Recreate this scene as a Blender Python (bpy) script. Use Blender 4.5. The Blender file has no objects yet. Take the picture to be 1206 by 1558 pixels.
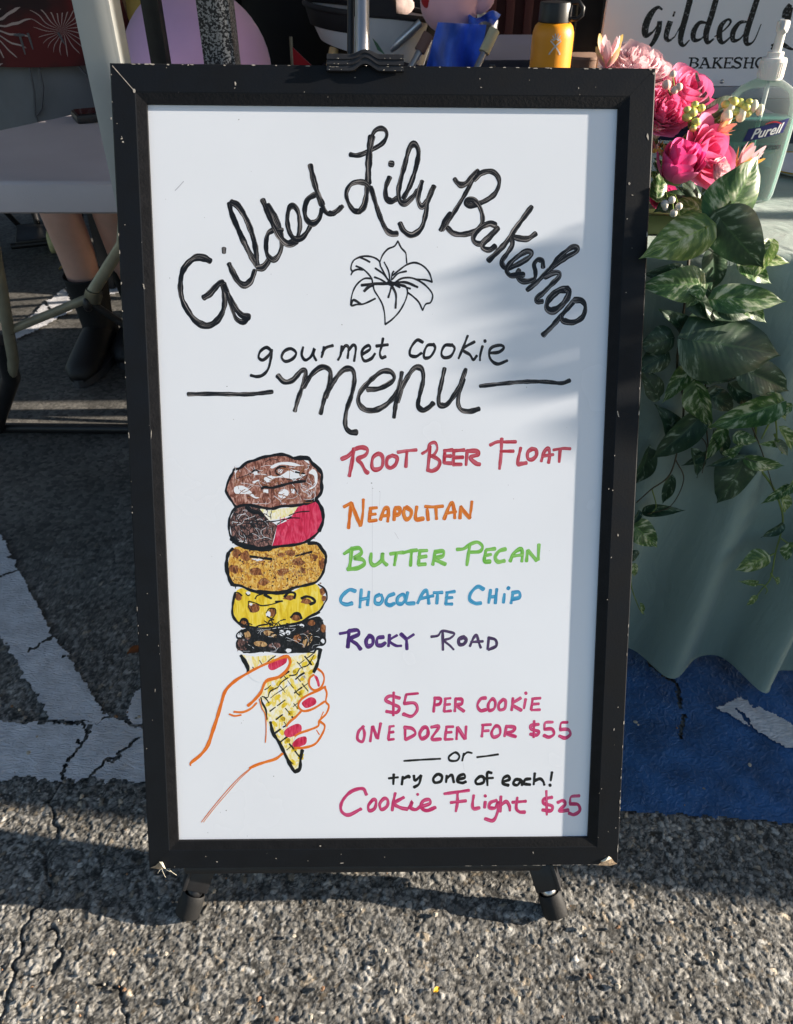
import bpy, bmesh, math, random
import numpy as np
from mathutils import Matrix, Vector
R_ = math.radians
rnd = random.Random(7)
scene = bpy.context.scene
COL = scene.collection

# ------------------------------------------------------------------ camera, sky, sun, exposure
H, PITCH, F = 1.08, R_(38.0), 1170.0          # camera height, downward pitch, focal length in photo pixels
CP, SP = math.cos(PITCH), math.sin(PITCH)
cam = bpy.data.cameras.new("camera"); cam_o = bpy.data.objects.new("camera", cam); COL.objects.link(cam_o)
cam_o.location = (0, 0, H); cam_o.rotation_euler = (R_(90) - PITCH, 0, 0)
cam.sensor_fit = 'VERTICAL'; cam.sensor_height = 24.0; cam.lens = 24.0 * F / 1558.0
cam.clip_start = 0.02; cam.clip_end = 300
cam.dof.use_dof = True; cam.dof.focus_distance = 0.95; cam.dof.aperture_fstop = cam.lens / 1.8
scene.camera = cam_o
SUN = Vector((0.967, 0.02, 0.254)).normalized()
ELEV = math.asin(SUN.z)
w = bpy.data.worlds.new("World"); scene.world = w; w.use_nodes = True
nt = w.node_tree; bgn = nt.nodes['Background']
sky = nt.nodes.new('ShaderNodeTexSky'); sky.sky_type = 'NISHITA'; sky.sun_disc = False
sky.sun_elevation = ELEV; sky.sun_rotation = math.atan2(SUN.x, SUN.y)
sky.air_density = 1.0; sky.dust_density = 1.2; sky.ozone_density = 1.0
nt.links.new(sky.outputs[0], bgn.inputs[0]); bgn.inputs[1].default_value = 0.062
sl = bpy.data.lights.new("sun", 'SUN'); sl.energy = 5.0; sl.angle = R_(0.53); sl.color = (1.0, 0.89, 0.75)
so = bpy.data.objects.new("sun", sl); COL.objects.link(so)
so.rotation_euler = SUN.to_track_quat('Z', 'Y').to_euler(); so.location = (6, 0, 3)
vs = scene.view_settings; vs.view_transform = 'Standard'; vs.look = 'None'; vs.exposure = 1.5; vs.gamma = 1.0
scene.render.film_transparent = False
scene.cycles.max_bounces = 8; scene.cycles.transparent_max_bounces = 12
scene.cycles.use_denoising = True
try: scene.cycles.caustics_reflective = False; scene.cycles.caustics_refractive = False
except Exception: pass

# ------------------------------------------------------------------ measuring helpers (photo pixel + plane -> real place)
def ray(px, py):
    x, y = (px - 603) / F, (py - 779) / F
    return Vector((x, CP - y * SP, -SP - y * CP))
def onz(px, py, z=0.0):
    r = ray(px, py); t = (z - H) / r.z
    return Vector((0, 0, H)) + r * t
def ony(px, py, y):
    r = ray(px, py); return Vector((0, 0, H)) + r * (y / r.y)

# ------------------------------------------------------------------ object helpers
def tag(o, label=None, cat=None, group=None, kind=None):
    if label: o["label"] = label
    if cat: o["category"] = cat
    if group: o["group"] = group
    if kind: o["kind"] = kind
    return o
def empty(name, loc, label=None, cat=None, group=None, rz=0):
    o = bpy.data.objects.new(name, None); COL.objects.link(o); o.location = loc; o.rotation_euler = (0, 0, rz)
    o.empty_display_size = .05
    return tag(o, label, cat, group)
class MB:
    def __init__(s): s.v = []; s.f = []; s.m = []; s.uv = {}
    def add(s, vs, fs, mi=0, uvs=None):
        b = len(s.v); s.v += [tuple(p) for p in vs]
        for k, f in enumerate(fs):
            if uvs is not None: s.uv[len(s.f)] = [uvs[i] for i in f]
            s.f.append(tuple(b + i for i in f)); s.m.append(mi)
        return s
    def grid(s, P, mi=0, closed=False, uv=True):
        """P rows of equal-length points"""
        n, m = len(P), len(P[0]); vs = [p for row in P for p in row]; fs = []
        for i in range(n - 1):
            for j in range(m if closed else m - 1):
                j2 = (j + 1) % m
                fs.append((i * m + j, i * m + j2, (i + 1) * m + j2, (i + 1) * m + j))
        uvs = [(j / (m - 1) if m > 1 else 0, i / (n - 1)) for i in range(n) for j in range(m)] if uv else None
        return s.add(vs, fs, mi, uvs)
    def box(s, c, d, mi=0, M=None, bev=0.0):
        x, y, z = d[0] / 2, d[1] / 2, d[2] / 2
        if bev <= 0:
            P = [Vector((sx * x, sy * y, sz * z)) for sx in (-1, 1) for sy in (-1, 1) for sz in (-1, 1)]
            Fs = [(0, 1, 3, 2), (4, 6, 7, 5), (0, 4, 5, 1), (2, 3, 7, 6), (0, 2, 6, 4), (1, 5, 7, 3)]
        else:
            bm = bmesh.new(); bmesh.ops.create_cube(bm, size=1)
            for v in bm.verts: v.co = Vector((v.co.x * 2 * x, v.co.y * 2 * y, v.co.z * 2 * z))
            bmesh.ops.bevel(bm, geom=bm.edges[:], offset=min(bev, x * .95, y * .95, z * .95), segments=2, affect='EDGES', profile=.6)
            bm.verts.index_update(); P = [v.co.copy() for v in bm.verts]; Fs = [tuple(v.index for v in f.verts) for f in bm.faces]; bm.free()
        if M is not None: P = [M @ p for p in P]
        return s.add([p + Vector(c) for p in P], Fs, mi)
    def tube(s, pts, r, n=12, mi=0, cap=True, flat=1.0, sq=False):
        pts = [Vector(p) for p in pts]; k = len(pts)
        rs = r if isinstance(r, (list, tuple)) else [r] * k
        rows = []; up = None
        for i, p in enumerate(pts):
            t = (pts[min(i + 1, k - 1)] - pts[max(i - 1, 0)]).normalized()
            if up is None:
                a = Vector((0, 1, 0)) if abs(t.y) < .9 else Vector((1, 0, 0))
                up = t.cross(a).normalized()
            up = (up - t * up.dot(t)).normalized(); sd = t.cross(up)
            if sq:
                h = rs[i]; q = h * .86
                ring = [(-h, -q), (-q, -h), (q, -h), (h, -q), (h, q), (q, h), (-q, h), (-h, q)]
                rows.append([p + up * a + sd * b * flat for a, b in ring])
            else:
                rows.append([p + up * (math.cos(2 * math.pi * j / n) * rs[i]) + sd * (math.sin(2 * math.pi * j / n) * rs[i] * flat) for j in range(n)])
        b = len(s.v); m = len(rows[0]); s.grid(rows, mi, closed=True, uv=False)
        if cap:
            s.f.append(tuple(b + j for j in range(m - 1, -1, -1))); s.m.append(mi)
            s.f.append(tuple(b + (k - 1) * m + j for j in range(m))); s.m.append(mi)
        return s
    def lathe(s, prof, n=24, c=(0, 0, 0), mi=0, sx=1, sy=1, M=None, pw=1.0):
        c = Vector(c); rows = []
        for r, z in prof:
            row = []
            for j in range(n):
                a = 2 * math.pi * j / n; ca, sa = math.cos(a), math.sin(a)
                if pw != 1: ca = math.copysign(abs(ca) ** pw, ca); sa = math.copysign(abs(sa) ** pw, sa)
                p = Vector((r * sx * ca, r * sy * sa, z))
                row.append((M @ p if M is not None else p) + c)
            rows.append(row)
        b = len(s.v); s.grid(rows, mi, closed=True, uv=False)
        s.f.append(tuple(b + j for j in range(n - 1, -1, -1))); s.m.append(mi)
        k = len(prof) - 1
        s.f.append(tuple(b + k * n + j for j in range(n))); s.m.append(mi)
        return s
    def ball(s, c, r, mi=0, n=12, M=None):
        c = Vector(c); rs = r if isinstance(r, (tuple, list)) else (r, r, r); rows = []
        for i in range(n // 2 + 1):
            a = math.pi * (i + .02) / (n // 2 + .04)
            row = []
            for j in range(n):
                b = 2 * math.pi * j / n
                p = Vector((rs[0] * math.sin(a) * math.cos(b), rs[1] * math.sin(a) * math.sin(b), rs[2] * math.cos(a)))
                row.append((M @ p if M is not None else p) + c)
            rows.append(row)
        return s.grid(rows, mi, closed=True, uv=False)
    def prism(s, poly, z0, z1, mi=0, M=None):
        n = len(poly); P = [Vector((x, y, z0)) for x, y in poly] + [Vector((x, y, z1)) for x, y in poly]
        if M is not None: P = [M @ p for p in P]
        fs = [tuple(range(n - 1, -1, -1)), tuple(range(n, 2 * n))] + [(i, (i + 1) % n, n + (i + 1) % n, n + i) for i in range(n)]
        return s.add(P, fs, mi)
    def build(s, name, mats, parent=None, smooth=None, label=None, world=None):
        me = bpy.data.meshes.new(name); me.from_pydata(s.v, [], s.f)
        for m in (mats if isinstance(mats, (list, tuple)) else [mats]): me.materials.append(m)
        me.polygons.foreach_set('material_index', s.m)
        if s.uv:
            ul = me.uv_layers.new(name="UVMap")
            for p in me.polygons:
                u = s.uv.get(p.index)
                if u:
                    for li, q in zip(p.loop_indices, u): ul.data[li].uv = q
        me.update()
        bm = bmesh.new(); bm.from_mesh(me); bmesh.ops.recalc_face_normals(bm, faces=bm.faces[:]) if smooth != 'keep' else None
        bm.to_mesh(me); bm.free()
        if smooth is not None:
            me.polygons.foreach_set('use_smooth', [True] * len(me.polygons))
            if smooth != 'keep' and smooth < 180:
                me.set_sharp_from_angle(angle=R_(smooth))
        o = bpy.data.objects.new(name, me); COL.objects.link(o)
        if parent is not None:
            o.parent = parent
            if world: o.matrix_parent_inverse = parent_matrix(parent).inverted()
        if label: o["label"] = label
        return o
def parent_matrix(o):
    m = o.matrix_basis.copy()
    while o.parent is not None:
        m = o.parent.matrix_basis @ o.matrix_parent_inverse @ m if False else (o.parent.matrix_basis @ o.matrix_parent_inverse @ m)
        o = o.parent
    return m
def wpart(mb, name, mats, parent, smooth=40, label=None):
    """part whose vertices are given in world coordinates"""
    return mb.build(name, mats, parent, smooth, label, world=True)

# ------------------------------------------------------------------ materials
def lin(c):
    return tuple(((v / 255) / 12.92 if v / 255 <= .04045 else ((v / 255 + .055) / 1.055) ** 2.4) for v in c)
def mat(name, base, rough=.5, metal=0.0, spec=.5, var=0.0, vscale=30.0, bump=0.0, bscale=200.0, base2=None, coat=0.0, sheen=0.0, trans=0.0, sss=0.0, detail=4.0, rvar=0.0):
    m = bpy.data.materials.new(name); m.use_nodes = True; n = m.node_tree.nodes; L = m.node_tree.links
    b = n['Principled BSDF']; b.inputs['Base Color'].default_value = (*base, 1); b.inputs['Roughness'].default_value = rough
    b.inputs['Metallic'].default_value = metal; b.inputs['Specular IOR Level'].default_value = spec
    b.inputs['Coat Weight'].default_value = coat; b.inputs['Sheen Weight'].default_value = sheen
    b.inputs['Transmission Weight'].default_value = trans
    if sss: b.inputs['Subsurface Weight'].default_value = sss; b.inputs['Subsurface Radius'].default_value = (.01, .005, .003)
    tc = n.new('ShaderNodeTexCoord')
    if var or base2:
        nz = n.new('ShaderNodeTexNoise'); nz.inputs['Scale'].default_value = vscale; nz.inputs['Detail'].default_value = detail
        L.new(tc.outputs['Object'], nz.inputs['Vector'])
        mx = n.new('ShaderNodeMix'); mx.data_type = 'RGBA'
        b2 = base2 or tuple(v * (1 - var) for v in base)
        b1 = base if base2 else tuple(min(1, v * (1 + var)) for v in base)
        mx.inputs[6].default_value = (*b1, 1); mx.inputs[7].default_value = (*b2, 1)
        cr = n.new('ShaderNodeMapRange'); cr.inputs[1].default_value = .35; cr.inputs[2].default_value = .65
        L.new(nz.outputs[0], cr.inputs[0]); L.new(cr.outputs[0], mx.inputs[0]); L.new(mx.outputs[2], b.inputs['Base Color'])
        if rvar:
            mr = n.new('ShaderNodeMapRange'); mr.inputs[3].default_value = rough - rvar; mr.inputs[4].default_value = rough + rvar
            L.new(cr.outputs[0], mr.inputs[0]); L.new(mr.outputs[0], b.inputs['Roughness'])
    if bump:
        nb = n.new('ShaderNodeTexNoise'); nb.inputs['Scale'].default_value = bscale; nb.inputs['Detail'].default_value = 3
        L.new(tc.outputs['Object'], nb.inputs['Vector'])
        bp = n.new('ShaderNodeBump'); bp.inputs['Strength'].default_value = bump; bp.inputs['Distance'].default_value = .002
        L.new(nb.outputs[0], bp.inputs['Height']); L.new(bp.outputs[0], b.inputs['Normal'])
    return m
def M(name, rgb, **k): return mat(name, lin(rgb), **k)

m_frame = mat('black_frame_paint', (.0055, .0068, .0095), rough=.52, spec=.22, var=.18, vscale=25, bump=.06, bscale=350, rvar=.06)
m_bevel = mat('black_bevel_paint', (.0070, .0070, .0082), spec=.20, rough=.55, var=.2, vscale=60, bump=.2, bscale=300)
m_chip = mat('bare_chip', (.42, .38, .33), rough=.8, var=.3, vscale=200)
m_fibre = mat('bare_fibreboard', (.42, .30, .19), rough=.9, var=.3, vscale=150, bump=.5, bscale=500)
m_panel = mat('whiteboard_enamel', (.83, .872, .945), rough=.20, spec=.5, var=.018, vscale=5, rvar=.09)
m_black = mat('black_plastic', (.015, .015, .017), rough=.42, var=.2, vscale=40, bump=.05, bscale=300)
m_blackmetal = mat('black_metal', (.018, .018, .020), rough=.38, metal=.2, var=.2, vscale=60)
m_steel = mat('steel', (.55, .55, .56), rough=.3, metal=1.0, var=.1, vscale=80)

# ------------------------------------------------------------------ the ground: asphalt with real stone relief
def hsh(i, j, k):
    a = (i.astype(np.int64) * 374761393 + j.astype(np.int64) * 668265263 + k * 2147483647 + 12345) & 0x7fffffff
    a = ((a ^ (a >> 13)) * 1274126177) & 0x7fffffff
    a = (a ^ (a >> 16)) & 0xffff
    return a / 65535.0
def voro(X, Y, c, k):
    gx, gy = np.floor(X / c), np.floor(Y / c)
    f1 = np.full(X.shape, 9.0); f2 = np.full(X.shape, 9.0); idr = np.zeros(X.shape); ox = np.zeros(X.shape); oy = np.zeros(X.shape); id2 = np.zeros(X.shape)
    for dx in (-1, 0, 1):
        for dy in (-1, 0, 1):
            ci, cj = gx + dx, gy + dy
            qx = ci + .5 + (hsh(ci, cj, k) - .5) * .95; qy = cj + .5 + (hsh(ci, cj, k + 1) - .5) * .95
            ux, uy = X / c - qx, Y / c - qy
            d = np.sqrt(ux * ux + uy * uy)
            nw = d < f1
            f2 = np.where(nw, f1, np.minimum(f2, d))
            idr = np.where(nw, hsh(ci, cj, k + 2), idr); id2 = np.where(nw, hsh(ci, cj, k + 3), id2)
            ox = np.where(nw, ux, ox); oy = np.where(nw, uy, oy)
            f1 = np.where(nw, d, f1)
    return f1, f2, idr, id2, ox, oy
def smooth_noise(X, Y, c, k):
    gx, gy = np.floor(X / c), np.floor(Y / c); fx, fy = X / c - gx, Y / c - gy
    fx = fx * fx * (3 - 2 * fx); fy = fy * fy * (3 - 2 * fy)
    a = hsh(gx, gy, k); b = hsh(gx + 1, gy, k); cc = hsh(gx, gy + 1, k); d = hsh(gx + 1, gy + 1, k)
    return (a * (1 - fx) + b * fx) * (1 - fy) + (cc * (1 - fx) + d * fx) * fy
def seg_dist(X, Y, pts):
    D = np.full(X.shape, 9.0)
    for (ax, ay), (bx, by) in zip(pts[:-1], pts[1:]):
        vx, vy = bx - ax, by - ay; t = np.clip(((X - ax) * vx + (Y - ay) * vy) / (vx * vx + vy * vy + 1e-12), 0, 1)
        D = np.minimum(D, np.hypot(X - ax - t * vx, Y - ay - t * vy))
    return D
def gpts(l): return [tuple(onz(*p).xy) for p in l]
CRACKS = [gpts([(140, 1105), (118, 1140), (97, 1180), (76, 1218), (86, 1262), (69, 1292), (75, 1350), (38, 1405), (18, 1470), (0, 1545), (-20, 1640)]),
          gpts([(76, 1405), (92, 1440), (80, 1480), (25, 1478)]),
          gpts([(138, 1492), (178, 1505), (190, 1545), (215, 1575)]),
          gpts([(170, 1110), (230, 1080)])]
def asphalt(X, Y):
    wx = X + (smooth_noise(X, Y, .013, 91) - .5) * .007 + (smooth_noise(X, Y, .0042, 93) - .5) * .0036; wy = Y + (smooth_noise(X, Y, .013, 92) - .5) * .007 + (smooth_noise(X, Y, .0042, 94) - .5) * .0036
    f1, f2, r1, r2, ox, oy = voro(wx, wy, .0088, 3)
    e = np.clip((f2 - f1) / .42, 0, 1)
    bury = smooth_noise(X, Y, .045, 55)
    pres = np.clip((r1 - .34 - .25 * (bury - .5)) * 5, 0, 1)
    tilt = (r2 - .5) * ox * 1.8 + (np.modf(r2 * 7.31)[0] - .5) * oy * 1.8
    h1 = e ** .8 * pres * (.0005 + .0011 * np.modf(r1 * 13.7)[0]) + e * pres * tilt * .0008
    wx2 = X + .31 + (smooth_noise(X, Y, .0032, 95) - .5) * .0030; wy2 = Y + .17 + (smooth_noise(X, Y, .0032, 96) - .5) * .0030
    g1, g2, s1, s2, px, py = voro(wx2, wy2, .0039, 11)
    e2 = np.clip((g2 - g1) / .45, 0, 1)
    p2 = np.clip((s1 - .25) * 4, 0, 1)
    h2 = e2 * p2 * (.0004 + .0008 * s2) + e2 * p2 * ((s2 - .5) * px + (np.modf(s2 * 5.3)[0] - .5) * py) * .0010
    h = np.maximum(h1, h2) + .3 * np.minimum(h1, h2)
    h += (smooth_noise(X, Y, .0034, 51) - .5) * .0011 + (smooth_noise(X, Y, .0075, 56) - .5) * .0009 + (smooth_noise(X, Y, .06, 52) - .5) * .002 + (smooth_noise(X, Y, .35, 53) - .5) * .003
    # tone: stone chips over dark binder
    big = h1 >= h2
    q = np.modf(r1 * 31.7)[0]; q2 = np.modf(s1 * 31.7)[0]
    tone = np.where(big, .155 + .19 * q ** 1.4, .15 + .16 * q2 ** 1.3) * (.85 + .3 * smooth_noise(X, Y, .0042, 57))
    worn = np.where(big, e * pres, e2 * p2)
    k = np.clip(worn * 1.6 - .10, 0, 1)
    tone = .050 + (tone - .050) * k
    warm = np.where(big, np.modf(r2 * 17.3)[0], np.modf(s2 * 17.3)[0])
    pale = np.where(big & (np.modf(r1 * 57.1)[0] > .945), 1.0, 0) * k
    tone = tone * (1 + .75 * pale)
    wm = 0.00 + .05 * warm + .24 * (warm > .95)
    C = np.stack([tone * (1.03 + wm), tone * (1.0 + wm * .35), tone * (.93 - wm * .35)], -1)
    return h, C
def axis_pts(lo, hi, a, b, step, grow):
    c = list(np.arange(a, b, step)); s = step; v = b
    while v < hi: c.append(v); s = min(s * grow, 6.0); v += s
    s = step; v = a - step
    lft = []
    while v > lo: lft.append(v); s = min(s * grow, 6.0); v -= s
    return np.array(sorted(lft) + c)
def np_mesh(name, V, quads, mats, uv=None, colors=None, smooth=True):
    me = bpy.data.meshes.new(name)
    me.vertices.add(len(V)); me.vertices.foreach_set('co', V.astype(np.float32).ravel())
    me.loops.add(quads.size); me.loops.foreach_set('vertex_index', quads.astype(np.int32).ravel())
    me.polygons.add(len(quads)); me.polygons.foreach_set('loop_start', np.arange(0, quads.size, 4, dtype=np.int32))
    try: me.polygons.foreach_set('loop_total', np.full(len(quads), 4, dtype=np.int32))
    except Exception: pass
    if colors is not None:
        at = me.color_attributes.new(name="tone", type='FLOAT_COLOR', domain='POINT')
        at.data.foreach_set('color', np.c_[colors, np.ones(len(colors))].astype(np.float32).ravel())
    me.update(calc_edges=True); me.validate()
    me.polygons.foreach_set('use_smooth', np.full(len(me.polygons), smooth))
    for m in mats: me.materials.append(m)
    o = bpy.data.objects.new(name, me); COL.objects.link(o); return o
xs = axis_pts(-60, 60, -.78, .74, .0017, 1.04); ys = axis_pts(-8, 90, .345, .74, .0016, 1.011)
GX, GY = np.meshgrid(xs, ys)
hh, cc = asphalt(GX, GY)
spx = np.gradient(xs)[None, :]; spy = np.gradient(ys)[:, None]; sp_ = np.maximum(spx, spy)
fade = np.clip(1.3 - sp_ / .007, 0, 1)
hh = hh * fade + (1 - fade) * .0012
avg = np.array([.105, .10, .092]); cc = cc * fade[..., None] + avg * (1 - fade[..., None])
cd = np.full(GX.shape, 9.0)
for c in CRACKS: cd = np.minimum(cd, seg_dist(GX + (smooth_noise(GX, GY, .011, 71) - .5) * .012, GY + (smooth_noise(GX, GY, .011, 72) - .5) * .012, c))
ck = np.clip(1 - cd / .0034, 0, 1)
hh -= ck * .004; cc *= (1 - .62 * np.clip(1 - cd / .0042, 0, 1))[..., None]
ny, nx = GX.shape
idx = np.arange(nx * ny).reshape(ny, nx)
quads = np.stack([idx[:-1, :-1], idx[:-1, 1:], idx[1:, 1:], idx[1:, :-1]], -1).reshape(-1, 4)
def attr_mat(name, rough, nscale, nstr, vor=0.0):
    m = bpy.data.materials.new(name); m.use_nodes = True; n = m.node_tree.nodes; L = m.node_tree.links; b = n['Principled BSDF']
    a = n.new('ShaderNodeAttribute'); a.attribute_name = 'tone'
    tc = n.new('ShaderNodeTexCoord')
    nz = n.new('ShaderNodeTexNoise'); nz.inputs['Scale'].default_value = nscale; nz.inputs['Detail'].default_value = 5
    L.new(tc.outputs['Object'], nz.inputs['Vector'])
    mr = n.new('ShaderNodeMapRange'); mr.inputs[3].default_value = .55; mr.inputs[4].default_value = 1.45; L.new(nz.outputs[0], mr.inputs[0])
    mx = n.new('ShaderNodeMix'); mx.data_type = 'RGBA'; mx.blend_type = 'MULTIPLY'; mx.inputs[0].default_value = 1
    L.new(a.outputs['Color'], mx.inputs[6]); L.new(mr.outputs[0], mx.inputs[7]); L.new(mx.outputs[2], b.inputs['Base Color'])
    b.inputs['Roughness'].default_value = rough; b.inputs['Specular IOR Level'].default_value = .35
    vo = n.new('ShaderNodeTexVoronoi'); vo.inputs['Scale'].default_value = 105; L.new(tc.outputs['Object'], vo.inputs['Vector'])
    vs_ = n.new('ShaderNodeSeparateColor'); L.new(vo.outputs['Color'], vs_.inputs[0]); vr = n.new('ShaderNodeMapRange'); vr.inputs[3].default_value = .62; vr.inputs[4].default_value = 1.45; L.new(vs_.outputs[0], vr.inputs[0])
    big_ = n.new('ShaderNodeTexNoise'); big_.inputs['Scale'].default_value = 4.5; big_.inputs['Detail'].default_value = 6; L.new(tc.outputs['Object'], big_.inputs['Vector']); br = n.new('ShaderNodeMapRange'); br.inputs[1].default_value = .3; br.inputs[2].default_value = .7; br.inputs[3].default_value = .66; br.inputs[4].default_value = 1.26; L.new(big_.outputs[0], br.inputs[0])
    m4 = n.new('ShaderNodeMath'); m4.operation = 'MULTIPLY'; L.new(vr.outputs[0], m4.inputs[0]); L.new(br.outputs[0], m4.inputs[1]); m5 = n.new('ShaderNodeMath'); m5.operation = 'MULTIPLY'; L.new(m4.outputs[0], m5.inputs[0]); L.new(mr.outputs[0], m5.inputs[1]); L.new(m5.outputs[0], mx.inputs[7])
    hh_ = n.new('ShaderNodeMath'); hh_.operation = 'MULTIPLY_ADD'; hh_.inputs[1].default_value = -1.2; L.new(vo.outputs['Distance'], hh_.inputs[0]); L.new(nz.outputs[0], hh_.inputs[2])
    bp = n.new('ShaderNodeBump'); bp.inputs['Strength'].default_value = nstr; bp.inputs['Distance'].default_value = .0012
    L.new(hh_.outputs[0], bp.inputs['Height']); L.new(bp.outputs[0], b.inputs['Normal'])
    return m
m_asphalt = attr_mat('worn_asphalt', .85, 420, .5)
g = np_mesh('ground', np.stack([GX, GY, hh - .0035], -1).reshape(-1, 3), quads, [m_asphalt], colors=cc.reshape(-1, 3))
tag(g, kind='structure'); g["label"] = "coarse grey asphalt with light stone chips and cracks"

def in_poly(X, Y, poly):
    r = np.zeros(X.shape, bool); n = len(poly)
    for i in range(n):
        (ax, ay), (bx, by) = poly[i], poly[(i + 1) % n]
        c = ((ay > Y) != (by > Y)) & (X < (bx - ax) * (Y - ay) / (by - ay + 1e-12) + ax)
        r ^= c
    return r
def paint_sheet(name, poly, m, z, step, rag=.006, cracks=(), holes=None, amp=.35):
    P = np.array(poly); lo = P.min(0) - .02; hi = P.max(0) + .02
    X, Y = np.meshgrid(np.arange(lo[0], hi[0], step), np.arange(lo[1], hi[1], step))
    jx = (smooth_noise(X, Y, .012, 21) - .5) * rag * 2 + (smooth_noise(X, Y, .0045, 23) - .5) * rag; jy = (smooth_noise(X, Y, .012, 22) - .5) * rag * 2 + (smooth_noise(X, Y, .0045, 24) - .5) * rag
    Mk = in_poly(X + jx, Y + jy, poly)
    for c in cracks: Mk &= seg_dist(X + jx, Y + jy, c) > .0016
    if holes is not None: Mk &= ~holes(X, Y)
    h, _ = asphalt(X, Y)
    h = amp * h + (smooth_noise(X, Y, .02, 31) - .5) * .0012
    ny, nx = X.shape; idx = np.arange(nx * ny).reshape(ny, nx)
    q = np.stack([idx[:-1, :-1], idx[:-1, 1:], idx[1:, 1:], idx[1:, :-1]], -1).reshape(-1, 4)
    keep = (Mk[:-1, :-1] & Mk[1:, 1:] & Mk[1:, :-1] & Mk[:-1, 1:]).ravel()
    q = q[keep]; used = np.unique(q); rm = np.zeros(nx * ny, int); rm[used] = np.arange(len(used))
    V = np.stack([X, Y, h + z], -1).reshape(-1, 3)[used]
    o = np_mesh(name, V, rm[q], [m]); tag(o, kind='structure'); return o
m_white = mat('worn_white_road_paint', (.60, .60, .63), rough=.7, var=.14, vscale=28, bump=.0, detail=8)
def wrinkle(m, scale, strg, dist, stretch=(1, 1, 1)):
    n = m.node_tree.nodes; L = m.node_tree.links; b = n['Principled BSDF']
    tc = n.new('ShaderNodeTexCoord'); mp = n.new('ShaderNodeMapping'); mp.inputs['Scale'].default_value = stretch
    nz = n.new('ShaderNodeTexNoise'); nz.inputs['Scale'].default_value = scale; nz.inputs['Detail'].default_value = 4; nz.inputs['Distortion'].default_value = 1.2
    L.new(tc.outputs['Object'], mp.inputs[0]); L.new(mp.outputs[0], nz.inputs['Vector'])
    bp = n.new('ShaderNodeBump'); bp.inputs['Strength'].default_value = strg; bp.inputs['Distance'].default_value = dist
    L.new(nz.outputs[0], bp.inputs['Height']); L.new(bp.outputs[0], b.inputs['Normal'])
wrinkle(m_white, 120, 1.0, .004, (.6, 1.5, 1))
m_blue = mat('worn_blue_road_paint', (.021, .092, .250), rough=.6, var=.3, vscale=16, detail=8)
wrinkle(m_blue, 95, 1.0, .004)
wcr = [CRACKS[0], gpts([(138, 1187), (172, 1152), (210, 1125)]), gpts([(95, 1103), (115, 1100), (135, 1110)])]
paint_sheet('white_stripe', gpts([(-420, 1098), (75, 1100), (115, 1104), (150, 1096), (180, 1094), (205, 1108), (330, 1112), (330, 1198), (215, 1193), (100, 1187), (-420, 1180)]), m_white, .0022, .0022, cracks=wcr)
paint_sheet('white_stripe', gpts([(-60, 720), (4, 818), (75, 955), (164, 1092), (150, 1099), (118, 1101), (78, 1098), (0, 972), (-60, 880)]), m_white, .0024, .0022, cracks=[gpts([(0, 878), (28, 868), (80, 900)]), gpts([(40, 990), (92, 968)])])
paint_sheet('white_stripe', gpts([(188, 1092), (214, 1040), (262, 950), (330, 950), (260, 1100), (210, 1105)]), m_white, .0025, .0022)
paint_sheet('white_stripe', gpts([(12, 515), (70, 458), (140, 412), (210, 398), (200, 440), (130, 462), (60, 502), (20, 520)]), m_white, .0024, .005, cracks=[gpts([(66, 456), (80, 480)]), gpts([(100, 438), (115, 470)])])
bl = gpts([(560, 1205), (945, 1236), (1030, 1242), (1206, 1257), (1420, 1275)])
def blue_holes(X, Y): return (smooth_noise(X, Y, .008, 61) * smooth_noise(X, Y, .07, 62)) > .66
paint_sheet('blue_parking_paint', bl + [(1.3, 2.2), (.08, 2.2)], m_blue, .0022, .0028, rag=.004, cracks=[gpts([(985, 1010), (1030, 1045), (1040, 1090), (1035, 1125)])])
paint_sheet('white_symbol', gpts([(1090, 1082), (1122, 1062), (1160, 1080), (1206, 1104), (1260, 1130), (1250, 1165), (1206, 1143), (1160, 1122)]), m_white, .0046, .0022,
            cracks=[gpts([(1120, 1080), (1140, 1105)])])

# ------------------------------------------------------------------ the menu board: frame, enamel panel
BX = Vector((0.99983, 0.01503, -0.01077)).normalized(); BU = Vector((0.00197, 0.49271, 0.87019)); BU = (BU - BX * BU.dot(BX)).normalized(); BN = BX.cross(BU).normalized()
BR, BL = Vector((0.29453, 0.51737, 0.08013)), Vector((-0.32536, 0.50805, 0.08681))
BO = (BR + BL) / 2; BW, BH = .62, .9868; DEP = .006
BM = Matrix((( BX.x, BU.x, BN.x, BO.x), (BX.y, BU.y, BN.y, BO.y), (BX.z, BU.z, BN.z, BO.z), (0, 0, 0, 1)))
def onb(px, py, n=-DEP):
    """photo pixel -> (right, up) on the board's plane"""
    r = ray(px, py); o = Vector((0, 0, H)); p0 = BO + BN * n
    t = (p0 - o).dot(BN) / r.dot(BN); q = o + r * t - BO
    return (q.dot(BX), q.dot(BU))
board = empty('menu_board', (0, 0, 0), 'framed whiteboard menu hand lettered in coloured marker, leaning on a black easel', 'menu board')
board.matrix_basis = BM
L0, R0, B0, T0 = -BW / 2, BW / 2, 0.0, BH
cin = [onb(224, 160), onb(940, 165), onb(893, 1273), onb(272, 1277)]
Li = (cin[0][0] + cin[3][0]) / 2; Ri = (cin[1][0] + cin[2][0]) / 2; Ti = (cin[0][1] + cin[1][1]) / 2; Bi = (cin[2][1] + cin[3][1]) / 2
BEV = .0115
fr = MB()
def rect(l, r, b, t, n): return [(l, b, n), (r, b, n), (r, t, n), (l, t, n)]
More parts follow.
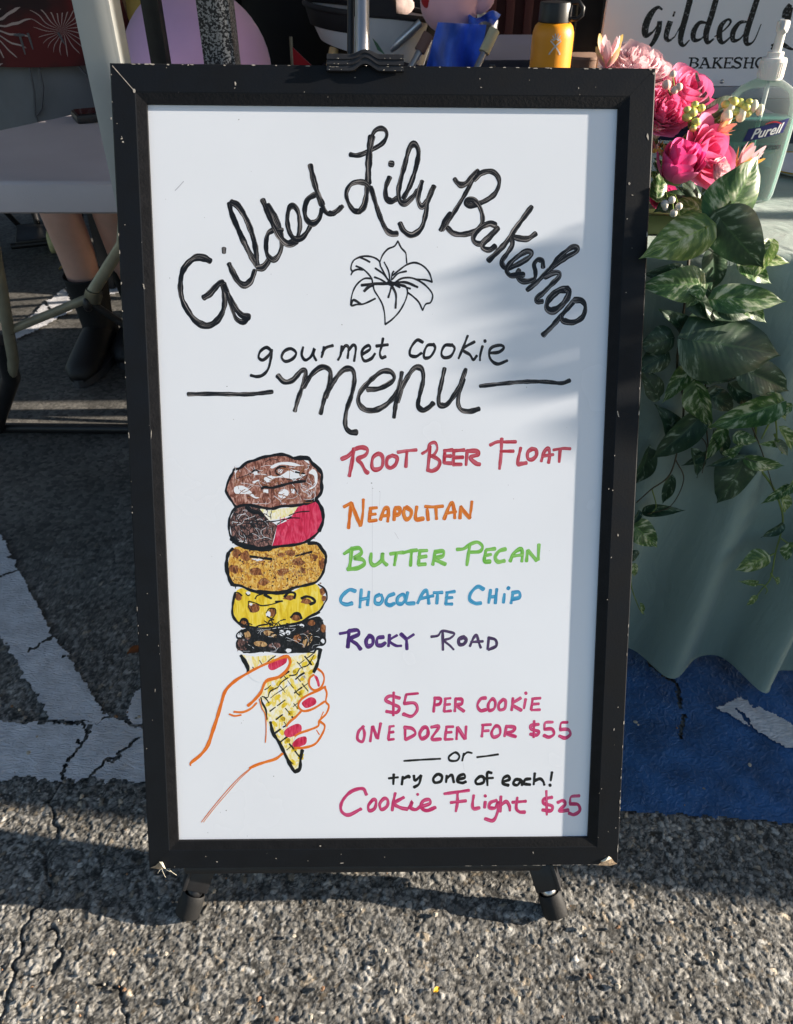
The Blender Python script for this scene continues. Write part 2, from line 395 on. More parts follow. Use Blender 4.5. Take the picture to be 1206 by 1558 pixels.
prof = [rect(L0 + .0015, R0 - .0015, B0 + .0015, T0 - .0015, -.024), rect(L0, R0, B0, T0, -.0225), rect(L0, R0, B0, T0, -.0012), rect(L0 + .0012, R0 - .0012, B0 + .0012, T0 - .0012, 0),
        rect(Li - BEV - .0006, Ri + BEV + .0006, Bi - BEV - .0006, Ti + BEV + .0006, 0), rect(Li - BEV + .0006, Ri + BEV - .0006, Bi - BEV + .0006, Ti + BEV - .0006, -.0004),
        rect(Li, Ri, Bi, Ti, -.0025), rect(Li + .0004, Ri - .0004, Bi + .0004, Ti - .0004, -DEP - .001)]
NSUB = 1
for a, b in zip(prof[:-1], prof[1:]):
    k = prof.index(a)
    for i in range(4):
        j = (i + 1) % 4
        fr.add([a[i], a[j], b[j], b[i]], [(0, 1, 2, 3)], 1 if k >= 5 else 0)
# wear on the paint: chips along the edges, nicks on the face, the open mitre
def nick(u, v, a, b, n=.00025, ang=0, mi=2):
    k = rnd.randint(5, 8); P = []
    for i in range(k):
        t = 2 * math.pi * i / k; q = rnd.uniform(.6, 1.15)
        x, y = a * q * math.cos(t), b * q * math.sin(t)
        P.append((u + x * math.cos(ang) - y * math.sin(ang), v + x * math.sin(ang) + y * math.cos(ang), n))
    fr.add(P, [tuple(range(k))], mi)
for i in range(34):
    u = rnd.uniform(L0 + .003, R0 - .003); nick(u, T0 - rnd.uniform(0.0009, .0016), rnd.uniform(.0008, .0035), rnd.uniform(.0004, .0010))
for i in range(16): nick(L0 + rnd.uniform(.0008, .0016), rnd.uniform(.3, T0), rnd.uniform(.0004, .0009), rnd.uniform(.0006, .003))
for i in range(22): nick(R0 - rnd.uniform(.0006, .0015), rnd.uniform(.02, T0), rnd.uniform(.0004, .0009), rnd.uniform(.0006, .004))
for i in range(16): nick(R0 - .03 - .20 * rnd.random() ** 1.6, B0 + rnd.uniform(.0004, .0008), rnd.uniform(.001, .006), rnd.uniform(.0002, .0004))
for px, py, a, b in [(358, 127, .0010, .0030), (357, 134, .0006, .001), (185, 211, .0012, .0012), (187, 216, .0014, .001), (185, 208, .0006, .0006), (169, 180, .0008, .0015), (178, 188, .0006, .0006),
                     (230, 661, .0006, .006), (219, 437, .0009, .0025), (218, 433, .001, .0008), (190, 342, .0007, .0007), (224, 903, .0008, .0008), (236, 1050, .0007, .003), (224, 966, .0008, .001),
                     (940, 630, .0009, .0055), (935, 693, .0007, .001), (926, 744, .0008, .001), (932, 746, .0009, .0009), (940, 814, .001, .002), (930, 848, .0008, .001), (924, 912, .0006, .0008),
                     (985, 207, .0011, .0045), (957, 279, .0018, .0022), (962, 297, .0014, .001), (954, 333, .0008, .0008), (990, 105, .002, .0015), (995, 112, .002, .0015), (934, 1110, .0008, .002), (925, 1265, .0006, .001), (915, 1200, .0006, .001),
                     (940, 1076, .0008, .0008), (880, 134, .0006, .0012), (730, 120, .0006, .001), (732, 133, .001, .0006), (540, 118, .0012, .0005), (487, 1287, .0016, .0012), (520, 1313, .003, .0006), (811, 1297, .0007, .002), (330, 1311, .0018, .0009), (585, 1304, .0007, .0007), (420, 1306, .001, .0006)]:
    u, v = onb(px, py, 0); nick(u, v, a, b, ang=rnd.uniform(-.3, .3))
for i in range(26):
    s = rnd.choice('LRTB'); t = .5 + .5 * math.copysign(abs(rnd.uniform(-1, 1)) ** .5, rnd.random() - .5); q = rnd.uniform(.004, .036)
    u, v = {'L': (L0 + q, T0 * t), 'R': (R0 - q, T0 * t), 'T': (L0 + BW * t, T0 - q), 'B': (L0 + BW * t, B0 + q * .6)}[s]
    nick(u, v, rnd.uniform(.0002, .0007), rnd.uniform(.0002, .0009))
def mitre(a, b, wd, mi=2):
    d = Vector((b[0] - a[0], b[1] - a[1])).normalized(); nn = Vector((-d.y, d.x)) * wd
    fr.add([(a[0] - nn.x, a[1] - nn.y, .0002), (b[0] - nn.x, b[1] - nn.y, .0002), (b[0] + nn.x, b[1] + nn.y, .0002), (a[0] + nn.x, a[1] + nn.y, .0002)], [(0, 1, 2, 3)], mi)
mitre((L0 + .003, T0 - .003), (Li - BEV, Ti + BEV), .0004); nick(Li - BEV - .001, Ti + BEV + .001, .0016, .0022)
mitre((R0 - .002, T0 - .002), (Ri + BEV, Ti + BEV), .00018, 1); mitre((L0 + .003, B0 + .003), (Li - BEV, Bi - BEV), .00018, 1); mitre((R0 - .003, B0 + .003), (Ri + BEV, Bi - BEV), .00018, 1)
frame_o = fr.build('frame', [m_frame, m_bevel, m_chip], board)
# broken corners showing the fibreboard
cb = MB()
def lump(px_list, n0, n1, mi=0):
    P = [onb(x, y, n1) for x, y in px_list]
    c = (sum(p[0] for p in P) / len(P), sum(p[1] for p in P) / len(P)); k = len(P)
    vs = [(u, v, n0) for u, v in P] + [(c[0] + rnd.uniform(-.001, .001), c[1], n1)]
    cb.add(vs, [(i, (i + 1) % k, k) for i in range(k)], mi)
lump([(228, 1321), (236, 1318), (241, 1313), (246, 1317), (250, 1323), (240, 1323)], .0003, .0014, 1)
lump([(241, 1313), (246, 1313), (251, 1324), (247, 1322)], .0004, .003, 0)
for a, b in [((246, 1321), (252, 1334)), ((258, 1323), (269, 1331)), ((253, 1323), (262, 1326)), ((244, 1322), (240, 1328))]:
    p, q = onb(*a, 0), onb(*b, 0); cb.tube([(p[0], p[1], .0006), ((p[0] + q[0]) / 2, (p[1] + q[1]) / 2, .0016), (q[0], q[1], .001)], .00018, 5, 0)
m_torn = M('torn_laminate', (235, 228, 205), rough=.7)
cb.build('broken_corner', [m_torn, m_fibre], frame_o); cb = MB()
lump([(908, 1317), (918, 1311), (929, 1304), (934, 1311), (939, 1315), (928, 1318)], .0003, .0012, 1)
lump([(914, 1312), (927, 1304), (931, 1308), (919, 1313)], .0004, .0026, 0)
cb.build('broken_corner', [m_torn, m_fibre], frame_o)
pn = MB().add([(Li - .002, Bi - .002, -DEP), (Ri + .002, Bi - .002, -DEP), (Ri + .002, Ti + .002, -DEP), (Li - .002, Ti + .002, -DEP)], [(0, 1, 2, 3)])
pn.add([(L0 + .01, B0 + .01, -.0235), (R0 - .01, B0 + .01, -.0235), (R0 - .01, T0 - .01, -.0235), (L0 + .01, T0 - .01, -.0235)], [(3, 2, 1, 0)])
panel = pn.build('whiteboard', m_panel, board)

# ------------------------------------------------------------------ marker lettering
def ink(name, dark, light, thr=(.52, .70), streak=3.2, rough=.35, edge=.35):
    m = bpy.data.materials.new(name); m.use_nodes = True; n = m.node_tree.nodes; L = m.node_tree.links; b = n['Principled BSDF']
    uv = n.new('ShaderNodeUVMap'); mp = n.new('ShaderNodeMapping'); mp.inputs['Scale'].default_value = (14, streak, 1)
    nz = n.new('ShaderNodeTexNoise'); nz.inputs['Scale'].default_value = 1.0; nz.inputs['Detail'].default_value = 2.5
    L.new(uv.outputs[0], mp.inputs[0]); L.new(mp.outputs[0], nz.inputs['Vector'])
    mp2 = n.new('ShaderNodeMapping'); mp2.inputs['Scale'].default_value = (38, 1.2, 1); mp2.inputs['Location'].default_value = (3.3, 7, 0)
    nz2 = n.new('ShaderNodeTexNoise'); nz2.inputs['Scale'].default_value = 1.0; nz2.inputs['Detail'].default_value = 3
    L.new(uv.outputs[0], mp2.inputs[0]); L.new(mp2.outputs[0], nz2.inputs['Vector'])
    av = n.new('ShaderNodeMath'); av.operation = 'MULTIPLY_ADD'; av.inputs[1].default_value = .45; L.new(nz2.outputs[0], av.inputs[0]); 
    sc_ = n.new('ShaderNodeMath'); sc_.operation = 'MULTIPLY'; sc_.inputs[1].default_value = .62; L.new(nz.outputs[0], sc_.inputs[0]); L.new(sc_.outputs[0], av.inputs[2])
    mr = n.new('ShaderNodeMapRange'); mr.inputs[1].default_value = thr[0]; mr.inputs[2].default_value = thr[1]; L.new(av.outputs[0], mr.inputs[0])
    sx = n.new('ShaderNodeSeparateXYZ'); L.new(uv.outputs[0], sx.inputs[0])
    ab = n.new('ShaderNodeMath'); ab.operation = 'ABSOLUTE'; L.new(sx.outputs[1], ab.inputs[0])
    me_ = n.new('ShaderNodeMapRange'); me_.inputs[1].default_value = .70; me_.inputs[2].default_value = .98; me_.inputs[3].default_value = 1; me_.inputs[4].default_value = edge; L.new(ab.outputs[0], me_.inputs[0])
    mu = n.new('ShaderNodeMath'); mu.operation = 'MULTIPLY'; L.new(mr.outputs[0], mu.inputs[0]); L.new(me_.outputs[0], mu.inputs[1])
    mx = n.new('ShaderNodeMix'); mx.data_type = 'RGBA'; mx.inputs[6].default_value = (*lin(dark), 1); mx.inputs[7].default_value = (*lin(light), 1)
    L.new(mu.outputs[0], mx.inputs[0]); L.new(mx.outputs[2], b.inputs['Base Color']); b.inputs['Roughness'].default_value = rough
    return m
INK = dict(black=ink('black_marker', (13, 13, 15), (158, 152, 150), (.585, .635), 6.5, .35, .85), thin=ink('black_fine_marker', (16, 15, 17), (84, 80, 80), (.56, .68), 4, .35, .8),
           red=ink('red_marker', (172, 28, 48), (205, 108, 125), (.44, .66), 2.2), orange=ink('orange_marker', (208, 100, 16), (232, 152, 66), (.46, .68), 2.2),
           green=ink('green_marker', (98, 178, 58), (152, 208, 116), (.42, .66), 2.2), blue=ink('blue_marker', (28, 132, 186), (100, 182, 220), (.44, .66), 2.2),
           purple=ink('purple_marker', (58, 26, 104), (112, 72, 152), (.48, .70), 2.2), pink=ink('pink_marker', (188, 26, 96), (216, 100, 146), (.46, .66), 2.2),
           bold=ink('black_bold_marker', (10, 10, 12), (60, 58, 60), (.60, .75)), skin=ink('orange_outline_marker', (228, 112, 14), (240, 146, 60), (.5, .72), 2.2),
           purpledark=ink('faded_purple_marker', (52, 38, 76), (110, 84, 130), (.48, .70), 2.2))
LAYER = [0]
def smooth_path(P, sub):
    if any(len(p) > 2 for p in P): P = [tuple(p) if len(p) > 2 else (p[0], p[1], 1.0) for p in P]
    if len(P) < 3 or sub < 2:
        out = []
        for a, b in zip(P[:-1], P[1:]):
            for i in range(4): t = i / 4; out.append(tuple(a[k] + (b[k] - a[k]) * t for k in range(len(a))))
        return out + [P[-1]]
    closed = abs(P[0][0] - P[-1][0]) < 1e-9 and abs(P[0][1] - P[-1][1]) < 1e-9
    Q = [P[-2] if closed else tuple(2 * P[0][k] - P[1][k] for k in range(len(P[0])))] + list(P) + [P[1] if closed else tuple(2 * P[-1][k] - P[-2][k] for k in range(len(P[0])))]
    out = []
    for i in range(1, len(Q) - 2):
        p0, p1, p2, p3 = Q[i - 1:i + 3]
        for s in range(sub):
            t = s / sub
            out.append(tuple(.5 * (2 * p1[k] + (p2[k] - p0[k]) * t + (2 * p0[k] - 5 * p1[k] + 4 * p2[k] - p3[k]) * t * t + (3 * p1[k] - p0[k] - 3 * p2[k] + p3[k]) * t ** 3) for k in range(len(p1))))
    return out + [P[-1]]
def ribbon(mb, pts, width, n0, mi=0, chisel=.17, rise=1e-6, cap=True, wob=.10):
    """flat marker stroke on the board; pts (u, v[, width factor]); the pen lifts a hair along its path"""
    k = len(pts); cum = [0.0]
    for a, b in zip(pts[:-1], pts[1:]): cum.append(cum[-1] + math.hypot(b[0] - a[0], b[1] - a[1]))
    tot = cum[-1] or 1e-6; u0 = rnd.uniform(0, 40); ph = rnd.uniform(0, 6)
    st = []
    for i in range(k):
        a, b = pts[max(i - 1, 0)], pts[min(i + 1, k - 1)]
        dx, dy = b[0] - a[0], b[1] - a[1]; l = math.hypot(dx, dy) or 1e-9; dx /= l; dy /= l
        wf = pts[i][2] if len(pts[i]) > 2 else 1.0
        ang = math.atan2(dy, dx)
        ww = width / 2 * wf * (1 + chisel * math.sin(2 * (ang - 2.3)) + wob * math.sin(cum[i] * 260 + ph) + wob * .6 * math.sin(cum[i] * 610 + ph * 2))
        st.append((pts[i][0], pts[i][1], -dy, dx, ww, cum[i]))
    if cap:
        def end(s, sg, nrm):
            x, y, nx, ny, ww, c = s; dx, dy = ny * sg, -nx * sg
            return [(x + dx * ww * math.sin(a) * .62, y + dy * ww * math.sin(a) * .62, nx, ny, ww * math.cos(a) + 1e-6, c + sg * ww * math.sin(a)) for a in (.5, .95, 1.35)]
        st = end(st[0], -1, 0)[::-1] + st + end(st[-1], 1, 0)
    V, U = [], []
    for x, y, nx, ny, ww, c in st:
        nn = n0 + rise * (c / tot)
        for q in (-1, -.33, .33, 1): V.append((x + nx * ww * q, y + ny * ww * q, nn)); U.append((u0 + c, q))
    m = len(st); fs = [(4 * i + j, 4 * i + j + 1, 4 * i + j + 5, 4 * i + j + 4) for i in range(m - 1) for j in range(3)]
    mb.add(V, fs, mi, U)
def crop(x0, y0, s): return lambda p: (x0 + p[0] / s, y0 + p[1] / s) + tuple(p[2:])
CA, CB, CC, CD, CE = crop(250, 170, 4.452), crop(500, 170, 4.45), crop(660, 230, 4.638), crop(270, 500, 3.769), crop(570, 500, 3.769)
CF, CG, CH = crop(500, 650, 4.33), crop(680, 650, 4.329), crop(500, 1030, 3.015)
CI, CJ, CK = crop(320, 670, 6.03), crop(320, 820, 6.03), crop(270, 970, 4.824)
PXM = .62 / 770
def pen(mb, cr, strokes, width, sub=6, mi=0, **k):
    """strokes traced in photo pixels; width in photo pixels at that height of the board"""
    for s in strokes:
        w_ = width
        if isinstance(s, tuple) and isinstance(s[0], (int, float)) : w_, s = s
        pts = []
        for p in s:
            q = cr(p); u, v = onb(q[0], q[1]); pts.append((u, v) + tuple(q[2:]))
        py = cr(s[0])[1]; sc = .62 / (832 - (py - 100) * .0976)
        if len(pts) == 1: pts = [(pts[0][0] - .0006, pts[0][1]), (pts[0][0] + .0006, pts[0][1] + .0003)]
        LAYER[0] += 1
        ribbon(mb, smooth_path(pts, sub), w_ * sc, -DEP + .000032 + (LAYER[0] % 40) * 1.0e-6, mi, **k)
def lettering(strokes, name, inkname, width, label=None, parent=None):
    mb = MB()
    for cr, sl in strokes: pen(mb, cr, sl, width)
    return mb.build(name, INK[inkname], parent or panel, 'keep', label)

heading = [
 (CA, [[(310, 1012), (270, 992), (215, 988), (160, 1025), (120, 1090), (108, 1180), (120, 1270), (160, 1350), (215, 1420), (285, 1450), (345, 1425), (390, 1365), (408, 1290), (402, 1220), (393, 1165)],
       [(265, 1260), (305, 1235), (340, 1195), (370, 1165), (395, 1160)], (9, [(400, 1165), (430, 1235), (468, 1310), (520, 1375), (570, 1392)]), (7, [(425, 1230), (455, 1320), (485, 1400), (535, 1425), (572, 1395)]),
       (7.5, [(403, 925), (403, 955)]), [(437, 1030), (465, 1090), (500, 1150), (545, 1175), (588, 1140), (612, 1075)],
       [(440, 620), (455, 690), (510, 820), (570, 945), (635, 1055)], [(452, 612), (500, 640), (560, 740), (603, 860), (622, 960), (628, 1045)], (5, [(548, 880), (575, 950), (610, 1010)]), [(632, 1058), (665, 1055), (695, 1025), (712, 990)],
       (8, [(732, 803), (700, 830), (688, 900), (698, 970), (740, 1003), (780, 960), (796, 885), (785, 800), (745, 700), (700, 630)]), (10, [(665, 598), (705, 690), (750, 790), (795, 865), (840, 895), (893, 875)]), (5, [(800, 800), (770, 800)]),
       (8, [(905, 845), (918, 770), (905, 680), (875, 640), (845, 655), (832, 730), (845, 810), (878, 858), (925, 858), (962, 820), (992, 768)]),
       (8.5, [(1018, 562), (970, 595), (950, 660), (960, 725), (1000, 757), (1045, 728), (1068, 660)]), (10, [(988, 362), (1010, 460), (1040, 560), (1068, 630)]), (7, [(1060, 600), (1085, 670), (1120, 693), (1165, 675), (1206, 640)])]),
 (CB, [(6.5, [(5, 685), (38, 688), (80, 645)]),
       (6.5, [(145, 290), (190, 296), (240, 282), (310, 248), (365, 212), (392, 165), (385, 128), (352, 113), (312, 130), (285, 180)]), (12, [(290, 170), (278, 240), (272, 320), (268, 400), (265, 480)]),
       (10, [(262, 490), (256, 560), (238, 640), (205, 678)]), (7, [(205, 678), (165, 665), (128, 605), (120, 545), (150, 492), (205, 475), (260, 492), (298, 550)]), (8, [(285, 510), (320, 630), (355, 730), (390, 800), (428, 826), (462, 825)]),
       (8.5, [(415, 352), (432, 354)]), (8.5, [(412, 445), (387, 510), (388, 580), (422, 606), (462, 588)]),
       (8.5, [(505, 585), (550, 500), (590, 380), (608, 270), (580, 220), (545, 250), (515, 360), (490, 450), (472, 540), (482, 605), (520, 618), (570, 575), (602, 535)]),
       (8.5, [(632, 470), (612, 540), (605, 600), (632, 642), (680, 585), (712, 505)]), (8.5, [(708, 510), (672, 600), (655, 700), (625, 790), (562, 835), (508, 806), (482, 755)])]),
 (CC, [(6.5, [(145, 195), (172, 228), (218, 228), (265, 180), (312, 135)]), (7, [(312, 140), (272, 210), (222, 300), (162, 400), (105, 490), (60, 555)]), (8, [(118, 440), (75, 495), (48, 558)]), (6, [(155, 215), (190, 245), (235, 225), (290, 160)]),
       (7.5, [(285, 205), (330, 158), (400, 142), (448, 175), (460, 232), (430, 300), (372, 345), (310, 372), (258, 385), (222, 368), (238, 345), (280, 345), (320, 390), (343, 460), (335, 520), (282, 568), (200, 588), (135, 578), (95, 540)]),
       (8, [(432, 522), (390, 512), (322, 547), (280, 602), (287, 640), (332, 652), (390, 600), (450, 540)]), (8, [(452, 545), (402, 602), (350, 650), (345, 682), (390, 697), (432, 672)]),
       (8.5, [(690, 392), (640, 460), (580, 540), (520, 630), (460, 700), (385, 772)]), (8, [(718, 582), (662, 618), (600, 615), (550, 600)]), (8, [(545, 605), (553, 660), (518, 720), (480, 775), (490, 812), (522, 830)]),
       (7.5, [(512, 830), (590, 800), (668, 752), (690, 718), (652, 707), (582, 750), (530, 800), (512, 842), (540, 877), (598, 872), (632, 872)]),
       (7.5, [(770, 820), (765, 777), (732, 767), (706, 800), (716, 850), (708, 900), (652, 920), (602, 905), (585, 862), (602, 838)]),
       (7.5, [(658, 980), (730, 920), (800, 852), (862, 800), (932, 750), (1000, 712), (1012, 685), (978, 677), (922, 715), (872, 760), (822, 828)]), (7.5, [(782, 888), (850, 858), (885, 862), (880, 890), (830, 940), (770, 1000), (722, 1040), (732, 1062), (765, 1060)]),
       (10, [(945, 975), (880, 985), (815, 1042), (795, 1100), (832, 1128), (890, 1098), (938, 1040), (952, 992), (930, 975)]),
       (8, [(1000, 1040), (960, 1090), (890, 1170), (830, 1240), (770, 1298)]), (8, [(992, 1050), (1042, 1056), (1068, 1100), (1048, 1170), (982, 1208), (912, 1195), (898, 1160)])])]
lettering(heading, 'heading_lettering', 'black', 9.4, 'black brush script shop name arched across the top')
lily = [(CB, [[(345, 1020), (365, 970), (400, 930), (445, 910), (468, 875)], [(468, 875), (490, 920), (520, 955), (525, 990), (528, 1025)],
  [(350, 1045), (340, 1010), (300, 985), (240, 978), (185, 995), (160, 1020), (150, 1060), (160, 1082)], [(150, 1105), (165, 1080), (195, 1068), (230, 1070)], [(185, 1045), (230, 1065), (265, 1095), (290, 1130), (298, 1165)], [(205, 985), (245, 1000), (278, 1018)],
  [(292, 1130), (240, 1130), (190, 1170), (160, 1230), (150, 1308), (190, 1305), (240, 1300), (315, 1265)], (3.5, [(150, 1308), (168, 1275), (215, 1300)]),
  [(300, 1175), (310, 1212), (340, 1260), (365, 1310), (378, 1370), (382, 1440)], [(382, 1440), (430, 1405), (480, 1350), (518, 1280), (533, 1220), (518, 1180), (480, 1170), (440, 1165)],
  [(430, 1110), (480, 1070), (530, 1035), (585, 1022), (640, 1045), (680, 1090), (700, 1150)], [(700, 1152), (650, 1138), (590, 1135)],
  [(455, 1150), (500, 1127), (560, 1125), (620, 1150), (670, 1190), (703, 1240), (690, 1290), (657, 1303), (635, 1345)], [(635, 1345), (610, 1290), (570, 1250), (535, 1225)],
  [(415, 1150), (405, 1080), (375, 1018)], [(405, 1140), (365, 1095), (315, 1060)], [(400, 1140), (350, 1045)], [(425, 1140), (428, 1100), (440, 1080)], [(430, 1135), (470, 1095), (525, 1080)], (3.4, [(435, 1160), (520, 1155), (602, 1188)]), [(440, 1162), (500, 1180), (552, 1198)],
  (3.8, [(428, 1180), (455, 1240), (452, 1330)]), (3.4, [(425, 1180), (415, 1220), (403, 1258)]), (3.8, [(400, 1165), (310, 1165), (222, 1175)]), [(390, 1160), (350, 1135), (310, 1120)], (5, [(300, 1170), (270, 1185), (240, 1215)]), [(440, 1168), (482, 1190)], (7, [(405, 1155), (435, 1170)])])]
lettering(lily, 'lily_drawing', 'thin', 2.6, 'fine black line drawing of an open lily')
lettering([(CD, [[(542, 130), (510, 108), (475, 130), (465, 165), (490, 180), (525, 150), (540, 120), (535, 170), (520, 230), (490, 265), (455, 275), (420, 268)], [(650, 115), (612, 130), (597, 165), (620, 188), (660, 173), (680, 140), (650, 115)], [(720, 105), (712, 150), (732, 180), (765, 160), (785, 115), (780, 150), (795, 183)], [(840, 105), (833, 140), (825, 165)], [(830, 140), (850, 110), (890, 97)], [(942, 100), (935, 150), (920, 180)], [(935, 140), (960, 100), (980, 110), (975, 170)], [(978, 130), (1005, 95), (1022, 112), (1012, 187)], [(1060, 147), (1103, 118), (1095, 97), (1065, 115), (1055, 150), (1072, 185), (1110, 172), (1132, 143)], [(1178, 55), (1170, 100), (1160, 140), (1170, 167), (1192, 160)], [(1140, 100), (1206, 92)]])], 'subtitle_lettering', 'thin', 4.4, 'small black handwritten word, left of two under the lily')
lettering([(CE, [[(275, 78), (242, 66), (207, 110), (202, 150), (235, 160), (268, 140)], [(340, 92), (302, 97), (282, 140), (287, 168), (320, 160), (346, 115), (335, 87)], [(445, 95), (402, 97), (382, 140), (397, 166), (435, 158), (458, 115), (440, 90)], [(533, 40), (510, 100), (480, 172)], [(572, 75), (505, 117), (545, 150), (565, 178), (585, 155)], [(632, 72)], [(618, 100), (605, 150), (603, 183)], [(655, 140), (710, 135), (740, 110), (720, 95), (672, 107), (655, 140), (667, 180), (705, 203), (760, 183)]])],
          'subtitle_lettering', 'thin', 4.4, 'small black handwritten word, right of two under the lily')
lettering([(CD, [[(575, 270), (612, 305), (660, 295), (710, 242), (735, 252), (720, 320), (692, 400), (672, 472)], [(722, 335), (770, 262), (830, 220), (875, 245), (868, 320), (842, 400), (820, 488)], [(850, 395), (890, 310), (950, 238), (1000, 235), (1014, 290), (998, 380), (968, 470), (962, 555), (988, 592), (1025, 595)], (7, [(1090, 348), (1150, 345), (1206, 320), (1242, 285), (1222, 248), (1170, 247), (1110, 292)]), [(1110, 292), (1050, 360), (1037, 420), (1072, 463), (1130, 468), (1190, 440), (1240, 392), (1268, 345)]]),
           (CE, [[(155, 250), (145, 310), (125, 400), (110, 510)], [(130, 420), (170, 310), (225, 228), (268, 232), (278, 290), (258, 380), (248, 440), (275, 468), (310, 452), (335, 428)], [(400, 228), (385, 300), (367, 390), (372, 435), (410, 437), (450, 390), (490, 320), (522, 232)], (7, [(510, 290), (478, 400), (490, 460), (540, 475), (598, 460)])]),
           (CD, [(5.6, [(60, 376), (200, 374), (380, 377), (460, 372), (543, 362)])]), (CE, [(5.4, [(603, 330), (700, 319), (850, 305), (980, 305), (1070, 313), (1118, 297)])])],
          'menu_lettering', 'black', 7.8, 'large black brush word between two dashes')
lettering([(CF, [[(85, 210), (130, 188), (170, 147), (220, 133), (255, 150), (240, 185), (190, 210), (215, 240), (240, 285), (258, 302)], (7, [(165, 140), (155, 220), (135, 322)]), [(330, 175), (292, 200), (285, 260), (310, 280), (350, 260), (355, 200), (330, 175)], [(420, 185), (387, 205), (382, 250), (407, 268), (440, 245), (450, 202), (417, 185)], (4.5, [(455, 165), (520, 155), (578, 150)]), [(515, 160), (508, 262)],
             (4.5, [(615, 175), (650, 150), (665, 112), (700, 102), (715, 140), (692, 182), (660, 193)]), [(685, 190), (730, 222), (720, 265), (682, 288), (650, 280)], [(668, 125), (652, 285)], [(765, 152), (760, 235)], (5, [(760, 155), (815, 150)]), (5, [(762, 190), (805, 190)]), (5, [(760, 235), (810, 238)])]),
           (CG, [[(45, 155), (40, 240)], (5, [(45, 155), (113, 150)]), (5, [(42, 200), (105, 198)]), (5, [(40, 245), (95, 245)]), [(132, 155), (125, 250)], [(130, 157), (195, 157), (205, 180), (152, 200), (190, 238), (216, 245)], (4.5, [(283, 118), (330, 97), (380, 97), (453, 96)]), [(360, 75), (355, 180), (345, 275)], (4.5, [(352, 158), (438, 158)]), [(485, 135), (465, 235), (490, 240), (523, 235)], [(560, 142), (532, 165), (532, 205), (560, 213), (588, 185), (585, 150), (557, 142)], [(620, 225), (640, 162), (668, 142), (675, 190), (668, 235)], (4.5, [(628, 190), (700, 180)]), (4, [(700, 150), (760, 140), (812, 142)]), [(745, 145), (738, 230)]])],
          'flavour_lettering', 'red', 6.0, 'red marker line, first flavour')
lettering([(CF, [(4.5, [(100, 525), (150, 497)]), (6.5, [(150, 497), (140, 570), (130, 665)]), (6.5, [(150, 500), (180, 580), (208, 650)]), (5, [(228, 475), (225, 560), (212, 650)]), [(275, 535), (266, 620)], (4.5, [(270, 535), (318, 530)]), (4.5, [(265, 575), (310, 572)]), (4.5, [(265, 620), (315, 612)]), [(340, 610), (365, 542), (390, 537), (392, 580), (388, 622)], (4.5, [(345, 585), (400, 580)]), [(435, 537), (430, 612)], [(437, 532), (468, 537), (463, 570), (432, 580)], [(500, 527), (493, 570), (510, 606), (538, 590), (543, 552), (510, 527)], [(580, 522), (573, 603), (623, 602)], [(648, 540), (655, 612)], (4.5, [(635, 522), (690, 525), (752, 520)]), [(705, 527), (710, 605)], [(760, 605), (793, 522), (815, 502), (828, 560), (830, 600)], (4.5, [(772, 568), (838, 556)])]),
           (CG, [(6, [(85, 600), (90, 522)]), (6, [(90, 522), (120, 565), (150, 598)]), (5, [(150, 598), (158, 540), (164, 488)])])], 'flavour_lettering', 'orange', 6.2, 'orange marker line, second flavour')
lettering([(CF, [(5, [(100, 835), (150, 802)]), (6.5, [(150, 802), (145, 870), (135, 932)]), [(150, 802), (200, 797), (215, 828), (172, 860)], [(172, 862), (222, 872), (235, 900), (190, 928), (125, 935)], [(280, 830), (276, 885), (300, 910), (345, 880), (355, 832)], [(355, 832), (357, 880), (383, 908)], (5, [(405, 835), (450, 828), (490, 825)]), [(445, 832), (432, 910)], (5, [(490, 827), (540, 815), (580, 810)]), [(545, 820), (538, 913)], [(600, 817), (590, 905)], (5, [(595, 815), (648, 812)]), (5, [(592, 858), (643, 850)]), (5, [(590, 905), (638, 902)]), [(700, 822), (685, 906)], [(700, 822), (753, 817), (750, 848), (697, 865), (735, 888), (768, 903)]]),
           (CG, [(5, [(65, 805), (110, 800), (150, 772), (200, 757), (233, 785), (215, 818), (152, 823)]), [(150, 775), (140, 840), (130, 910)], [(255, 812), (246, 880), (283, 885)], (5, [(258, 808), (316, 800)]), (5, [(252, 845), (290, 838)]), [(385, 802), (342, 817), (317, 855), (335, 886), (378, 880)], [(415, 883), (440, 830), (488, 802), (495, 850), (492, 885)], (4.5, [(428, 850), (498, 840)]), [(530, 812), (523, 883)], [(532, 812), (590, 878)], [(605, 772), (600, 873)]])], 'flavour_lettering', 'green', 6.0, 'green marker line, third flavour')
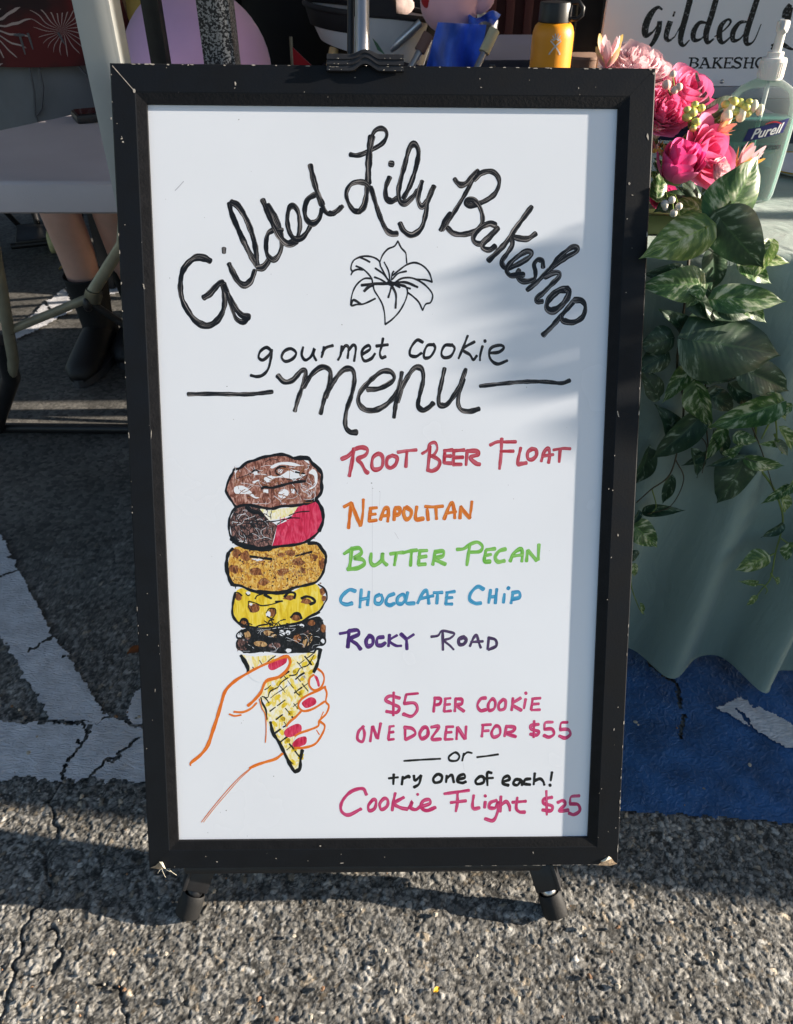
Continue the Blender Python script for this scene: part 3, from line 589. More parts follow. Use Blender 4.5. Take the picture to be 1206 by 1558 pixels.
lettering([(CF, [[(175, 1080), (135, 1072), (88, 1112), (80, 1150), (115, 1168), (153, 1160)], [(215, 1067), (210, 1130), (205, 1188)], [(265, 1082), (255, 1173)], (4.5, [(210, 1135), (262, 1125)]), [(335, 1102), (307, 1120), (307, 1155), (335, 1163), (355, 1135), (345, 1102)], [(430, 1097), (392, 1115), (377, 1155), (402, 1173), (433, 1160)], [(490, 1102), (457, 1120), (452, 1155), (480, 1163), (503, 1135), (490, 1102)], [(520, 1087), (511, 1155), (563, 1160)], [(585, 1160), (620, 1092), (645, 1077), (655, 1120), (660, 1163)], (4.5, [(602, 1130), (688, 1110)]), (4.5, [(692, 1090), (748, 1088)]), [(718, 1092), (712, 1162)], [(780, 1090), (771, 1165)], (4.5, [(775, 1090), (830, 1082)]), (4.5, [(772, 1125), (815, 1122)]), (4.5, [(770, 1165), (813, 1165)])]),
           (CG, [[(240, 1067), (202, 1050), (158, 1090), (150, 1135), (187, 1160), (223, 1158)], [(287, 1070), (274, 1158)], [(328, 1065), (318, 1160)], (4.5, [(280, 1118), (325, 1115)]), [(400, 1058), (408, 1062)], [(378, 1097), (371, 1156)], [(435, 1085), (421, 1160)], [(430, 1090), (473, 1087), (476, 1120), (427, 1133)]])], 'flavour_lettering', 'blue', 5.6, 'blue marker line, fourth flavour')
lettering([(CF, [(4, [(72, 1360), (115, 1352), (145, 1340)]), (7, [(133, 1340), (130, 1400), (125, 1450)]), [(135, 1342), (188, 1337), (195, 1365), (142, 1395), (185, 1430), (210, 1463)], (6.5, [(265, 1377), (245, 1410), (257, 1443), (288, 1428), (290, 1390), (265, 1377)]), [(360, 1382), (322, 1390), (317, 1430), (345, 1438), (373, 1420)], [(400, 1367), (393, 1443)], (4, [(450, 1370), (400, 1405), (440, 1438), (478, 1440)]), [(475, 1362), (510, 1395)], (4, [(560, 1365), (512, 1397)]), [(512, 1400), (515, 1463)]])],
          'flavour_lettering', 'purple', 5.8, 'purple marker line, fifth flavour, first word')
lettering([(CF, [(3.6, [(675, 1380), (720, 1372), (745, 1342), (800, 1350), (828, 1362), (800, 1390), (762, 1405), (800, 1440), (823, 1465)]), (5, [(750, 1347), (752, 1468)])]), (CG, [(5.8, [(105, 1382), (77, 1400), (82, 1430), (110, 1428), (126, 1400), (105, 1380)]), [(150, 1443), (175, 1387), (195, 1372), (210, 1420), (222, 1453)], (3.6, [(157, 1415), (236, 1410)]), [(275, 1387), (267, 1463)], [(272, 1387), (318, 1400), (323, 1440), (272, 1466)]])],
          'flavour_lettering', 'purpledark', 4.6, 'dark purple marker line, fifth flavour, second word')
price = [(CH, [[(325, 97), (282, 87), (260, 105), (290, 123), (323, 140), (310, 163), (264, 158)], (5, [(298, 70), (296, 177)]), (3.6, [(410, 75), (355, 80)]), [(355, 82), (346, 120)], [(346, 122), (393, 120), (406, 150), (380, 180), (342, 170)],
  [(487, 97), (481, 160)], [(484, 96), (513, 101), (509, 123), (484, 130)], [(535, 102), (529, 158)], (3.8, [(532, 100), (559, 97)]), (3.8, [(530, 128), (557, 125)]), (3.8, [(529, 159), (561, 155)]), [(582, 100), (578, 158)], [(581, 100), (610, 103), (609, 123), (585, 130), (620, 157)],
  [(720, 96), (697, 101), (682, 130), (696, 154), (721, 150)], [(750, 101), (732, 125), (736, 153), (759, 144), (764, 115), (750, 101)], [(800, 101), (780, 125), (783, 150), (807, 144), (811, 112), (798, 101)], [(845, 96), (839, 153)], [(880, 96), (843, 125), (883, 153)], [(904, 75)], [(903, 101), (895, 145)], [(935, 101), (928, 150)], (3.8, [(932, 100), (971, 97)]), (3.8, [(930, 125), (964, 123)]), (3.8, [(929, 152), (969, 150)]),
  [(160, 226), (137, 250), (132, 285), (155, 296), (164, 260), (155, 226)], [(200, 227), (190, 296)], (6, [(202, 227), (222, 280)]), [(238, 212), (225, 283)], [(280, 226), (273, 285)], (3.8, [(278, 228), (299, 225)]), (3.8, [(276, 255), (297, 252)]), (3.8, [(273, 288), (299, 285)]),
  [(350, 232), (350, 288)], [(347, 231), (383, 237), (396, 262), (352, 288)], (6, [(435, 232), (417, 260), (427, 283), (453, 268), (453, 237), (435, 232)]), [(470, 230), (506, 229), (472, 283), (514, 285)], [(540, 230), (533, 285)], (3.8, [(538, 229), (571, 228)]), (3.8, [(536, 255), (564, 253)]), (3.8, [(533, 287), (569, 285)]), [(590, 230), (586, 286)], (6, [(591, 230), (624, 284)]), [(630, 226), (627, 284)],
  [(708, 221), (702, 274)], (3.8, [(702, 220), (744, 218)]), (3.8, [(706, 248), (734, 246)]), [(765, 226), (747, 255), (757, 276), (784, 263), (784, 233), (765, 226)], [(815, 226), (806, 273)], [(813, 226), (853, 231), (844, 249), (813, 258), (858, 274)],
  [(963, 217), (927, 223), (931, 240), (963, 250), (954, 266), (924, 262)], (4.6, [(942, 201), (940, 277)]), (4, [(1028, 207), (994, 210), (988, 238)]), [(989, 240), (1023, 239), (1033, 262), (1010, 276), (987, 268)], (4, [(1095, 208), (1067, 211), (1061, 238)]), [(1062, 241), (1097, 241), (1108, 262), (1085, 280), (1057, 270)]])]
lettering(price, 'price_lettering', 'pink', 5.0, 'two pink marker price lines')
lettering([(CH, [(2.9, [(345, 385), (420, 380), (512, 375)]), (3.4, [(580, 346), (552, 365), (557, 383), (588, 383), (599, 362), (580, 346)]), (3.4, [(620, 350), (612, 385)]), (3, [(616, 362), (635, 346), (657, 349)]), (2.9, [(680, 368), (730, 362), (777, 355)]),
  [(298, 446), (296, 493)], (3.4, [(275, 465), (318, 460)]), [(340, 457), (335, 494)], [(339, 468), (364, 456), (371, 461)], [(390, 452), (396, 474), (423, 452)], [(424, 452), (414, 490), (391, 506)],
  [(500, 446), (480, 465), (486, 484), (513, 479), (519, 456), (500, 446)], [(541, 452), (538, 484)], [(541, 465), (564, 450), (574, 484)], [(590, 470), (623, 462), (619, 447), (596, 456), (590, 478), (612, 486), (629, 480)],
  [(695, 456), (674, 475), (681, 491), (709, 484), (711, 463), (695, 456)], [(747, 440), (727, 441), (728, 498)], (3.4, [(715, 465), (754, 463)]),
  [(800, 480), (829, 470), (821, 454), (801, 465), (798, 488), (824, 497)], [(880, 471), (857, 471), (847, 489), (865, 496), (884, 475), (887, 497)], [(925, 467), (902, 471), (897, 489), (924, 494)], [(945, 441), (940, 494)], [(943, 476), (969, 467), (984, 480), (989, 496)], [(1024, 436), (1018, 476)], (5, [(1015, 497)])])],
          'offer_lettering', 'bold', 4.6, 'small black marker lines between the prices')
lettering([(CH, [[(173, 540), (155, 512), (102, 526), (62, 570), (57, 613), (90, 633), (148, 605)], [(205, 562), (182, 590), (187, 613), (210, 603), (217, 572), (205, 562)], [(255, 557), (234, 582), (242, 608), (267, 593), (271, 567), (255, 557)], [(305, 532), (296, 575), (291, 613)], [(344, 552), (300, 580), (330, 600), (360, 606)], [(366, 603), (382, 573), (377, 600), (400, 608), (422, 592)], (4, [(408, 539)]), [(425, 595), (464, 580), (459, 562), (432, 570), (423, 598), (450, 613), (489, 598)],
  (4.6, [(530, 536), (580, 529), (643, 520)]), [(590, 530), (590, 575), (583, 617)], (4.6, [(560, 576), (629, 568)]), [(665, 542), (659, 588), (667, 604), (691, 600)], [(718, 572), (715, 600)], (4.4, [(718, 546)]), [(770, 566), (742, 576), (736, 598), (763, 600), (778, 572), (774, 620), (754, 658), (717, 650)], [(790, 547), (786, 618)], [(788, 590), (813, 572), (828, 590), (831, 614)], [(865, 552), (860, 600), (874, 618), (899, 620)], (4.4, [(842, 575), (904, 570)]),
  [(1024, 552), (987, 561), (987, 580), (1024, 592), (1019, 613), (980, 610)], (4.6, [(998, 522), (1000, 633)]), [(1050, 576), (1074, 567), (1084, 585), (1056, 614), (1098, 611)], (4.4, [(1149, 545), (1112, 550), (1106, 578)]), [(1107, 582), (1143, 586), (1151, 613), (1125, 631), (1102, 625)]])],
          'price_lettering', 'pink', 5.4, 'large pink script price line at the bottom')

# ------------------------------------------------------------------ marker drawings: cookie stack, cone, hand
def scribble(name, cols, scale=260, stretch=(1, .35, 1), rot=.6, hi=.5):
    """felt-pen colouring: two or three inks in short overlapping strokes"""
    m = bpy.data.materials.new(name); m.use_nodes = True; n = m.node_tree.nodes; L = m.node_tree.links; b = n['Principled BSDF']
    tc = n.new('ShaderNodeTexCoord'); mp = n.new('ShaderNodeMapping'); mp.inputs['Scale'].default_value = stretch; mp.inputs['Rotation'].default_value = (0, 0, rot)
    nz = n.new('ShaderNodeTexNoise'); nz.inputs['Scale'].default_value = scale; nz.inputs['Detail'].default_value = 3; nz.inputs['Distortion'].default_value = 1.5
    L.new(tc.outputs['Object'], mp.inputs[0]); L.new(mp.outputs[0], nz.inputs['Vector'])
    cr = n.new('ShaderNodeValToRGB'); el = cr.color_ramp.elements
    k = len(cols)
    el[0].position = .36; el[0].color = (*lin(cols[0]), 1); el[1].position = .66; el[1].color = (*lin(cols[-1]), 1)
    for i in range(1, k - 1):
        e = el.new(.36 + .30 * i / (k - 1)); e.color = (*lin(cols[i]), 1)
    L.new(nz.outputs[0], cr.inputs[0]); L.new(cr.outputs[0], b.inputs['Base Color']); b.inputs['Roughness'].default_value = .4
    return m
S_brown = scribble('brown_marker_colouring', [(92, 52, 40), (140, 88, 74), (170, 122, 108), (205, 170, 160)], 300)
S_dark = scribble('dark_brown_colouring', [(30, 24, 24), (60, 46, 44), (128, 92, 86), (158, 122, 114)], 330, (1, .4, 1), 1.0)
S_pink = scribble('pink_colouring', [(186, 22, 62), (212, 44, 86), (226, 84, 116)], 200, (1, .25, 1), .2)
S_cream = scribble('cream_colouring', [(236, 228, 150), (244, 240, 214), (246, 246, 240)], 220)
S_tan = scribble('tan_colouring', [(176, 112, 40), (214, 164, 62), (226, 184, 92), (236, 208, 140)], 300, (1, .5, 1), .9)
S_nut = scribble('nut_brown_colouring', [(92, 52, 26), (140, 84, 44), (176, 122, 76)], 330)
S_yellow = scribble('yellow_colouring', [(214, 180, 30), (236, 208, 50), (244, 226, 110)], 150, (1, .2, 1), .8)
S_black = scribble('black_colouring', [(10, 10, 12), (16, 16, 20), (52, 52, 58)], 320)
S_cone = scribble('cone_yellow_colouring', [(240, 216, 96), (246, 240, 196), (247, 246, 240)], 150, (1, .45, 1), .8)
S_white = mat('bare_board_patch', (.83, .872, .945), rough=.22)
S_almond = scribble('almond_colouring', [(120, 84, 54), (186, 146, 96), (212, 182, 136)], 330)
FILL = [S_brown, S_dark, S_pink, S_cream, S_tan, S_nut, S_yellow, S_black, S_cone, S_white, S_almond, INK['bold'], INK['skin']]
FI = dict(brown=0, dark=1, pink=2, cream=3, tan=4, nut=5, yellow=6, black=7, cone=8, white=9, almond=10, line=11, skin=12)
def fill(mb, cr, poly, colr, n, smooth=True):
    P = []
    for p in poly: q = cr(p); P.append(onb(q[0], q[1]))
    if smooth and len(P) > 4: P = smooth_path(P + [P[0]], 3)[:-1]
    base = len(mb.v)
    from mathutils.geometry import tessellate_polygon
    tri = tessellate_polygon([[Vector((u, v, 0)) for u, v in P]])
    mb.add([(u, v, -DEP + n) for u, v in P], tri, FI[colr])
def ell(c, rx, ry, a=0, k=9, j=.12):
    out = []
    for i in range(k):
        t = 2 * math.pi * i / k; q = 1 + rnd.uniform(-j, j); x, y = rx * q * math.cos(t), ry * q * math.sin(t)
        out.append((c[0] + x * math.cos(a) - y * math.sin(a), c[1] + x * math.sin(a) + y * math.cos(a)))
    return out
def squig(mb, cr, box, n, colr, wd, size, seed):
    r = random.Random(seed); x0, y0, x1, y1 = box
    for i in range(n):
        x, y = r.uniform(x0, x1), r.uniform(y0, y1); a = r.uniform(0, 6.28); pts = [(x, y)]
        for k in range(r.randint(2, 4)):
            a += r.uniform(-1.3, 1.3); x += size * math.cos(a); y += size * .8 * math.sin(a); pts.append((x, y))
        pts = [(min(max(px, x0), x1), min(max(py, y0), y1)) for px, py in pts]
        pen(mb, cr, [pts], wd * r.uniform(.6, 1.3), 4, FI[colr])
def line(mb, cr, strokes, wd, colr='line', **k):
    k.setdefault('wob', .16); pen(mb, cr, strokes, wd * (1.28 if colr == 'line' else 1.12), 5, FI[colr], **k)
N1, N2, N3 = .000012, .000019, .000026
c1o = [(235, 610), (190, 550), (152, 490), (142, 450), (165, 370), (203, 300), (217, 267), (270, 255), (330, 205), (410, 180), (480, 155), (560, 140), (640, 128), (710, 140), (770, 165), (840, 160), (900, 168), (940, 215), (985, 255), (1022, 310), (1018, 380), (1018, 470), (968, 535), (870, 580), (760, 600), (650, 605), (560, 628), (450, 612), (350, 592), (270, 600)]
k1 = MB(); fill(k1, CI, c1o, 'brown', N1)
for p in [[(220, 430), (290, 415), (350, 450), (400, 500), (452, 530), (400, 530), (340, 492), (230, 488)], [(490, 345), (560, 322), (620, 330), (680, 300), (740, 265), (830, 290), (872, 322), (780, 352), (690, 345), (600, 342), (540, 382), (500, 380)], [(550, 242), (620, 205), (740, 200), (830, 232), (760, 235), (650, 222), (572, 258)], [(620, 490), (660, 447), (710, 460), (715, 500), (670, 533), (632, 520)], [(900, 300), (940, 262), (978, 300), (978, 390), (938, 442), (862, 470), (945, 410), (950, 325)], [(480, 450), (530, 450), (530, 485), (480, 482)], [(738, 445), (775, 447), (770, 490), (740, 480)], [(390, 292), (428, 282), (435, 315), (402, 320)], [(622, 262), (668, 267), (650, 303), (615, 290)], [(380, 380), (440, 360), (455, 372), (400, 396)], [(845, 172), (895, 180), (910, 220), (880, 200)], [(218, 280), (250, 272), (228, 310)]]:
    fill(k1, CI, p, 'white', N3)
squig(k1, CI, (220, 240, 960, 570), 60, 'nut', .8, 40, 3); squig(k1, CI, (230, 230, 960, 580), 46, 'white', .55, 45, 4)
line(k1, CI, [[(470, 442), (500, 427), (560, 435), (640, 417), (720, 395), (800, 380), (870, 375)]], 2.8); line(k1, CI, [[(592, 290), (610, 257), (650, 240), (690, 245)], [(780, 290), (820, 298), (862, 306)], [(380, 292), (410, 272), (447, 285)], [(770, 440), (792, 470), (800, 492)], [(600, 300), (640, 322)]], 1.7)
line(k1, CI, [[(240, 350), (330, 320), (380, 295)], [(500, 200), (560, 170), (610, 180)], [(700, 360), (800, 350), (880, 320)]], .8)
line(k1, CI, [c1o + [c1o[0]]], 3.0); line(k1, CI, [c1o[14:24]], 4.4)
k1.build('cookie_drawing', FILL, panel, 'keep', 'brown iced cookie drawn on top of the stack')
k2 = MB()
c2o = [(235, 612), (197, 660), (172, 730), (172, 830), (197, 900), (270, 958), (380, 983), (470, 998), (550, 985), (650, 970), (760, 960), (850, 940), (920, 905), (998, 830), (1033, 740), (1028, 650), (1000, 585), (970, 545)]
fill(k2, CI, [(232, 620), (300, 600), (450, 620), (482, 660), (540, 735), (612, 780), (585, 880), (562, 975), (470, 992), (270, 952), (195, 885), (175, 740)], 'dark', N1, False)
fill(k2, CI, [(800, 612), (880, 585), (965, 550), (1010, 620), (1026, 720), (1000, 820), (920, 898), (800, 948), (565, 972), (590, 890), (612, 778), (700, 740), (750, 690)], 'pink', N2, False)
fill(k2, CI, [(452, 630), (560, 637), (700, 620), (800, 610), (752, 682), (640, 718), (540, 735), (500, 690)], 'cream', N3, False)
squig(k2, CI, (200, 640, 560, 940), 42, 'black', 1.2, 48, 8); squig(k2, CI, (200, 640, 560, 940), 24, 'white', .5, 50, 9); squig(k2, CI, (640, 700, 960, 900), 26, 'pink', .6, 40, 10)
line(k2, CI, [[(300, 732), (420, 742), (560, 745), (650, 730), (740, 712), (820, 713)], [(720, 690), (800, 660), (908, 650)], [(612, 770), (680, 730), (740, 700)]], 1.2); line(k2, CI, [[(330, 610), (380, 650), (440, 665), (480, 690)]], 4.5)
line(k2, CI, [c2o], 3.0); line(k2, CI, [c2o[4:9]], 5.5); line(k2, CI, [c2o[13:]], 4.5)
k2.build('cookie_drawing', FILL, panel, 'keep', 'brown, cream and pink cookie drawn second from the top')
k3 = MB()
c3o = [(205, 88), (165, 130), (150, 190), (150, 280), (175, 370), (202, 418), (280, 430), (350, 463), (430, 485), (520, 490), (620, 495), (700, 480), (760, 450), (850, 430), (960, 400), (1010, 350), (1040, 290), (1055, 220), (1058, 150), (1020, 90), (980, 42), (900, 38)]
fill(k3, CJ, [(205, 90), (300, 72), (480, 108), (560, 80), (700, 70), (800, 50), (900, 40), (980, 60), (1040, 130), (1050, 240), (1010, 340), (950, 395), (760, 440), (680, 470), (500, 482), (350, 450), (200, 410), (160, 250)], 'tan', N1)
for c, rx, ry in [((215, 275), 38, 42), ((810, 215), 52, 38), ((320, 150), 45, 50), ((1025, 230), 34, 48), ((660, 300), 50, 38), ((420, 300), 60, 35), ((490, 395), 48, 30), ((730, 130), 55, 26), ((640, 145), 40, 22), ((850, 290), 26, 30), ((240, 130), 40, 40), ((960, 170), 22, 30)]: fill(k3, CJ, ell((c[0], c[1]), rx, ry, j=.3), 'nut', N2)
r3 = random.Random(5)
for i in range(190):
    x, y = r3.uniform(200, 1010), r3.uniform(95, 460)
    if y > 470 - (x - 500) * .12 and x > 500: continue
    fill(k3, CJ, ell((x, y), r3.uniform(4, 11), r3.uniform(4, 10), k=6), 'nut' if i % 3 else 'line', N3, False)
squig(k3, CJ, (220, 100, 1000, 400), 46, 'almond', .6, 34, 12); squig(k3, CJ, (220, 100, 1000, 400), 30, 'nut', .8, 30, 13)
fill(k3, CJ, [(370, 180), (450, 180), (500, 195), (420, 205)], 'white', N3)
line(k3, CJ, [[(365, 160), (410, 165), (480, 175), (560, 185)]], 2.6); line(k3, CJ, [[(780, 155), (850, 138), (928, 118)]], 2.2)
line(k3, CJ, [c3o], 3.0); line(k3, CJ, [c3o[1:6]], 5.2); line(k3, CJ, [c3o[8:13], c3o[17:]], 4.0)
k3.build('cookie_drawing', FILL, panel, 'keep', 'golden nut speckled cookie drawn in the middle of the stack')
k4 = MB()
fill(k4, CJ, [(228, 490), (290, 450), (350, 478), (500, 500), (640, 510), (740, 490), (840, 440), (960, 412), (1010, 470), (1040, 560), (1010, 640), (900, 708), (800, 768), (660, 790), (500, 810), (360, 800), (262, 770), (212, 690), (205, 600)], 'yellow', N1)
for c, rx, ry in [((257, 530), 36, 34), ((395, 630), 50, 42), ((560, 680), 40, 40), ((720, 540), 50, 24), ((878, 572), 48, 26), ((788, 722), 46, 32), ((310, 780), 42, 42), ((1030, 480), 26, 42), ((1040, 545), 20, 26)]: fill(k4, CJ, ell(c, rx, ry, j=.22), 'nut', N2)
for c, rx, ry in [((370, 600), 16, 12), ((530, 690), 22, 28), ((345, 495), 22, 14)]: fill(k4, CJ, ell(c, rx, ry), 'white', N3)
line(k4, CJ, [[(680, 530), (720, 490), (775, 500), (770, 545)], [(835, 545), (880, 528), (930, 540), (960, 575), (915, 600)], [(738, 720), (770, 685), (815, 690), (835, 730)], [(268, 770), (290, 738), (330, 745), (350, 790)]], 3.0)
line(k4, CJ, [[(350, 570), (350, 620), (375, 665)], [(510, 680), (540, 640), (590, 640), (600, 670), (590, 700), (560, 730), (520, 710)], [(355, 572), (420, 590), (470, 612), (560, 600), (640, 575)], [(325, 500), (345, 520), (362, 512)], [(410, 550), (430, 520), (480, 505)], [(225, 490), (255, 492), (290, 520)]], 1.4)
line(k4, CJ, [[(495, 512), (530, 530), (558, 545)]], 3.2); line(k4, CJ, [[(598, 575), (660, 570)]], 1.8)
line(k4, CJ, [[(228, 490), (205, 600), (205, 700), (258, 772), (340, 810)]], 3.2); line(k4, CJ, [[(350, 803), (500, 820), (660, 796), (820, 766), (900, 716), (998, 662), (1045, 590), (1070, 540), (1050, 460), (990, 417)]], 2.0); line(k4, CJ, [[(640, 800), (820, 768), (905, 715), (1000, 672)]], 2.8)
k4.build('cookie_drawing', FILL, panel, 'keep', 'yellow chip cookie drawn fourth from the top')
k5 = MB()
fill(k5, CJ, [(270, 845), (360, 815), (500, 832), (650, 812), (800, 790), (900, 732), (1000, 712), (1040, 780), (1058, 860), (1045, 960), (980, 990), (930, 1030), (800, 1045), (650, 1052), (500, 1035), (360, 1050), (262, 1020), (240, 960), (300, 900)], 'black', N1)
for c, rx, ry, a, cl in [((455, 962), 62, 28, .1, 'almond'), ((550, 872), 66, 26, .35, 'almond'), ((893, 930), 74, 34, -1.05, 'almond'), ((795, 910), 36, 42, 0, 'nut'), ((655, 862), 28, 26, .5, 'white'), ((712, 860), 24, 22, 0, 'white'), ((838, 795), 24, 16, .4, 'white'), ((712, 1025), 32, 20, 0, 'white'), ((590, 978), 52, 30, 0, 'dark'), ((275, 965), 42, 60, 0, 'dark'), ((925, 770), 34, 28, 0, 'nut'), ((1035, 820), 26, 40, 0, 'nut'), ((340, 880), 28, 40, -.5, 'almond'), ((1030, 940), 18, 22, 0, 'white'), ((262, 880), 22, 34, .4, 'white'), ((880, 860), 30, 18, -.6, 'dark')]: fill(k5, CJ, ell(c, rx, ry, a), cl, N2)
squig(k5, CJ, (260, 740, 1030, 1040), 70, 'line', 1.7, 40, 21); squig(k5, CJ, (300, 820, 1000, 1030), 22, 'white', .45, 34, 22); squig(k5, CJ, (250, 900, 340, 1030), 14, 'dark', 1.2, 20, 23)
line(k5, CJ, [[(290, 835), (245, 870), (245, 905), (280, 912), (310, 880)], [(1005, 905), (1045, 905), (1055, 945), (1030, 972), (990, 975)], [(870, 1000), (920, 880), (950, 850)], [(255, 1000), (240, 960), (250, 930)]], 2.0)
k5.build('cookie_drawing', FILL, panel, 'keep', 'black and white chunky cookie drawn at the bottom of the stack')
kc = MB()
cone = [(470, 125), (560, 140), (700, 128), (800, 150), (930, 120), (1042, 88), (1026, 180), (992, 260), (962, 400), (905, 540), (860, 690), (920, 820), (902, 930), (860, 985), (822, 940), (790, 870), (742, 770), (692, 690), (650, 600), (612, 500), (602, 440), (640, 330), (520, 252), (490, 190)]
fill(kc, CK, cone, 'cone', N1, False)
cpoly = [CK(p) for p in cone]
rk = random.Random(9)
def inside(p, P):
    r = False
    for i in range(len(P)):
        (ax, ay), (bx, by) = P[i], P[(i + 1) % len(P)]
        if (ay > p[1]) != (by > p[1]) and p[0] < (bx - ax) * (p[1] - ay) / (by - ay) + ax: r = not r
    return r
for fam, (dx, dy), (gx, gy) in [(0, (.62, .78), (62, -40)), (1, (.80, -.60), (52, 60))]:
    for i in range(-22, 26):
        for j in range(-14, 16):
            x, y = 760 + gx * i * .95 + dx * j * 78, 480 + gy * i * .95 + dy * j * 78
            l = rk.uniform(24, 40); a, b = (x - dx * l, y - dy * l), (x + dx * l, y + dy * l)
            if inside(CK(a), cpoly) and inside(CK(b), cpoly):
                if rk.random() < .62: line(kc, CK, [[a, ((a[0] + b[0]) / 2 + rk.uniform(-4, 4), (a[1] + b[1]) / 2 + rk.uniform(-4, 4)), b]], rk.choice([.9, 1.2, 1.7, 2.0]))
                if rk.random() < .55: fill(kc, CK, ell((x + 22, y + 16), 27, 15, math.atan2(dy, dx)), 'yellow', N2)
                elif rk.random() < .35: fill(kc, CK, ell((x - 20, y + 16), 20, 12, math.atan2(dy, dx)), 'white', N2)
line(kc, CK, [[(465, 132), (495, 180), (515, 222), (516, 255)]], 5.2); line(kc, CK, [[(1048, 88), (1030, 180), (1003, 252)]], 4.6); line(kc, CK, [[(1048, 88), (1020, 84), (1000, 112)]], 2.5)
line(kc, CK, [[(682, 620), (700, 700), (745, 770), (790, 860), (830, 940), (860, 988)], [(860, 988), (897, 960), (903, 890), (915, 828)]], 4.4); line(kc, CK, [[(612, 440), (622, 480), (648, 530), (655, 600)]], 2.4); line(kc, CK, [[(810, 295), (760, 330), (735, 365), (680, 395), (660, 440), (620, 432)], [(640, 330), (615, 410)], [(1000, 130), (960, 200), (900, 225), (870, 270), (820, 280)]], 1.3)
kc.build('cone_drawing', FILL, panel, 'keep', 'yellow waffle cone with black hatching drawn under the cookies')
kh = MB()
NW = .000075
def wfill(p): fill(kh, CK, p, 'white', NW)
wfill([(520, 258), (580, 228), (680, 184), (760, 154), (808, 144), (822, 180), (798, 238), (740, 286), (650, 318), (600, 330), (540, 300)])
wfill([(1030, 232), (1062, 262), (1072, 310), (1048, 368), (1000, 383), (968, 350), (972, 300), (1000, 272)])
wfill([(890, 498), (908, 457), (960, 422), (1040, 388), (1078, 364), (1092, 410), (1078, 468), (1000, 518), (932, 538), (896, 520)])
wfill([(806, 646), (822, 620), (870, 582), (905, 548), (1000, 524), (1088, 474), (1106, 500), (1088, 558), (1038, 608), (1028, 648), (960, 676), (900, 698), (850, 725), (815, 700)])
wfill([(870, 730), (960, 684), (1040, 640), (1066, 640), (1076, 655), (1056, 710), (1008, 776), (930, 806), (862, 808), (850, 780)])
NP = .000082
for p in [[(665, 200), (700, 172), (780, 127), (803, 150), (795, 187), (740, 222), (700, 240), (672, 232)], [(1000, 277), (1028, 290), (1045, 350), (1030, 360), (1018, 320)], [(912, 477), (950, 448), (982, 437), (1013, 452), (1013, 488), (950, 518), (922, 503)], [(787, 682), (830, 650), (882, 632), (910, 652), (900, 698), (822, 733), (785, 714)], [(842, 780), (882, 738), (942, 727), (943, 778), (900, 800), (860, 808)]]: fill(kh, CK, p, 'pink', NP)
def hl(s, wd): 
    LAYER[0] = 20 + LAYER[0] % 18; line(kh, CK, s, wd, 'skin', wob=.09)
_pen = pen
def pen(mb, cr, strokes, width, sub=6, mi=0, **k):
    for s in strokes:
        w_ = width
        if isinstance(s, tuple) and isinstance(s[0], (int, float)): w_, s = s
        pts = []
        for p in s:
            q = cr(p); u, v = onb(q[0], q[1]); pts.append((u, v) + tuple(q[2:]))
        LAYER[0] += 1
        ribbon(mb, smooth_path(pts, sub), w_ * .62 / (832 - (cr(s[0])[1] - 100) * .0976), -DEP + .000088 + (LAYER[0] % 24) * 1.0e-6, mi, **k)
hl([[(96, 940, .5), (100, 918), (170, 860), (222, 790, 1.3), (260, 680, 1.3), (290, 590, 1.3), (322, 480, 1.2), (352, 390, 1.1), (420, 320), (500, 270, .8), (580, 225, .8), (680, 180, .7), (760, 150, .8), (808, 140, 1), (825, 180, 1.1), (800, 240), (740, 290), (650, 320), (612, 400), (562, 460), (517, 500)]], 4.2)
hl([[(415, 545), (480, 547), (540, 520), (580, 480)]], 2.8); hl([[(380, 562), (420, 575), (466, 568)]], 2.2); hl([[(600, 450), (620, 520), (645, 570), (650, 680), (645, 770)]], 1.8)
hl([[(175, 1355), (250, 1258), (350, 1138), (450, 1030), (540, 955)]], 1.2); hl([[(190, 1355), (262, 1262), (360, 1148), (455, 1040), (540, 962)]], .9); hl([[(530, 958), (580, 935), (640, 915), (720, 890), (770, 852)]], 3.6)
hl([[(1030, 230), (1065, 262), (1075, 310), (1050, 368), (1000, 385), (967, 350), (970, 300), (1000, 272)]], 3.0); hl([[(1085, 360), (1040, 385), (960, 420), (907, 455), (887, 490), (897, 522), (932, 540), (1000, 520), (1078, 470)], [(1080, 365), (1095, 410), (1088, 470), (1110, 502), (1090, 560), (1040, 610), (1030, 650), (960, 680), (900, 700), (862, 722)]], 3.0)
hl([[(800, 650), (822, 620), (870, 580), (903, 545)], [(1050, 618), (1080, 650), (1060, 710), (1010, 780), (930, 808), (862, 810)]], 3.2); hl([[(1020, 680), (1040, 712)], [(1070, 545), (1050, 590)]], 1.8)
kh.build('hand_drawing', FILL, panel, 'keep', 'orange outlined hand with pink nails drawn holding the cone')
pen = _pen
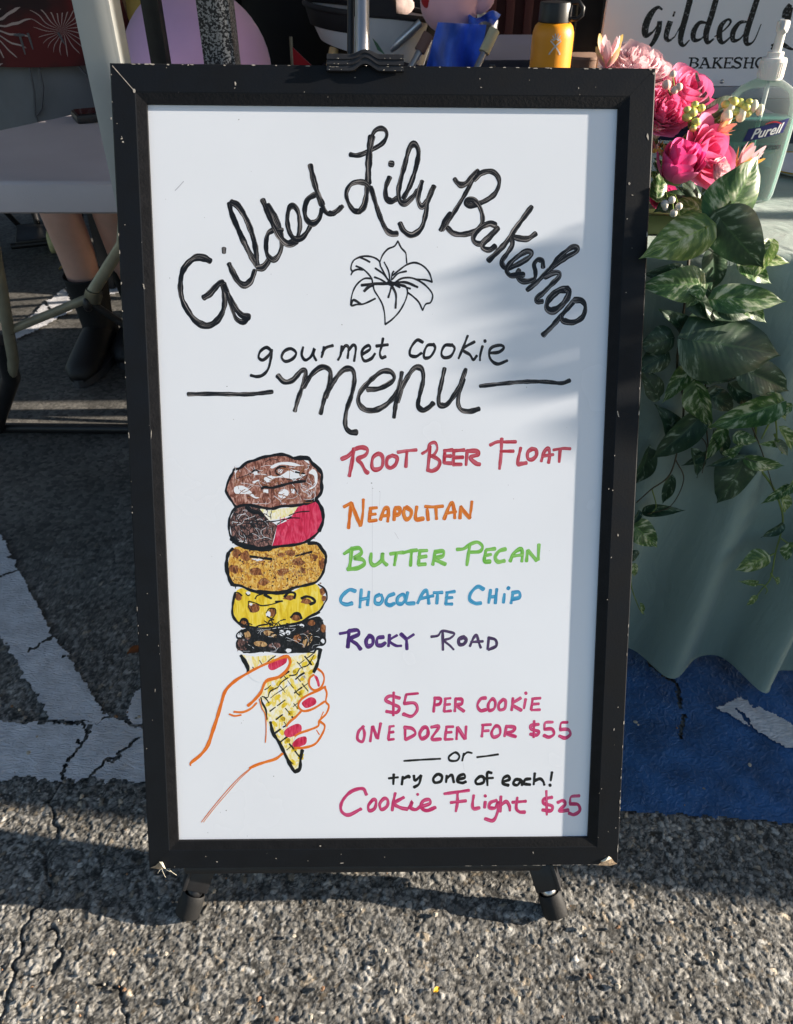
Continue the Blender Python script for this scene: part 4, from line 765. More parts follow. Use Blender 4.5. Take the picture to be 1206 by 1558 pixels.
# specks, a smear and scratches left on the enamel (part of the panel's own surface)
sp = MB(); sp.v += pn.v; sp.f += pn.f; sp.m += pn.m
def speck(px, py, a, b=None, mi=0):
    u, v = onb(px, py); k = rnd.randint(5, 7); b = b or a * .7
    sp.add([(u + a * rnd.uniform(.6, 1.2) * math.cos(2 * math.pi * i / k), v + b * rnd.uniform(.6, 1.2) * math.sin(2 * math.pi * i / k), -DEP + .000010) for i in range(k)], [tuple(range(k))], mi + 1)
for px, py, a in [(363, 182, .0011), (382, 261, .0005), (311, 331, .0006), (258, 423, .0009), (252, 303, .0006), (412, 417, .0006), (467, 448, .0006), (665, 376, .0008), (520, 494, .001), (355, 638, .0008), (345, 588, .001), (565, 735, .0012), (567, 743, .0009), (577, 748, .0007), (773, 738, .0007), (781, 759, .0008), (836, 838, .0006), (703, 655, .0006), (801, 589, .0008), (862, 650, .0005), (367, 1100, .0009), (370, 1096, .0006), (416, 1181, .0012), (344, 1233, .0015), (335, 1236, .0008), (316, 1267, .0009), (376, 1272, .0009), (322, 847, .0006), (499, 1110, .0006), (270, 1045, .0006), (658, 478, .0005), (545, 450, .0005), (528, 735, .0006), (600, 1290, .0005)]:
    speck(px, py, a * .8, a * .5)
for a, b, w_ in [((266, 290), (279, 276), .0011), ((566, 740), (566, 930), .0003), ((578, 748), (577, 770), .0003), ((600, 810), (606, 820), .0004), ((704, 1160), (706, 1173), .0003), ((248, 975), (262, 977), .0005)]:
    p, q = onb(*a), onb(*b); ribbon(sp, smooth_path([p, ((p[0] + q[0]) / 2 + .0002, (p[1] + q[1]) / 2), q], 3), w_, -DEP + .000008, 2)
tmp_ = sp.build('whiteboard', [m_panel, M('grey_speck', (120, 122, 130), rough=.6), M('faint_scratch', (186, 190, 202), rough=.5)], None, 'keep'); me_ = tmp_.data; bpy.data.objects.remove(tmp_); panel.data = me_

# ------------------------------------------------------------------ the easel the board stands on
easel = empty('easel', (-.01, .56, 0), 'black folding easel with telescoping mast and rubber feet carrying the menu board', 'easel')
BACK = BM @ Vector((0, 0, -.047)) - BO
def leg_front(foot_px, top_x, sgn):
    ft = onz(*foot_px, 0.0); ft = Vector((ft.x, .488, 0.0015)); apex = BO + BU * .74 + BN * -.095 + BX * (top_x - .06 * sgn)
    d = (apex - ft).normalized(); lb = MB()
    side = d.cross(Vector((0, -1, 0))).normalized(); nrm = side.cross(d).normalized()
    def bar(s0, s1, wd, dp, off=(0, 0), mi=0, bev=.0015):
        Mx = Matrix((( side.x, nrm.x, d.x), (side.y, nrm.y, d.y), (side.z, nrm.z, d.z)))
        c = ft + d * (s0 + s1) / 2 + side * off[0] + nrm * off[1]
        lb.box(c, (wd, dp, s1 - s0), mi, Mx, bev)
    bar(.055, .76, .027, .015); bar(.055, .76, .005, .022, (.016 * sgn, .001))
    o = wpart(lb, 'leg', m_blackmetal, easel, 35)
    lb = MB(); bar(.040, .078, .031, .021, bev=.003); bar(.04, .078, .005, .026, (.0165 * sgn, 0)); o2 = wpart(lb, 'leg_sleeve', m_black, o, 40)
    lb = MB(); lb.ball(ft + d * .036, .0105, n=16); wpart(lb, 'pivot_ball', m_steel if sgn > 0 else m_blackmetal, o, 60)
    lb = MB(); Mr = (Vector((0, 0, 1))).rotation_difference(d).to_matrix()
    lb.lathe([(.0120, .001), (.0160, .001), (.0168, .006), (.0162, .022), (.0156, .031), (.0140, .0335), (.0120, .032), (.0112, .022)], 24, ft, 0, 1, .85, Mr); wpart(lb, 'rubber_foot', M('rubber', (15, 15, 16), rough=.7, bump=.15, bscale=300), o, 50)
leg_front((846, 1396), .035, 1); leg_front((282, 1402), -.035, -1)
e = MB(); ap = BO + BU * 1.0 + BN * -.05; e.tube([ap + BX * -.05 + Vector((0, .02, 0)), Vector((-.05, 1.46, .02)), Vector((-.05, 1.463, .004))], .011, 12); wpart(e, 'leg', m_blackmetal, easel, 40)
e = MB(); e.box(BO + BU * -.010 + BN * -.026 + BX * -.018, (.50, .030, .012), 0, Matrix(((BX.x, BN.x, BU.x), (BX.y, BN.y, BU.y), (BX.z, BN.z, BU.z))), .003)
wpart(e, 'ledge', m_black, easel, 40)
e = MB(); mx_ = onb(551, 85, -.045)[0]
m0 = BO + BX * mx_ + BN * -.043
e.tube([m0 + BU * .25, m0 + BU * 1.13], .0085, 16); mo = wpart(e, 'mast', [M('satin_aluminium', (176, 172, 172), rough=.32, metal=.85)], easel, 40)
e = MB(); e.tube([m0 + BU * .1, m0 + BU * .9], .0125, 16); wpart(e, 'mast_sleeve', m_blackmetal, mo, 40)
e = MB(); e.tube([m0 + BX * -.016 + BU * .85 + BN * -.01, m0 + BX * -.013 + BU * 1.13 + BN * -.01], .0042, 8); wpart(e, 'mast_rod', m_black, mo, 40)
# ribbed top clamp with an arch, hooked over the frame
e = MB()
Mcl = BM.to_3x3()
u0, v0 = onb(497, 104, .004); u1, _ = onb(614, 104, .004); uc = (u0 + u1) / 2; hw = (u1 - u0) / 2
def arch(x, base, rise):
    t = abs(x) / .0175
    return base + (rise * (.5 + .5 * math.cos(math.pi * min(t, 1)))) 
N = 48
def clampstrip(b0, r0, b1, r1, n0, n1, mi=0):
    rows = []
    for q in range(2):
        bb, rr, nn = (b0, r0, n0) if q == 0 else (b1, r1, n1)
        rows.append([BO + Mcl @ Vector((uc - hw + 2 * hw * i / N, arch(-hw + 2 * hw * i / N, bb, rr), nn)) for i in range(N + 1)])
    e.grid(rows, mi)
base = BH - .0082
lev = [(base, .0075, .0062), (base + .0030, .0078, .0062), (base + .0034, .0078, .0048), (base + .0060, .0078, .0048), (base + .0064, .0078, .0058), (base + .0092, .0076, .0054), (base + .0096, .0076, .0040), (base + .0122, .0072, .0040), (base + .0126, .007, .0050), (base + .0150, .0066, .0046), (base + .0154, .0066, .0032), (base + .0185, .0056, .0026), (base + .0205, .0050, -.001), (base + .0205, .0050, -.034)]
clampstrip(base, .0075, base + .0001, .0075, .0012, .0062)
for a, b in zip(lev[:-1], lev[1:]): clampstrip(a[0], a[1], b[0], b[1], a[2], b[2])
for s in (0, N):   # end faces
    x = -hw + 2 * hw * s / N
    P = [BO + Mcl @ Vector((uc + x, arch(x, l[0], l[1]), l[2])) for l in lev] + [BO + Mcl @ Vector((uc + x, base + .002, -.034)), BO + Mcl @ Vector((uc + x, BH + .0012, -.034)), BO + Mcl @ Vector((uc + x, BH + .0012, .0012)), BO + Mcl @ Vector((uc + x, base, .0012))]
    e.add(P, [tuple(range(len(P)))])
for i in range(26):
    x = rnd.uniform(-hw, -.018) if rnd.random() < .55 else rnd.uniform(.018, hw); l = rnd.choice([0, 1, 4, 8]); b_ = lev[l]
    c = BO + Mcl @ Vector((uc + x, b_[0] + rnd.uniform(.0001, .0012), b_[2] + .0004)); e.ball(c, (rnd.uniform(.0003, .0016), .0002, .0003), 1, n=6)
wpart(e, 'top_clamp', [m_black, m_chip], easel, 30)

# ------------------------------------------------------------------ table with the sage cloth (right)
TE = lambda x: .948 - .135 * (x - .45)        # front edge of the table, running towards the right and a little nearer
TX0, TX1, TZ, TD = .10, 3.9, .742, .62
tdir = Vector((1, -.135, 0)).normalized(); tnor = Vector((.135, 1, 0)).normalized()
m_cloth = mat('sage_tablecloth', (.245, .335, .300), rough=.62, var=.06, vscale=3, bump=.08, bscale=900, sheen=.25)
m_plastic = M('grey_table_plastic', (150, 148, 150), rough=.55, var=.05, vscale=8, bump=.15, bscale=700)
m_beige = M('beige_tube_paint', (148, 142, 122), rough=.4, metal=.2, var=.15, vscale=25)
t2 = empty('folding_table', (1.2, TE(1.2) + .3, 0), 'long folding table hidden under the sage cloth beside the board', 'table')
mb = MB(); a = Vector((TX0 + .01, TE(TX0 + .01) + .012, 0)); b = Vector((TX1 - .01, TE(TX1 - .01) + .012, 0))
P = [a, b, b + tnor * (TD - .03), a + tnor * (TD - .03)]
mb.prism([(p.x, p.y) for p in P], TZ - .05, TZ - .006); wpart(mb, 'table_top', m_plastic, t2, 40)
for x in (TX0 + .2, 1.8, TX1 - .2):
    for d in (.08, TD - .1):
        q = Vector((x, TE(x), 0)) + tnor * d; mb = MB(); mb.tube([q + Vector((0, 0, TZ - .05)), q], .0125, 12); wpart(mb, 'leg', m_beige, t2)
def weave(m):
    n = m.node_tree.nodes; L = m.node_tree.links; b = n['Principled BSDF']; tc = n.new('ShaderNodeTexCoord')
    a = n.new('ShaderNodeTexNoise'); a.inputs['Scale'].default_value = 16; a.inputs['Detail'].default_value = 5; a.inputs['Distortion'].default_value = .8; mp = n.new('ShaderNodeMapping'); mp.inputs['Scale'].default_value = (1, 1, .45); L.new(tc.outputs['Object'], mp.inputs[0]); L.new(mp.outputs[0], a.inputs['Vector'])
    c = n.new('ShaderNodeTexNoise'); c.inputs['Scale'].default_value = 1500; L.new(tc.outputs['Object'], c.inputs['Vector'])
    b1 = n.new('ShaderNodeBump'); b1.inputs['Strength'].default_value = .55; b1.inputs['Distance'].default_value = .012; L.new(a.outputs[0], b1.inputs['Height'])
    b2 = n.new('ShaderNodeBump'); b2.inputs['Strength'].default_value = .35; b2.inputs['Distance'].default_value = .0008; L.new(c.outputs[0], b2.inputs['Height']); L.new(b1.outputs[0], b2.inputs['Normal']); L.new(b2.outputs[0], b.inputs['Normal'])
weave(m_cloth)
# cloth: flat top with a soft crease, falling in folds that widen towards the hem
cl = MB(); NXC = 660
rows = []
def fold(x, t):
    """outward swing of the drop at fraction t of its length"""
    a = .5 + .5 * math.sin(2 * math.pi * (x - .4775) / .138 - math.pi / 2 + .9 * math.sin(x * 3.1))
    b = .5 + .5 * math.sin(2 * math.pi * (x - .05) / .061 + 1.3)
    k = t ** .62
    gate = min(1, max(.0, (x - .30) / .14))
    gate2 = 1.0 + .55 * math.exp(-((x - .655) / .06) ** 2)
    return k * (.060 * a ** 1.5 * (.4 + .6 * gate) * gate2 + .006 * b * (1 - t)) - .004 * t
for k, dpt in enumerate([TD, TD * .8, TD * .6, TD * .45, .2, .1, .05, .02, .008]):
    rows.append([Vector((TX0 + (TX1 - TX0) * i / NXC, TE(TX0 + (TX1 - TX0) * i / NXC), TZ + .0008 * math.sin(i * .21 + dpt * 9))) + tnor * dpt for i in range(NXC + 1)])
for k in range(33):
    t = k / 32; row = []
    for i in range(NXC + 1):
        x = TX0 + (TX1 - TX0) * i / NXC; f = fold(x, t)
        rr = .006 * (1 - math.exp(-t * 40)); z = TZ - .004 - t * (TZ - .030 - .012 * math.sin(x * 31 + 1) - .25 * f)
        shear = -.05 * t * (1 - .0) if x < .7 else -.05 * t
        row.append(Vector((x + shear * .8, TE(x), z)) - tnor * (f + rr))
    rows.append(row)
cl.grid(rows, uv=False)
# left end drop
rows2 = []
for k in range(20):
    t = k / 19
    rows2.append([Vector((TX0, TE(TX0), TZ - .004 - t * (TZ - .03))) + tnor * (TD * j / 40) - tdir * (.03 * t * (.5 + .5 * math.sin(j * .9)) + .001) for j in range(41)])
cl.grid(rows2, uv=False)
hemr = [p + Vector((0, 0, .001)) for p in rows[-1]]; cl.tube(hemr, .0012, 6)
tc_ = cl.build('tablecloth', m_cloth, None, 180); tag(tc_, 'sage green tablecloth hanging in deep folds from the table beside the board', 'tablecloth')

# ------------------------------------------------------------------ flower arrangement with trailing pothos leaves
def leaf_mat(name, dark, mid, pale, amt=.5, rough=.42, tr=.0):
    m = bpy.data.materials.new(name); m.use_nodes = True; n = m.node_tree.nodes; L = m.node_tree.links; b = n['Principled BSDF']
    uv = n.new('ShaderNodeUVMap'); oi = n.new('ShaderNodeObjectInfo')
    sx = n.new('ShaderNodeSeparateXYZ'); L.new(uv.outputs[0], sx.inputs[0])
    ab = n.new('ShaderNodeMath'); ab.operation = 'SUBTRACT'; ab.inputs[1].default_value = .5; L.new(sx.outputs[0], ab.inputs[0])
    ab2 = n.new('ShaderNodeMath'); ab2.operation = 'ABSOLUTE'; L.new(ab.outputs[0], ab2.inputs[0])
    # streaks run from midrib to edge: v - |u| constant
    sk = n.new('ShaderNodeMath'); sk.operation = 'MULTIPLY_ADD'; sk.inputs[1].default_value = -.55; L.new(ab2.outputs[0], sk.inputs[0]); L.new(sx.outputs[1], sk.inputs[2])
    cb_ = n.new('ShaderNodeCombineXYZ'); 
    m1 = n.new('ShaderNodeMath'); m1.operation = 'MULTIPLY'; m1.inputs[1].default_value = 3.2; L.new(sx.outputs[0], m1.inputs[0])
    m2 = n.new('ShaderNodeMath'); m2.operation = 'MULTIPLY'; m2.inputs[1].default_value = 7.5; L.new(sk.outputs[0], m2.inputs[0])
    m3 = n.new('ShaderNodeMath'); m3.operation = 'MULTIPLY'; m3.inputs[1].default_value = 37; L.new(oi.outputs['Random'], m3.inputs[0])
    L.new(m1.outputs[0], cb_.inputs[0]); L.new(m2.outputs[0], cb_.inputs[1]); L.new(m3.outputs[0], cb_.inputs[2])
    nz = n.new('ShaderNodeTexNoise'); nz.inputs['Scale'].default_value = 1.0; nz.inputs['Detail'].default_value = 5; nz.inputs['Roughness'].default_value = .6; L.new(cb_.outputs[0], nz.inputs['Vector'])
    cr = n.new('ShaderNodeValToRGB'); el = cr.color_ramp.elements
    el[0].position = .40; el[0].color = (*dark, 1); el[1].position = .72 - .17 * amt; el[1].color = (*pale, 1)
    e_ = el.new(.60 - .15 * amt); e_.color = (*mid, 1)
    L.new(nz.outputs[0], cr.inputs[0])
    # pale midrib
    mr = n.new('ShaderNodeMapRange'); mr.inputs[1].default_value = .0; mr.inputs[2].default_value = .028; mr.inputs[3].default_value = .55; mr.inputs[4].default_value = 0; L.new(ab2.outputs[0], mr.inputs[0])
    mx = n.new('ShaderNodeMix'); mx.data_type = 'RGBA'; mx.inputs[7].default_value = (mid[0] * 2.1, mid[1] * 2.0, mid[2] * 1.6, 1); L.new(mr.outputs[0], mx.inputs[0]); L.new(cr.outputs[0], mx.inputs[6])
    L.new(mx.outputs[2], b.inputs['Base Color']); b.inputs['Roughness'].default_value = rough
    wv = n.new('ShaderNodeTexWave'); wv.inputs['Scale'].default_value = 4.2; wv.inputs['Distortion'].default_value = .6; cv = n.new('ShaderNodeCombineXYZ'); L.new(sk.outputs[0], cv.inputs[0]); L.new(cv.outputs[0], wv.inputs['Vector'])
    bp = n.new('ShaderNodeBump'); bp.inputs['Strength'].default_value = .10; bp.inputs['Distance'].default_value = .0012; L.new(wv.outputs['Fac'], bp.inputs['Height']); L.new(bp.outputs[0], b.inputs['Normal'])
    if tr:
        t = n.new('ShaderNodeBsdfTranslucent'); L.new(mx.outputs[2], t.inputs[0]); ms = n.new('ShaderNodeMixShader'); ms.inputs[0].default_value = tr
        out = n['Material Output']; L.new(b.outputs[0], ms.inputs[1]); L.new(t.outputs[0], ms.inputs[2]); L.new(ms.outputs[0], out.inputs[0])
    return m
ML = [leaf_mat('variegated_leaf', (.036, .100, .028), (.090, .190, .050), (.52, .58, .38), .55, tr=.25),
      leaf_mat('dark_leaf', (.018, .050, .026), (.034, .080, .036), (.28, .36, .27), .18, .46, tr=.15),
      leaf_mat('pale_leaf', (.085, .165, .05), (.20, .30, .08), (.56, .60, .38), .6, tr=.3),
      leaf_mat('grey_green_leaf', (.10, .15, .10), (.15, .20, .14), (.26, .31, .24), .3, tr=.25)]
m_stem = M('green_stem', (108, 128, 60), rough=.5, var=.2, vscale=60); m_stemd = M('brown_stem', (62, 58, 40), rough=.6, var=.2, vscale=60)
def leaf_mesh(name, wr, fold_, droop, curl, wav, seed, heart=1.0):
    r = random.Random(seed); mb = MB(); NU, NV = 12, 18; rows = []
    for j in range(NV + 1):
        t = j / NV
        wdt = (math.sin(math.pi * min(1, t ** .62)) ** .85) * (1 - .25 * t) * 1.0
        wdt = max(wdt, .0) * wr * .62 + (.002 if t < 1 else 0)
        if t > .78: wdt *= (1 - (t - .78) / .22 * .72)
        row = []
        for i in range(NU + 1):
            s = -1 + 2 * i / NU
            x = s * wdt
            y = t - heart * .16 * (abs(s) ** 1.6) * (1 - t) ** 2.2 - .02
            z = fold_ * abs(x) * 1.0 - droop * t * t + wav * math.sin(t * 9 + seed + (2 if s > 0 else 0)) * abs(s) ** 2 + curl * (x * x) * 4
            row.append((x, y, z))
        rows.append(row)
    mb.grid(rows)
    o = mb.build(name, [ML[0]], None, 180); me = o.data; bpy.data.objects.remove(o); return me
LEAVES = [leaf_mesh('leaf', .60, .34, .26, -.5, .030, 1), leaf_mesh('leaf', .50, .50, .34, -.3, .035, 2), leaf_mesh('leaf', .42, .30, .20, .5, .045, 3), leaf_mesh('leaf', .32, .8, .40, 0, .04, 4), leaf_mesh('leaf', .58, -.25, .35, .3, .04, 5, .6)]
LM = {}
def leaf(parent, base, tip, kind, mi, roll=0.0, facing=None, scale=1.0):
    """a leaf from base to tip; its face turned towards `facing`"""
    base, tip = Vector(base), Vector(tip); d = tip - base; ln = d.length; y = d.normalized()
    f = Vector(facing if facing is not None else (0.15, -.85, .5)); z = (f - y * f.dot(y)).normalized(); x = y.cross(z)
    key = (kind, mi)
    if key not in LM:
        me = LEAVES[kind].copy(); me.materials.clear(); me.materials.append(ML[mi]); LM[key] = me
    o = bpy.data.objects.new('leaf', LM[key]); COL.objects.link(o)
    R = Matrix(((x.x, y.x, z.x), (x.y, y.y, z.y), (x.z, y.z, z.z))) @ Matrix.Rotation(roll, 3, 'Y')
    Mx = R.to_4x4() @ Matrix.Diagonal((ln * scale, ln, ln, 1)); Mx.translation = base
    o.parent = parent; o.matrix_parent_inverse = parent_matrix(parent).inverted(); o.matrix_basis = Mx
    return o
def petal_mat(name, c_in, c_out, rough=.6, tr=.25):
    m = bpy.data.materials.new(name); m.use_nodes = True; n = m.node_tree.nodes; L = m.node_tree.links; b = n['Principled BSDF']
    uv = n.new('ShaderNodeUVMap'); sx = n.new('ShaderNodeSeparateXYZ'); L.new(uv.outputs[0], sx.inputs[0])
    tc = n.new('ShaderNodeTexCoord'); nz = n.new('ShaderNodeTexNoise'); nz.inputs['Scale'].default_value = 90; L.new(tc.outputs['Object'], nz.inputs['Vector'])
    ad = n.new('ShaderNodeMath'); ad.operation = 'MULTIPLY_ADD'; ad.inputs[1].default_value = .5; L.new(nz.outputs[0], ad.inputs[0]); L.new(sx.outputs[1], ad.inputs[2])
    cr = n.new('ShaderNodeMapRange'); cr.inputs[1].default_value = .35; cr.inputs[2].default_value = 1.2; L.new(ad.outputs[0], cr.inputs[0])
    mx = n.new('ShaderNodeMix'); mx.data_type = 'RGBA'; mx.inputs[6].default_value = (*lin(c_in), 1); mx.inputs[7].default_value = (*lin(c_out), 1); L.new(cr.outputs[0], mx.inputs[0])
    L.new(mx.outputs[2], b.inputs['Base Color']); b.inputs['Roughness'].default_value = rough; b.inputs['Sheen Weight'].default_value = .2
    t = n.new('ShaderNodeBsdfTranslucent'); L.new(mx.outputs[2], t.inputs[0]); ms = n.new('ShaderNodeMixShader'); ms.inputs[0].default_value = tr
    out = n['Material Output']; L.new(b.outputs[0], ms.inputs[1]); L.new(t.outputs[0], ms.inputs[2]); L.new(ms.outputs[0], out.inputs[0])
    return m
m_hot = petal_mat('hot_pink_petal', (222, 34, 112), (250, 136, 184)); m_hot2 = petal_mat('magenta_petal', (204, 26, 118), (244, 92, 166)); m_lp = petal_mat('light_pink_petal', (246, 178, 194), (250, 220, 224))
m_yl = petal_mat('yellow_tipped_petal', (226, 150, 170), (236, 206, 120)); m_coral = petal_mat('coral_petal', (220, 110, 110), (238, 170, 150)); m_orange = petal_mat('apricot_petal', (226, 150, 60), (240, 200, 96))
def petal(mb, phi, spread, R, Ht, open_, ruff, r, mi=0, pointed=0.0, z0=0.0, cupk=.55, M3=None, c=(0, 0, 0)):
    NU, NV = 9, 8; rows = []; ph = r.uniform(0, 6)
    for j in range(NV + 1):
        t = j / NV; row = []
        for i in range(NU + 1):
            s = -1 + 2 * i / NU
            top = 1 - (pointed * .8 * abs(s) ** 1.3 + (1 - pointed) * .30 * abs(s) ** 2.6)
            tt = t * max(top, .05)
            wdt = spread * (.30 + .70 * math.sin(math.pi / 2 * min(1, t * 1.5))) if pointed < .4 else spread * (math.sin(math.pi * min(1, .16 + .62 * t)))
            a = phi + s * wdt
            rad = R * (math.sin(min(1, tt * 1.15) * math.pi / 2) ** cupk) + open_ * tt ** 3 * R + ruff * R * math.sin(s * 5 + ph) * t ** 2
            z = z0 + Ht * tt * (1 - .28 * open_ * tt * tt) + ruff * R * .5 * math.cos(s * 7 + ph * 2) * t ** 2
            p = Vector((rad * math.cos(a), rad * math.sin(a), z))
            row.append((M3 @ p if M3 else p) + Vector(c))
        rows.append(row)
    mb.grid(rows, mi)
def axis_M(d, spin=0.0):
    return Vector((0, 0, 1)).rotation_difference(Vector(d).normalized()).to_matrix() @ Matrix.Rotation(spin, 3, 'Z')
def rose(parent, c, R, d, m, seed, layers=6, open_=.35, ruff=.05, tall=1.15, name='rose'):
    r = random.Random(seed); mb = MB(); M3 = axis_M(d, r.uniform(0, 6)); off = Vector(d).normalized() * (R * .65)
    for l in range(layers):
        q = (l + 1) / layers; n = 2 + l
        for k in range(n):
            petal(mb, 2 * math.pi * k / n + l * 1.1 + r.uniform(-.2, .2), min(1.3, 3.6 / n * r.uniform(.9, 1.15)), R * (.16 + .80 * q) * r.uniform(.93, 1.05), R * tall * (1.05 - .35 * q ** 2) * r.uniform(.92, 1.06), open_ * q * q, ruff * (1.2 - q * .4), r, 0, .0, R * .1 * (1 - q), .55, M3, Vector(c) - off)
    mb.lathe([(R * .05, -R * .1), (R * .42, R * .06), (R * .5, R * .3), (R * .3, R * .45)], 12, Vector(c) - off, 1, M=M3)
    return wpart(mb, name, [m, m_stem], parent, 180)
def peony(parent, c, R, d, m, seed):
    r = random.Random(seed); mb = MB(); M3 = axis_M(d, r.uniform(0, 6)); off = Vector(d).normalized() * (R * .55)
    for l, n in enumerate([4, 6, 8, 9, 9, 9, 8]):
        q = (l + 1) / 7
        for k in range(n): petal(mb, 2 * math.pi * k / n + l * .7 + r.uniform(-.25, .25), r.uniform(.42, .68) + .15 * q, R * (.10 + .88 * q) * r.uniform(.9, 1.08), R * (1.05 - .42 * q * q) * r.uniform(.86, 1.1), .25 * q * q, .05 + .04 * r.random(), r, 0, .0, 0, .6, M3, Vector(c) - off)
    return wpart(mb, 'peony', [m], parent, 180)
def lily_bud(parent, c, R, d, seed, n=5, mats=None):
    r = random.Random(seed); mb = MB(); M3 = axis_M(d, r.uniform(0, 6))
    for k in range(n): petal(mb, 2 * math.pi * k / n, .95, R * .62, R * 1.9 * r.uniform(.9, 1.1), .05, .02, r, 0, .55, 0, .6, M3, c)
    for k in range(4): petal(mb, 2 * math.pi * k / 4 + .5, .72, R * .80, R * 1.75 * r.uniform(.8, 1.15), .30, .02, r, 1, .7, 0, .6, M3, c)
    return wpart(mb, 'lily_bud', mats or [m_lp, m_orange], parent, 180)
m_berry = M('white_berry', (214, 206, 196), rough=.35, sss=.2); m_berryg = M('yellow_green_berry', (202, 204, 112), rough=.4, var=.12, vscale=90); m_berryp = M('blush_berry', (236, 206, 190), rough=.35)
def sprig(parent, root, pts, rr, m, name='berry_sprig', elong=1.0):
    mb = MB(); root = Vector(root)
    for p, q in pts:
        p = Vector(p); mid = (root + p) / 2 + Vector((rnd.uniform(-.004, .004), 0, rnd.uniform(-.002, .006)))
        mb.tube([root, mid, p], [.0011, .0009, .0008], 6, 1); mb.ball(p, (rr * q, rr * q, rr * q * elong), 0, 12)
    return wpart(mb, name, [m, m_stem], parent, 60)
def vine(parent, pts, r0=.0014, m=None, name='vine'):
    mb = MB(); P = smooth_path([tuple(p) for p in pts], 6); k = len(P)
    mb.tube(P, [r0 * (1 - .5 * i / k) for i in range(k)], 6); return wpart(mb, name, m or m_stem, parent, 60)
fa = empty('flower_arrangement', (.40, TE(.40) + .05, TZ), 'artificial pink rose and pothos arrangement spilling over the edge of the sage table', 'flowers')
Y0 = 1.035
def at(px, py, y): return ony(px, py, y)
def C7(x, y): return (880 + x / 3.70, 40 + y / 3.70)
# blooms
rose(fa, at(1048, 140, Y0 + .03), .030, (.25, -.55, .75), m_hot, 2, layers=5, open_=.4, ruff=.04, tall=1.2)
peony(fa, at(1012, 168, Y0 + .0), .0275, (.15, -.75, .6), m_hot, 5)
rose(fa, at(1078, 232, Y0 - .03), .0315, (.45, -.75, .45), m_hot, 7, layers=5, open_=.45, ruff=.04)
rose(fa, at(1031, 256, Y0 - .05), .0275, (.10, -.30, .92), m_hot2, 11, layers=5, open_=.12, ruff=.02, tall=1.75, name='rose_bud')
peony(fa, at(974, 98, Y0 + .045), .036, (.2, -.35, .9), m_lp, 13); peony(fa, at(940, 108, Y0 + .035), .022, (-.3, -.3, .9), m_lp, 14)
lily_bud(fa, at(922, 104, Y0 + .02), .0185, (-.05, -.1, 1), 17, mats=[m_lp, m_yl]); 
lily_bud(fa, at(1122, 258, Y0 - .055), .0175, (.38, -.25, .85), 19, mats=[m_lp, m_orange])
peony(fa, at(1074, 192, Y0 - .0), .0145, (.2, -.6, .7), m_coral, 23); lily_bud(fa, at(1088, 200, Y0 - .01), .012, (.75, -.3, .45), 29, mats=[m_coral, m_yl])
peony(fa, at(1098, 262, Y0 - .045), .0150, (.5, -.6, .4), m_lp, 31); rose(fa, at(1122, 296, Y0 - .02), .017, (.6, -.5, .3), m_hot2, 37, layers=4, name='rose_bud')
rose(fa, at(1010, 300, Y0 + .03), .016, (0, -.6, .6), m_hot2, 41, layers=4, name='rose_bud')
lily_bud(fa, at(1019, 242, Y0 - .03), .011, (-.5, -.4, .6), 43, mats=[m_yl, m_orange]); lily_bud(fa, at(996, 232, Y0 + .01), .011, (-.3, -.4, .8), 44, mats=[m_lp, m_orange])
# berries and bells
rt = at(1055, 232, Y0 + .01)
sprig(fa, rt, [(at(*C7(640, 485), Y0 - .02), 1.25), (at(*C7(690, 460), Y0 - .015), 1.0), (at(*C7(610, 510), Y0 - .02), 1.2), (at(*C7(662, 540), Y0 - .025), 1.1), (at(*C7(612, 470), Y0 - .02), .9), (at(*C7(655, 440), Y0 - .015), .9), (at(*C7(645, 575), Y0 - .03), .9)], .0052, m_berryg, elong=.85)
sprig(fa, at(1068, 208, Y0), [(at(*C7(850, 460), Y0), 1.1), (at(*C7(832, 515), Y0 - .005), 1.15), (at(*C7(915, 495), Y0), 1.1), (at(*C7(985, 450), Y0), .9), (at(*C7(1020, 470), Y0), .8)], .0062, M('bell_flower', (226, 226, 196), rough=.5), 'bell_sprig', 1.35)
sprig(fa, at(1062, 210, Y0), [(at(*C7(870, 425), Y0), 1.2), (at(*C7(905, 430), Y0 + .003), 1.1), (at(*C7(940, 455), Y0), 1.2), (at(*C7(950, 490), Y0), 1.0), (at(*C7(880, 480), Y0), 1.0), (at(*C7(830, 440), Y0), 1.0), (at(*C7(960, 425), Y0), .8)], .0058, m_berryg, 'bell_sprig', .8)
sprig(fa, at(1016, 150, Y0 + .01), [(at(*C7(530, 270), Y0), 1.0), (at(*C7(495, 330), Y0), 1.35), (at(*C7(540, 360), Y0 - .01), 1.1), (at(*C7(565, 342), Y0 - .01), 1.1)], .0042, m_berryp)
sprig(fa, at(1012, 293, Y0 - .06), [(at(*C7(525, 978), Y0 - .09), 1.1), (at(*C7(485, 1000), Y0 - .09), 1.2), (at(*C7(488, 1020), Y0 - .09), .9), (at(*C7(565, 1014), Y0 - .09), 1.1), (at(*C7(535, 1052), Y0 - .09), 1.15)], .0040, m_berry)
sprig(fa, at(1000, 222, Y0), [(at(*C7(432, 575), Y0 - .005), 1.4), (at(*C7(436, 600), Y0 - .005), 1.2)], .0055, m_berryp)
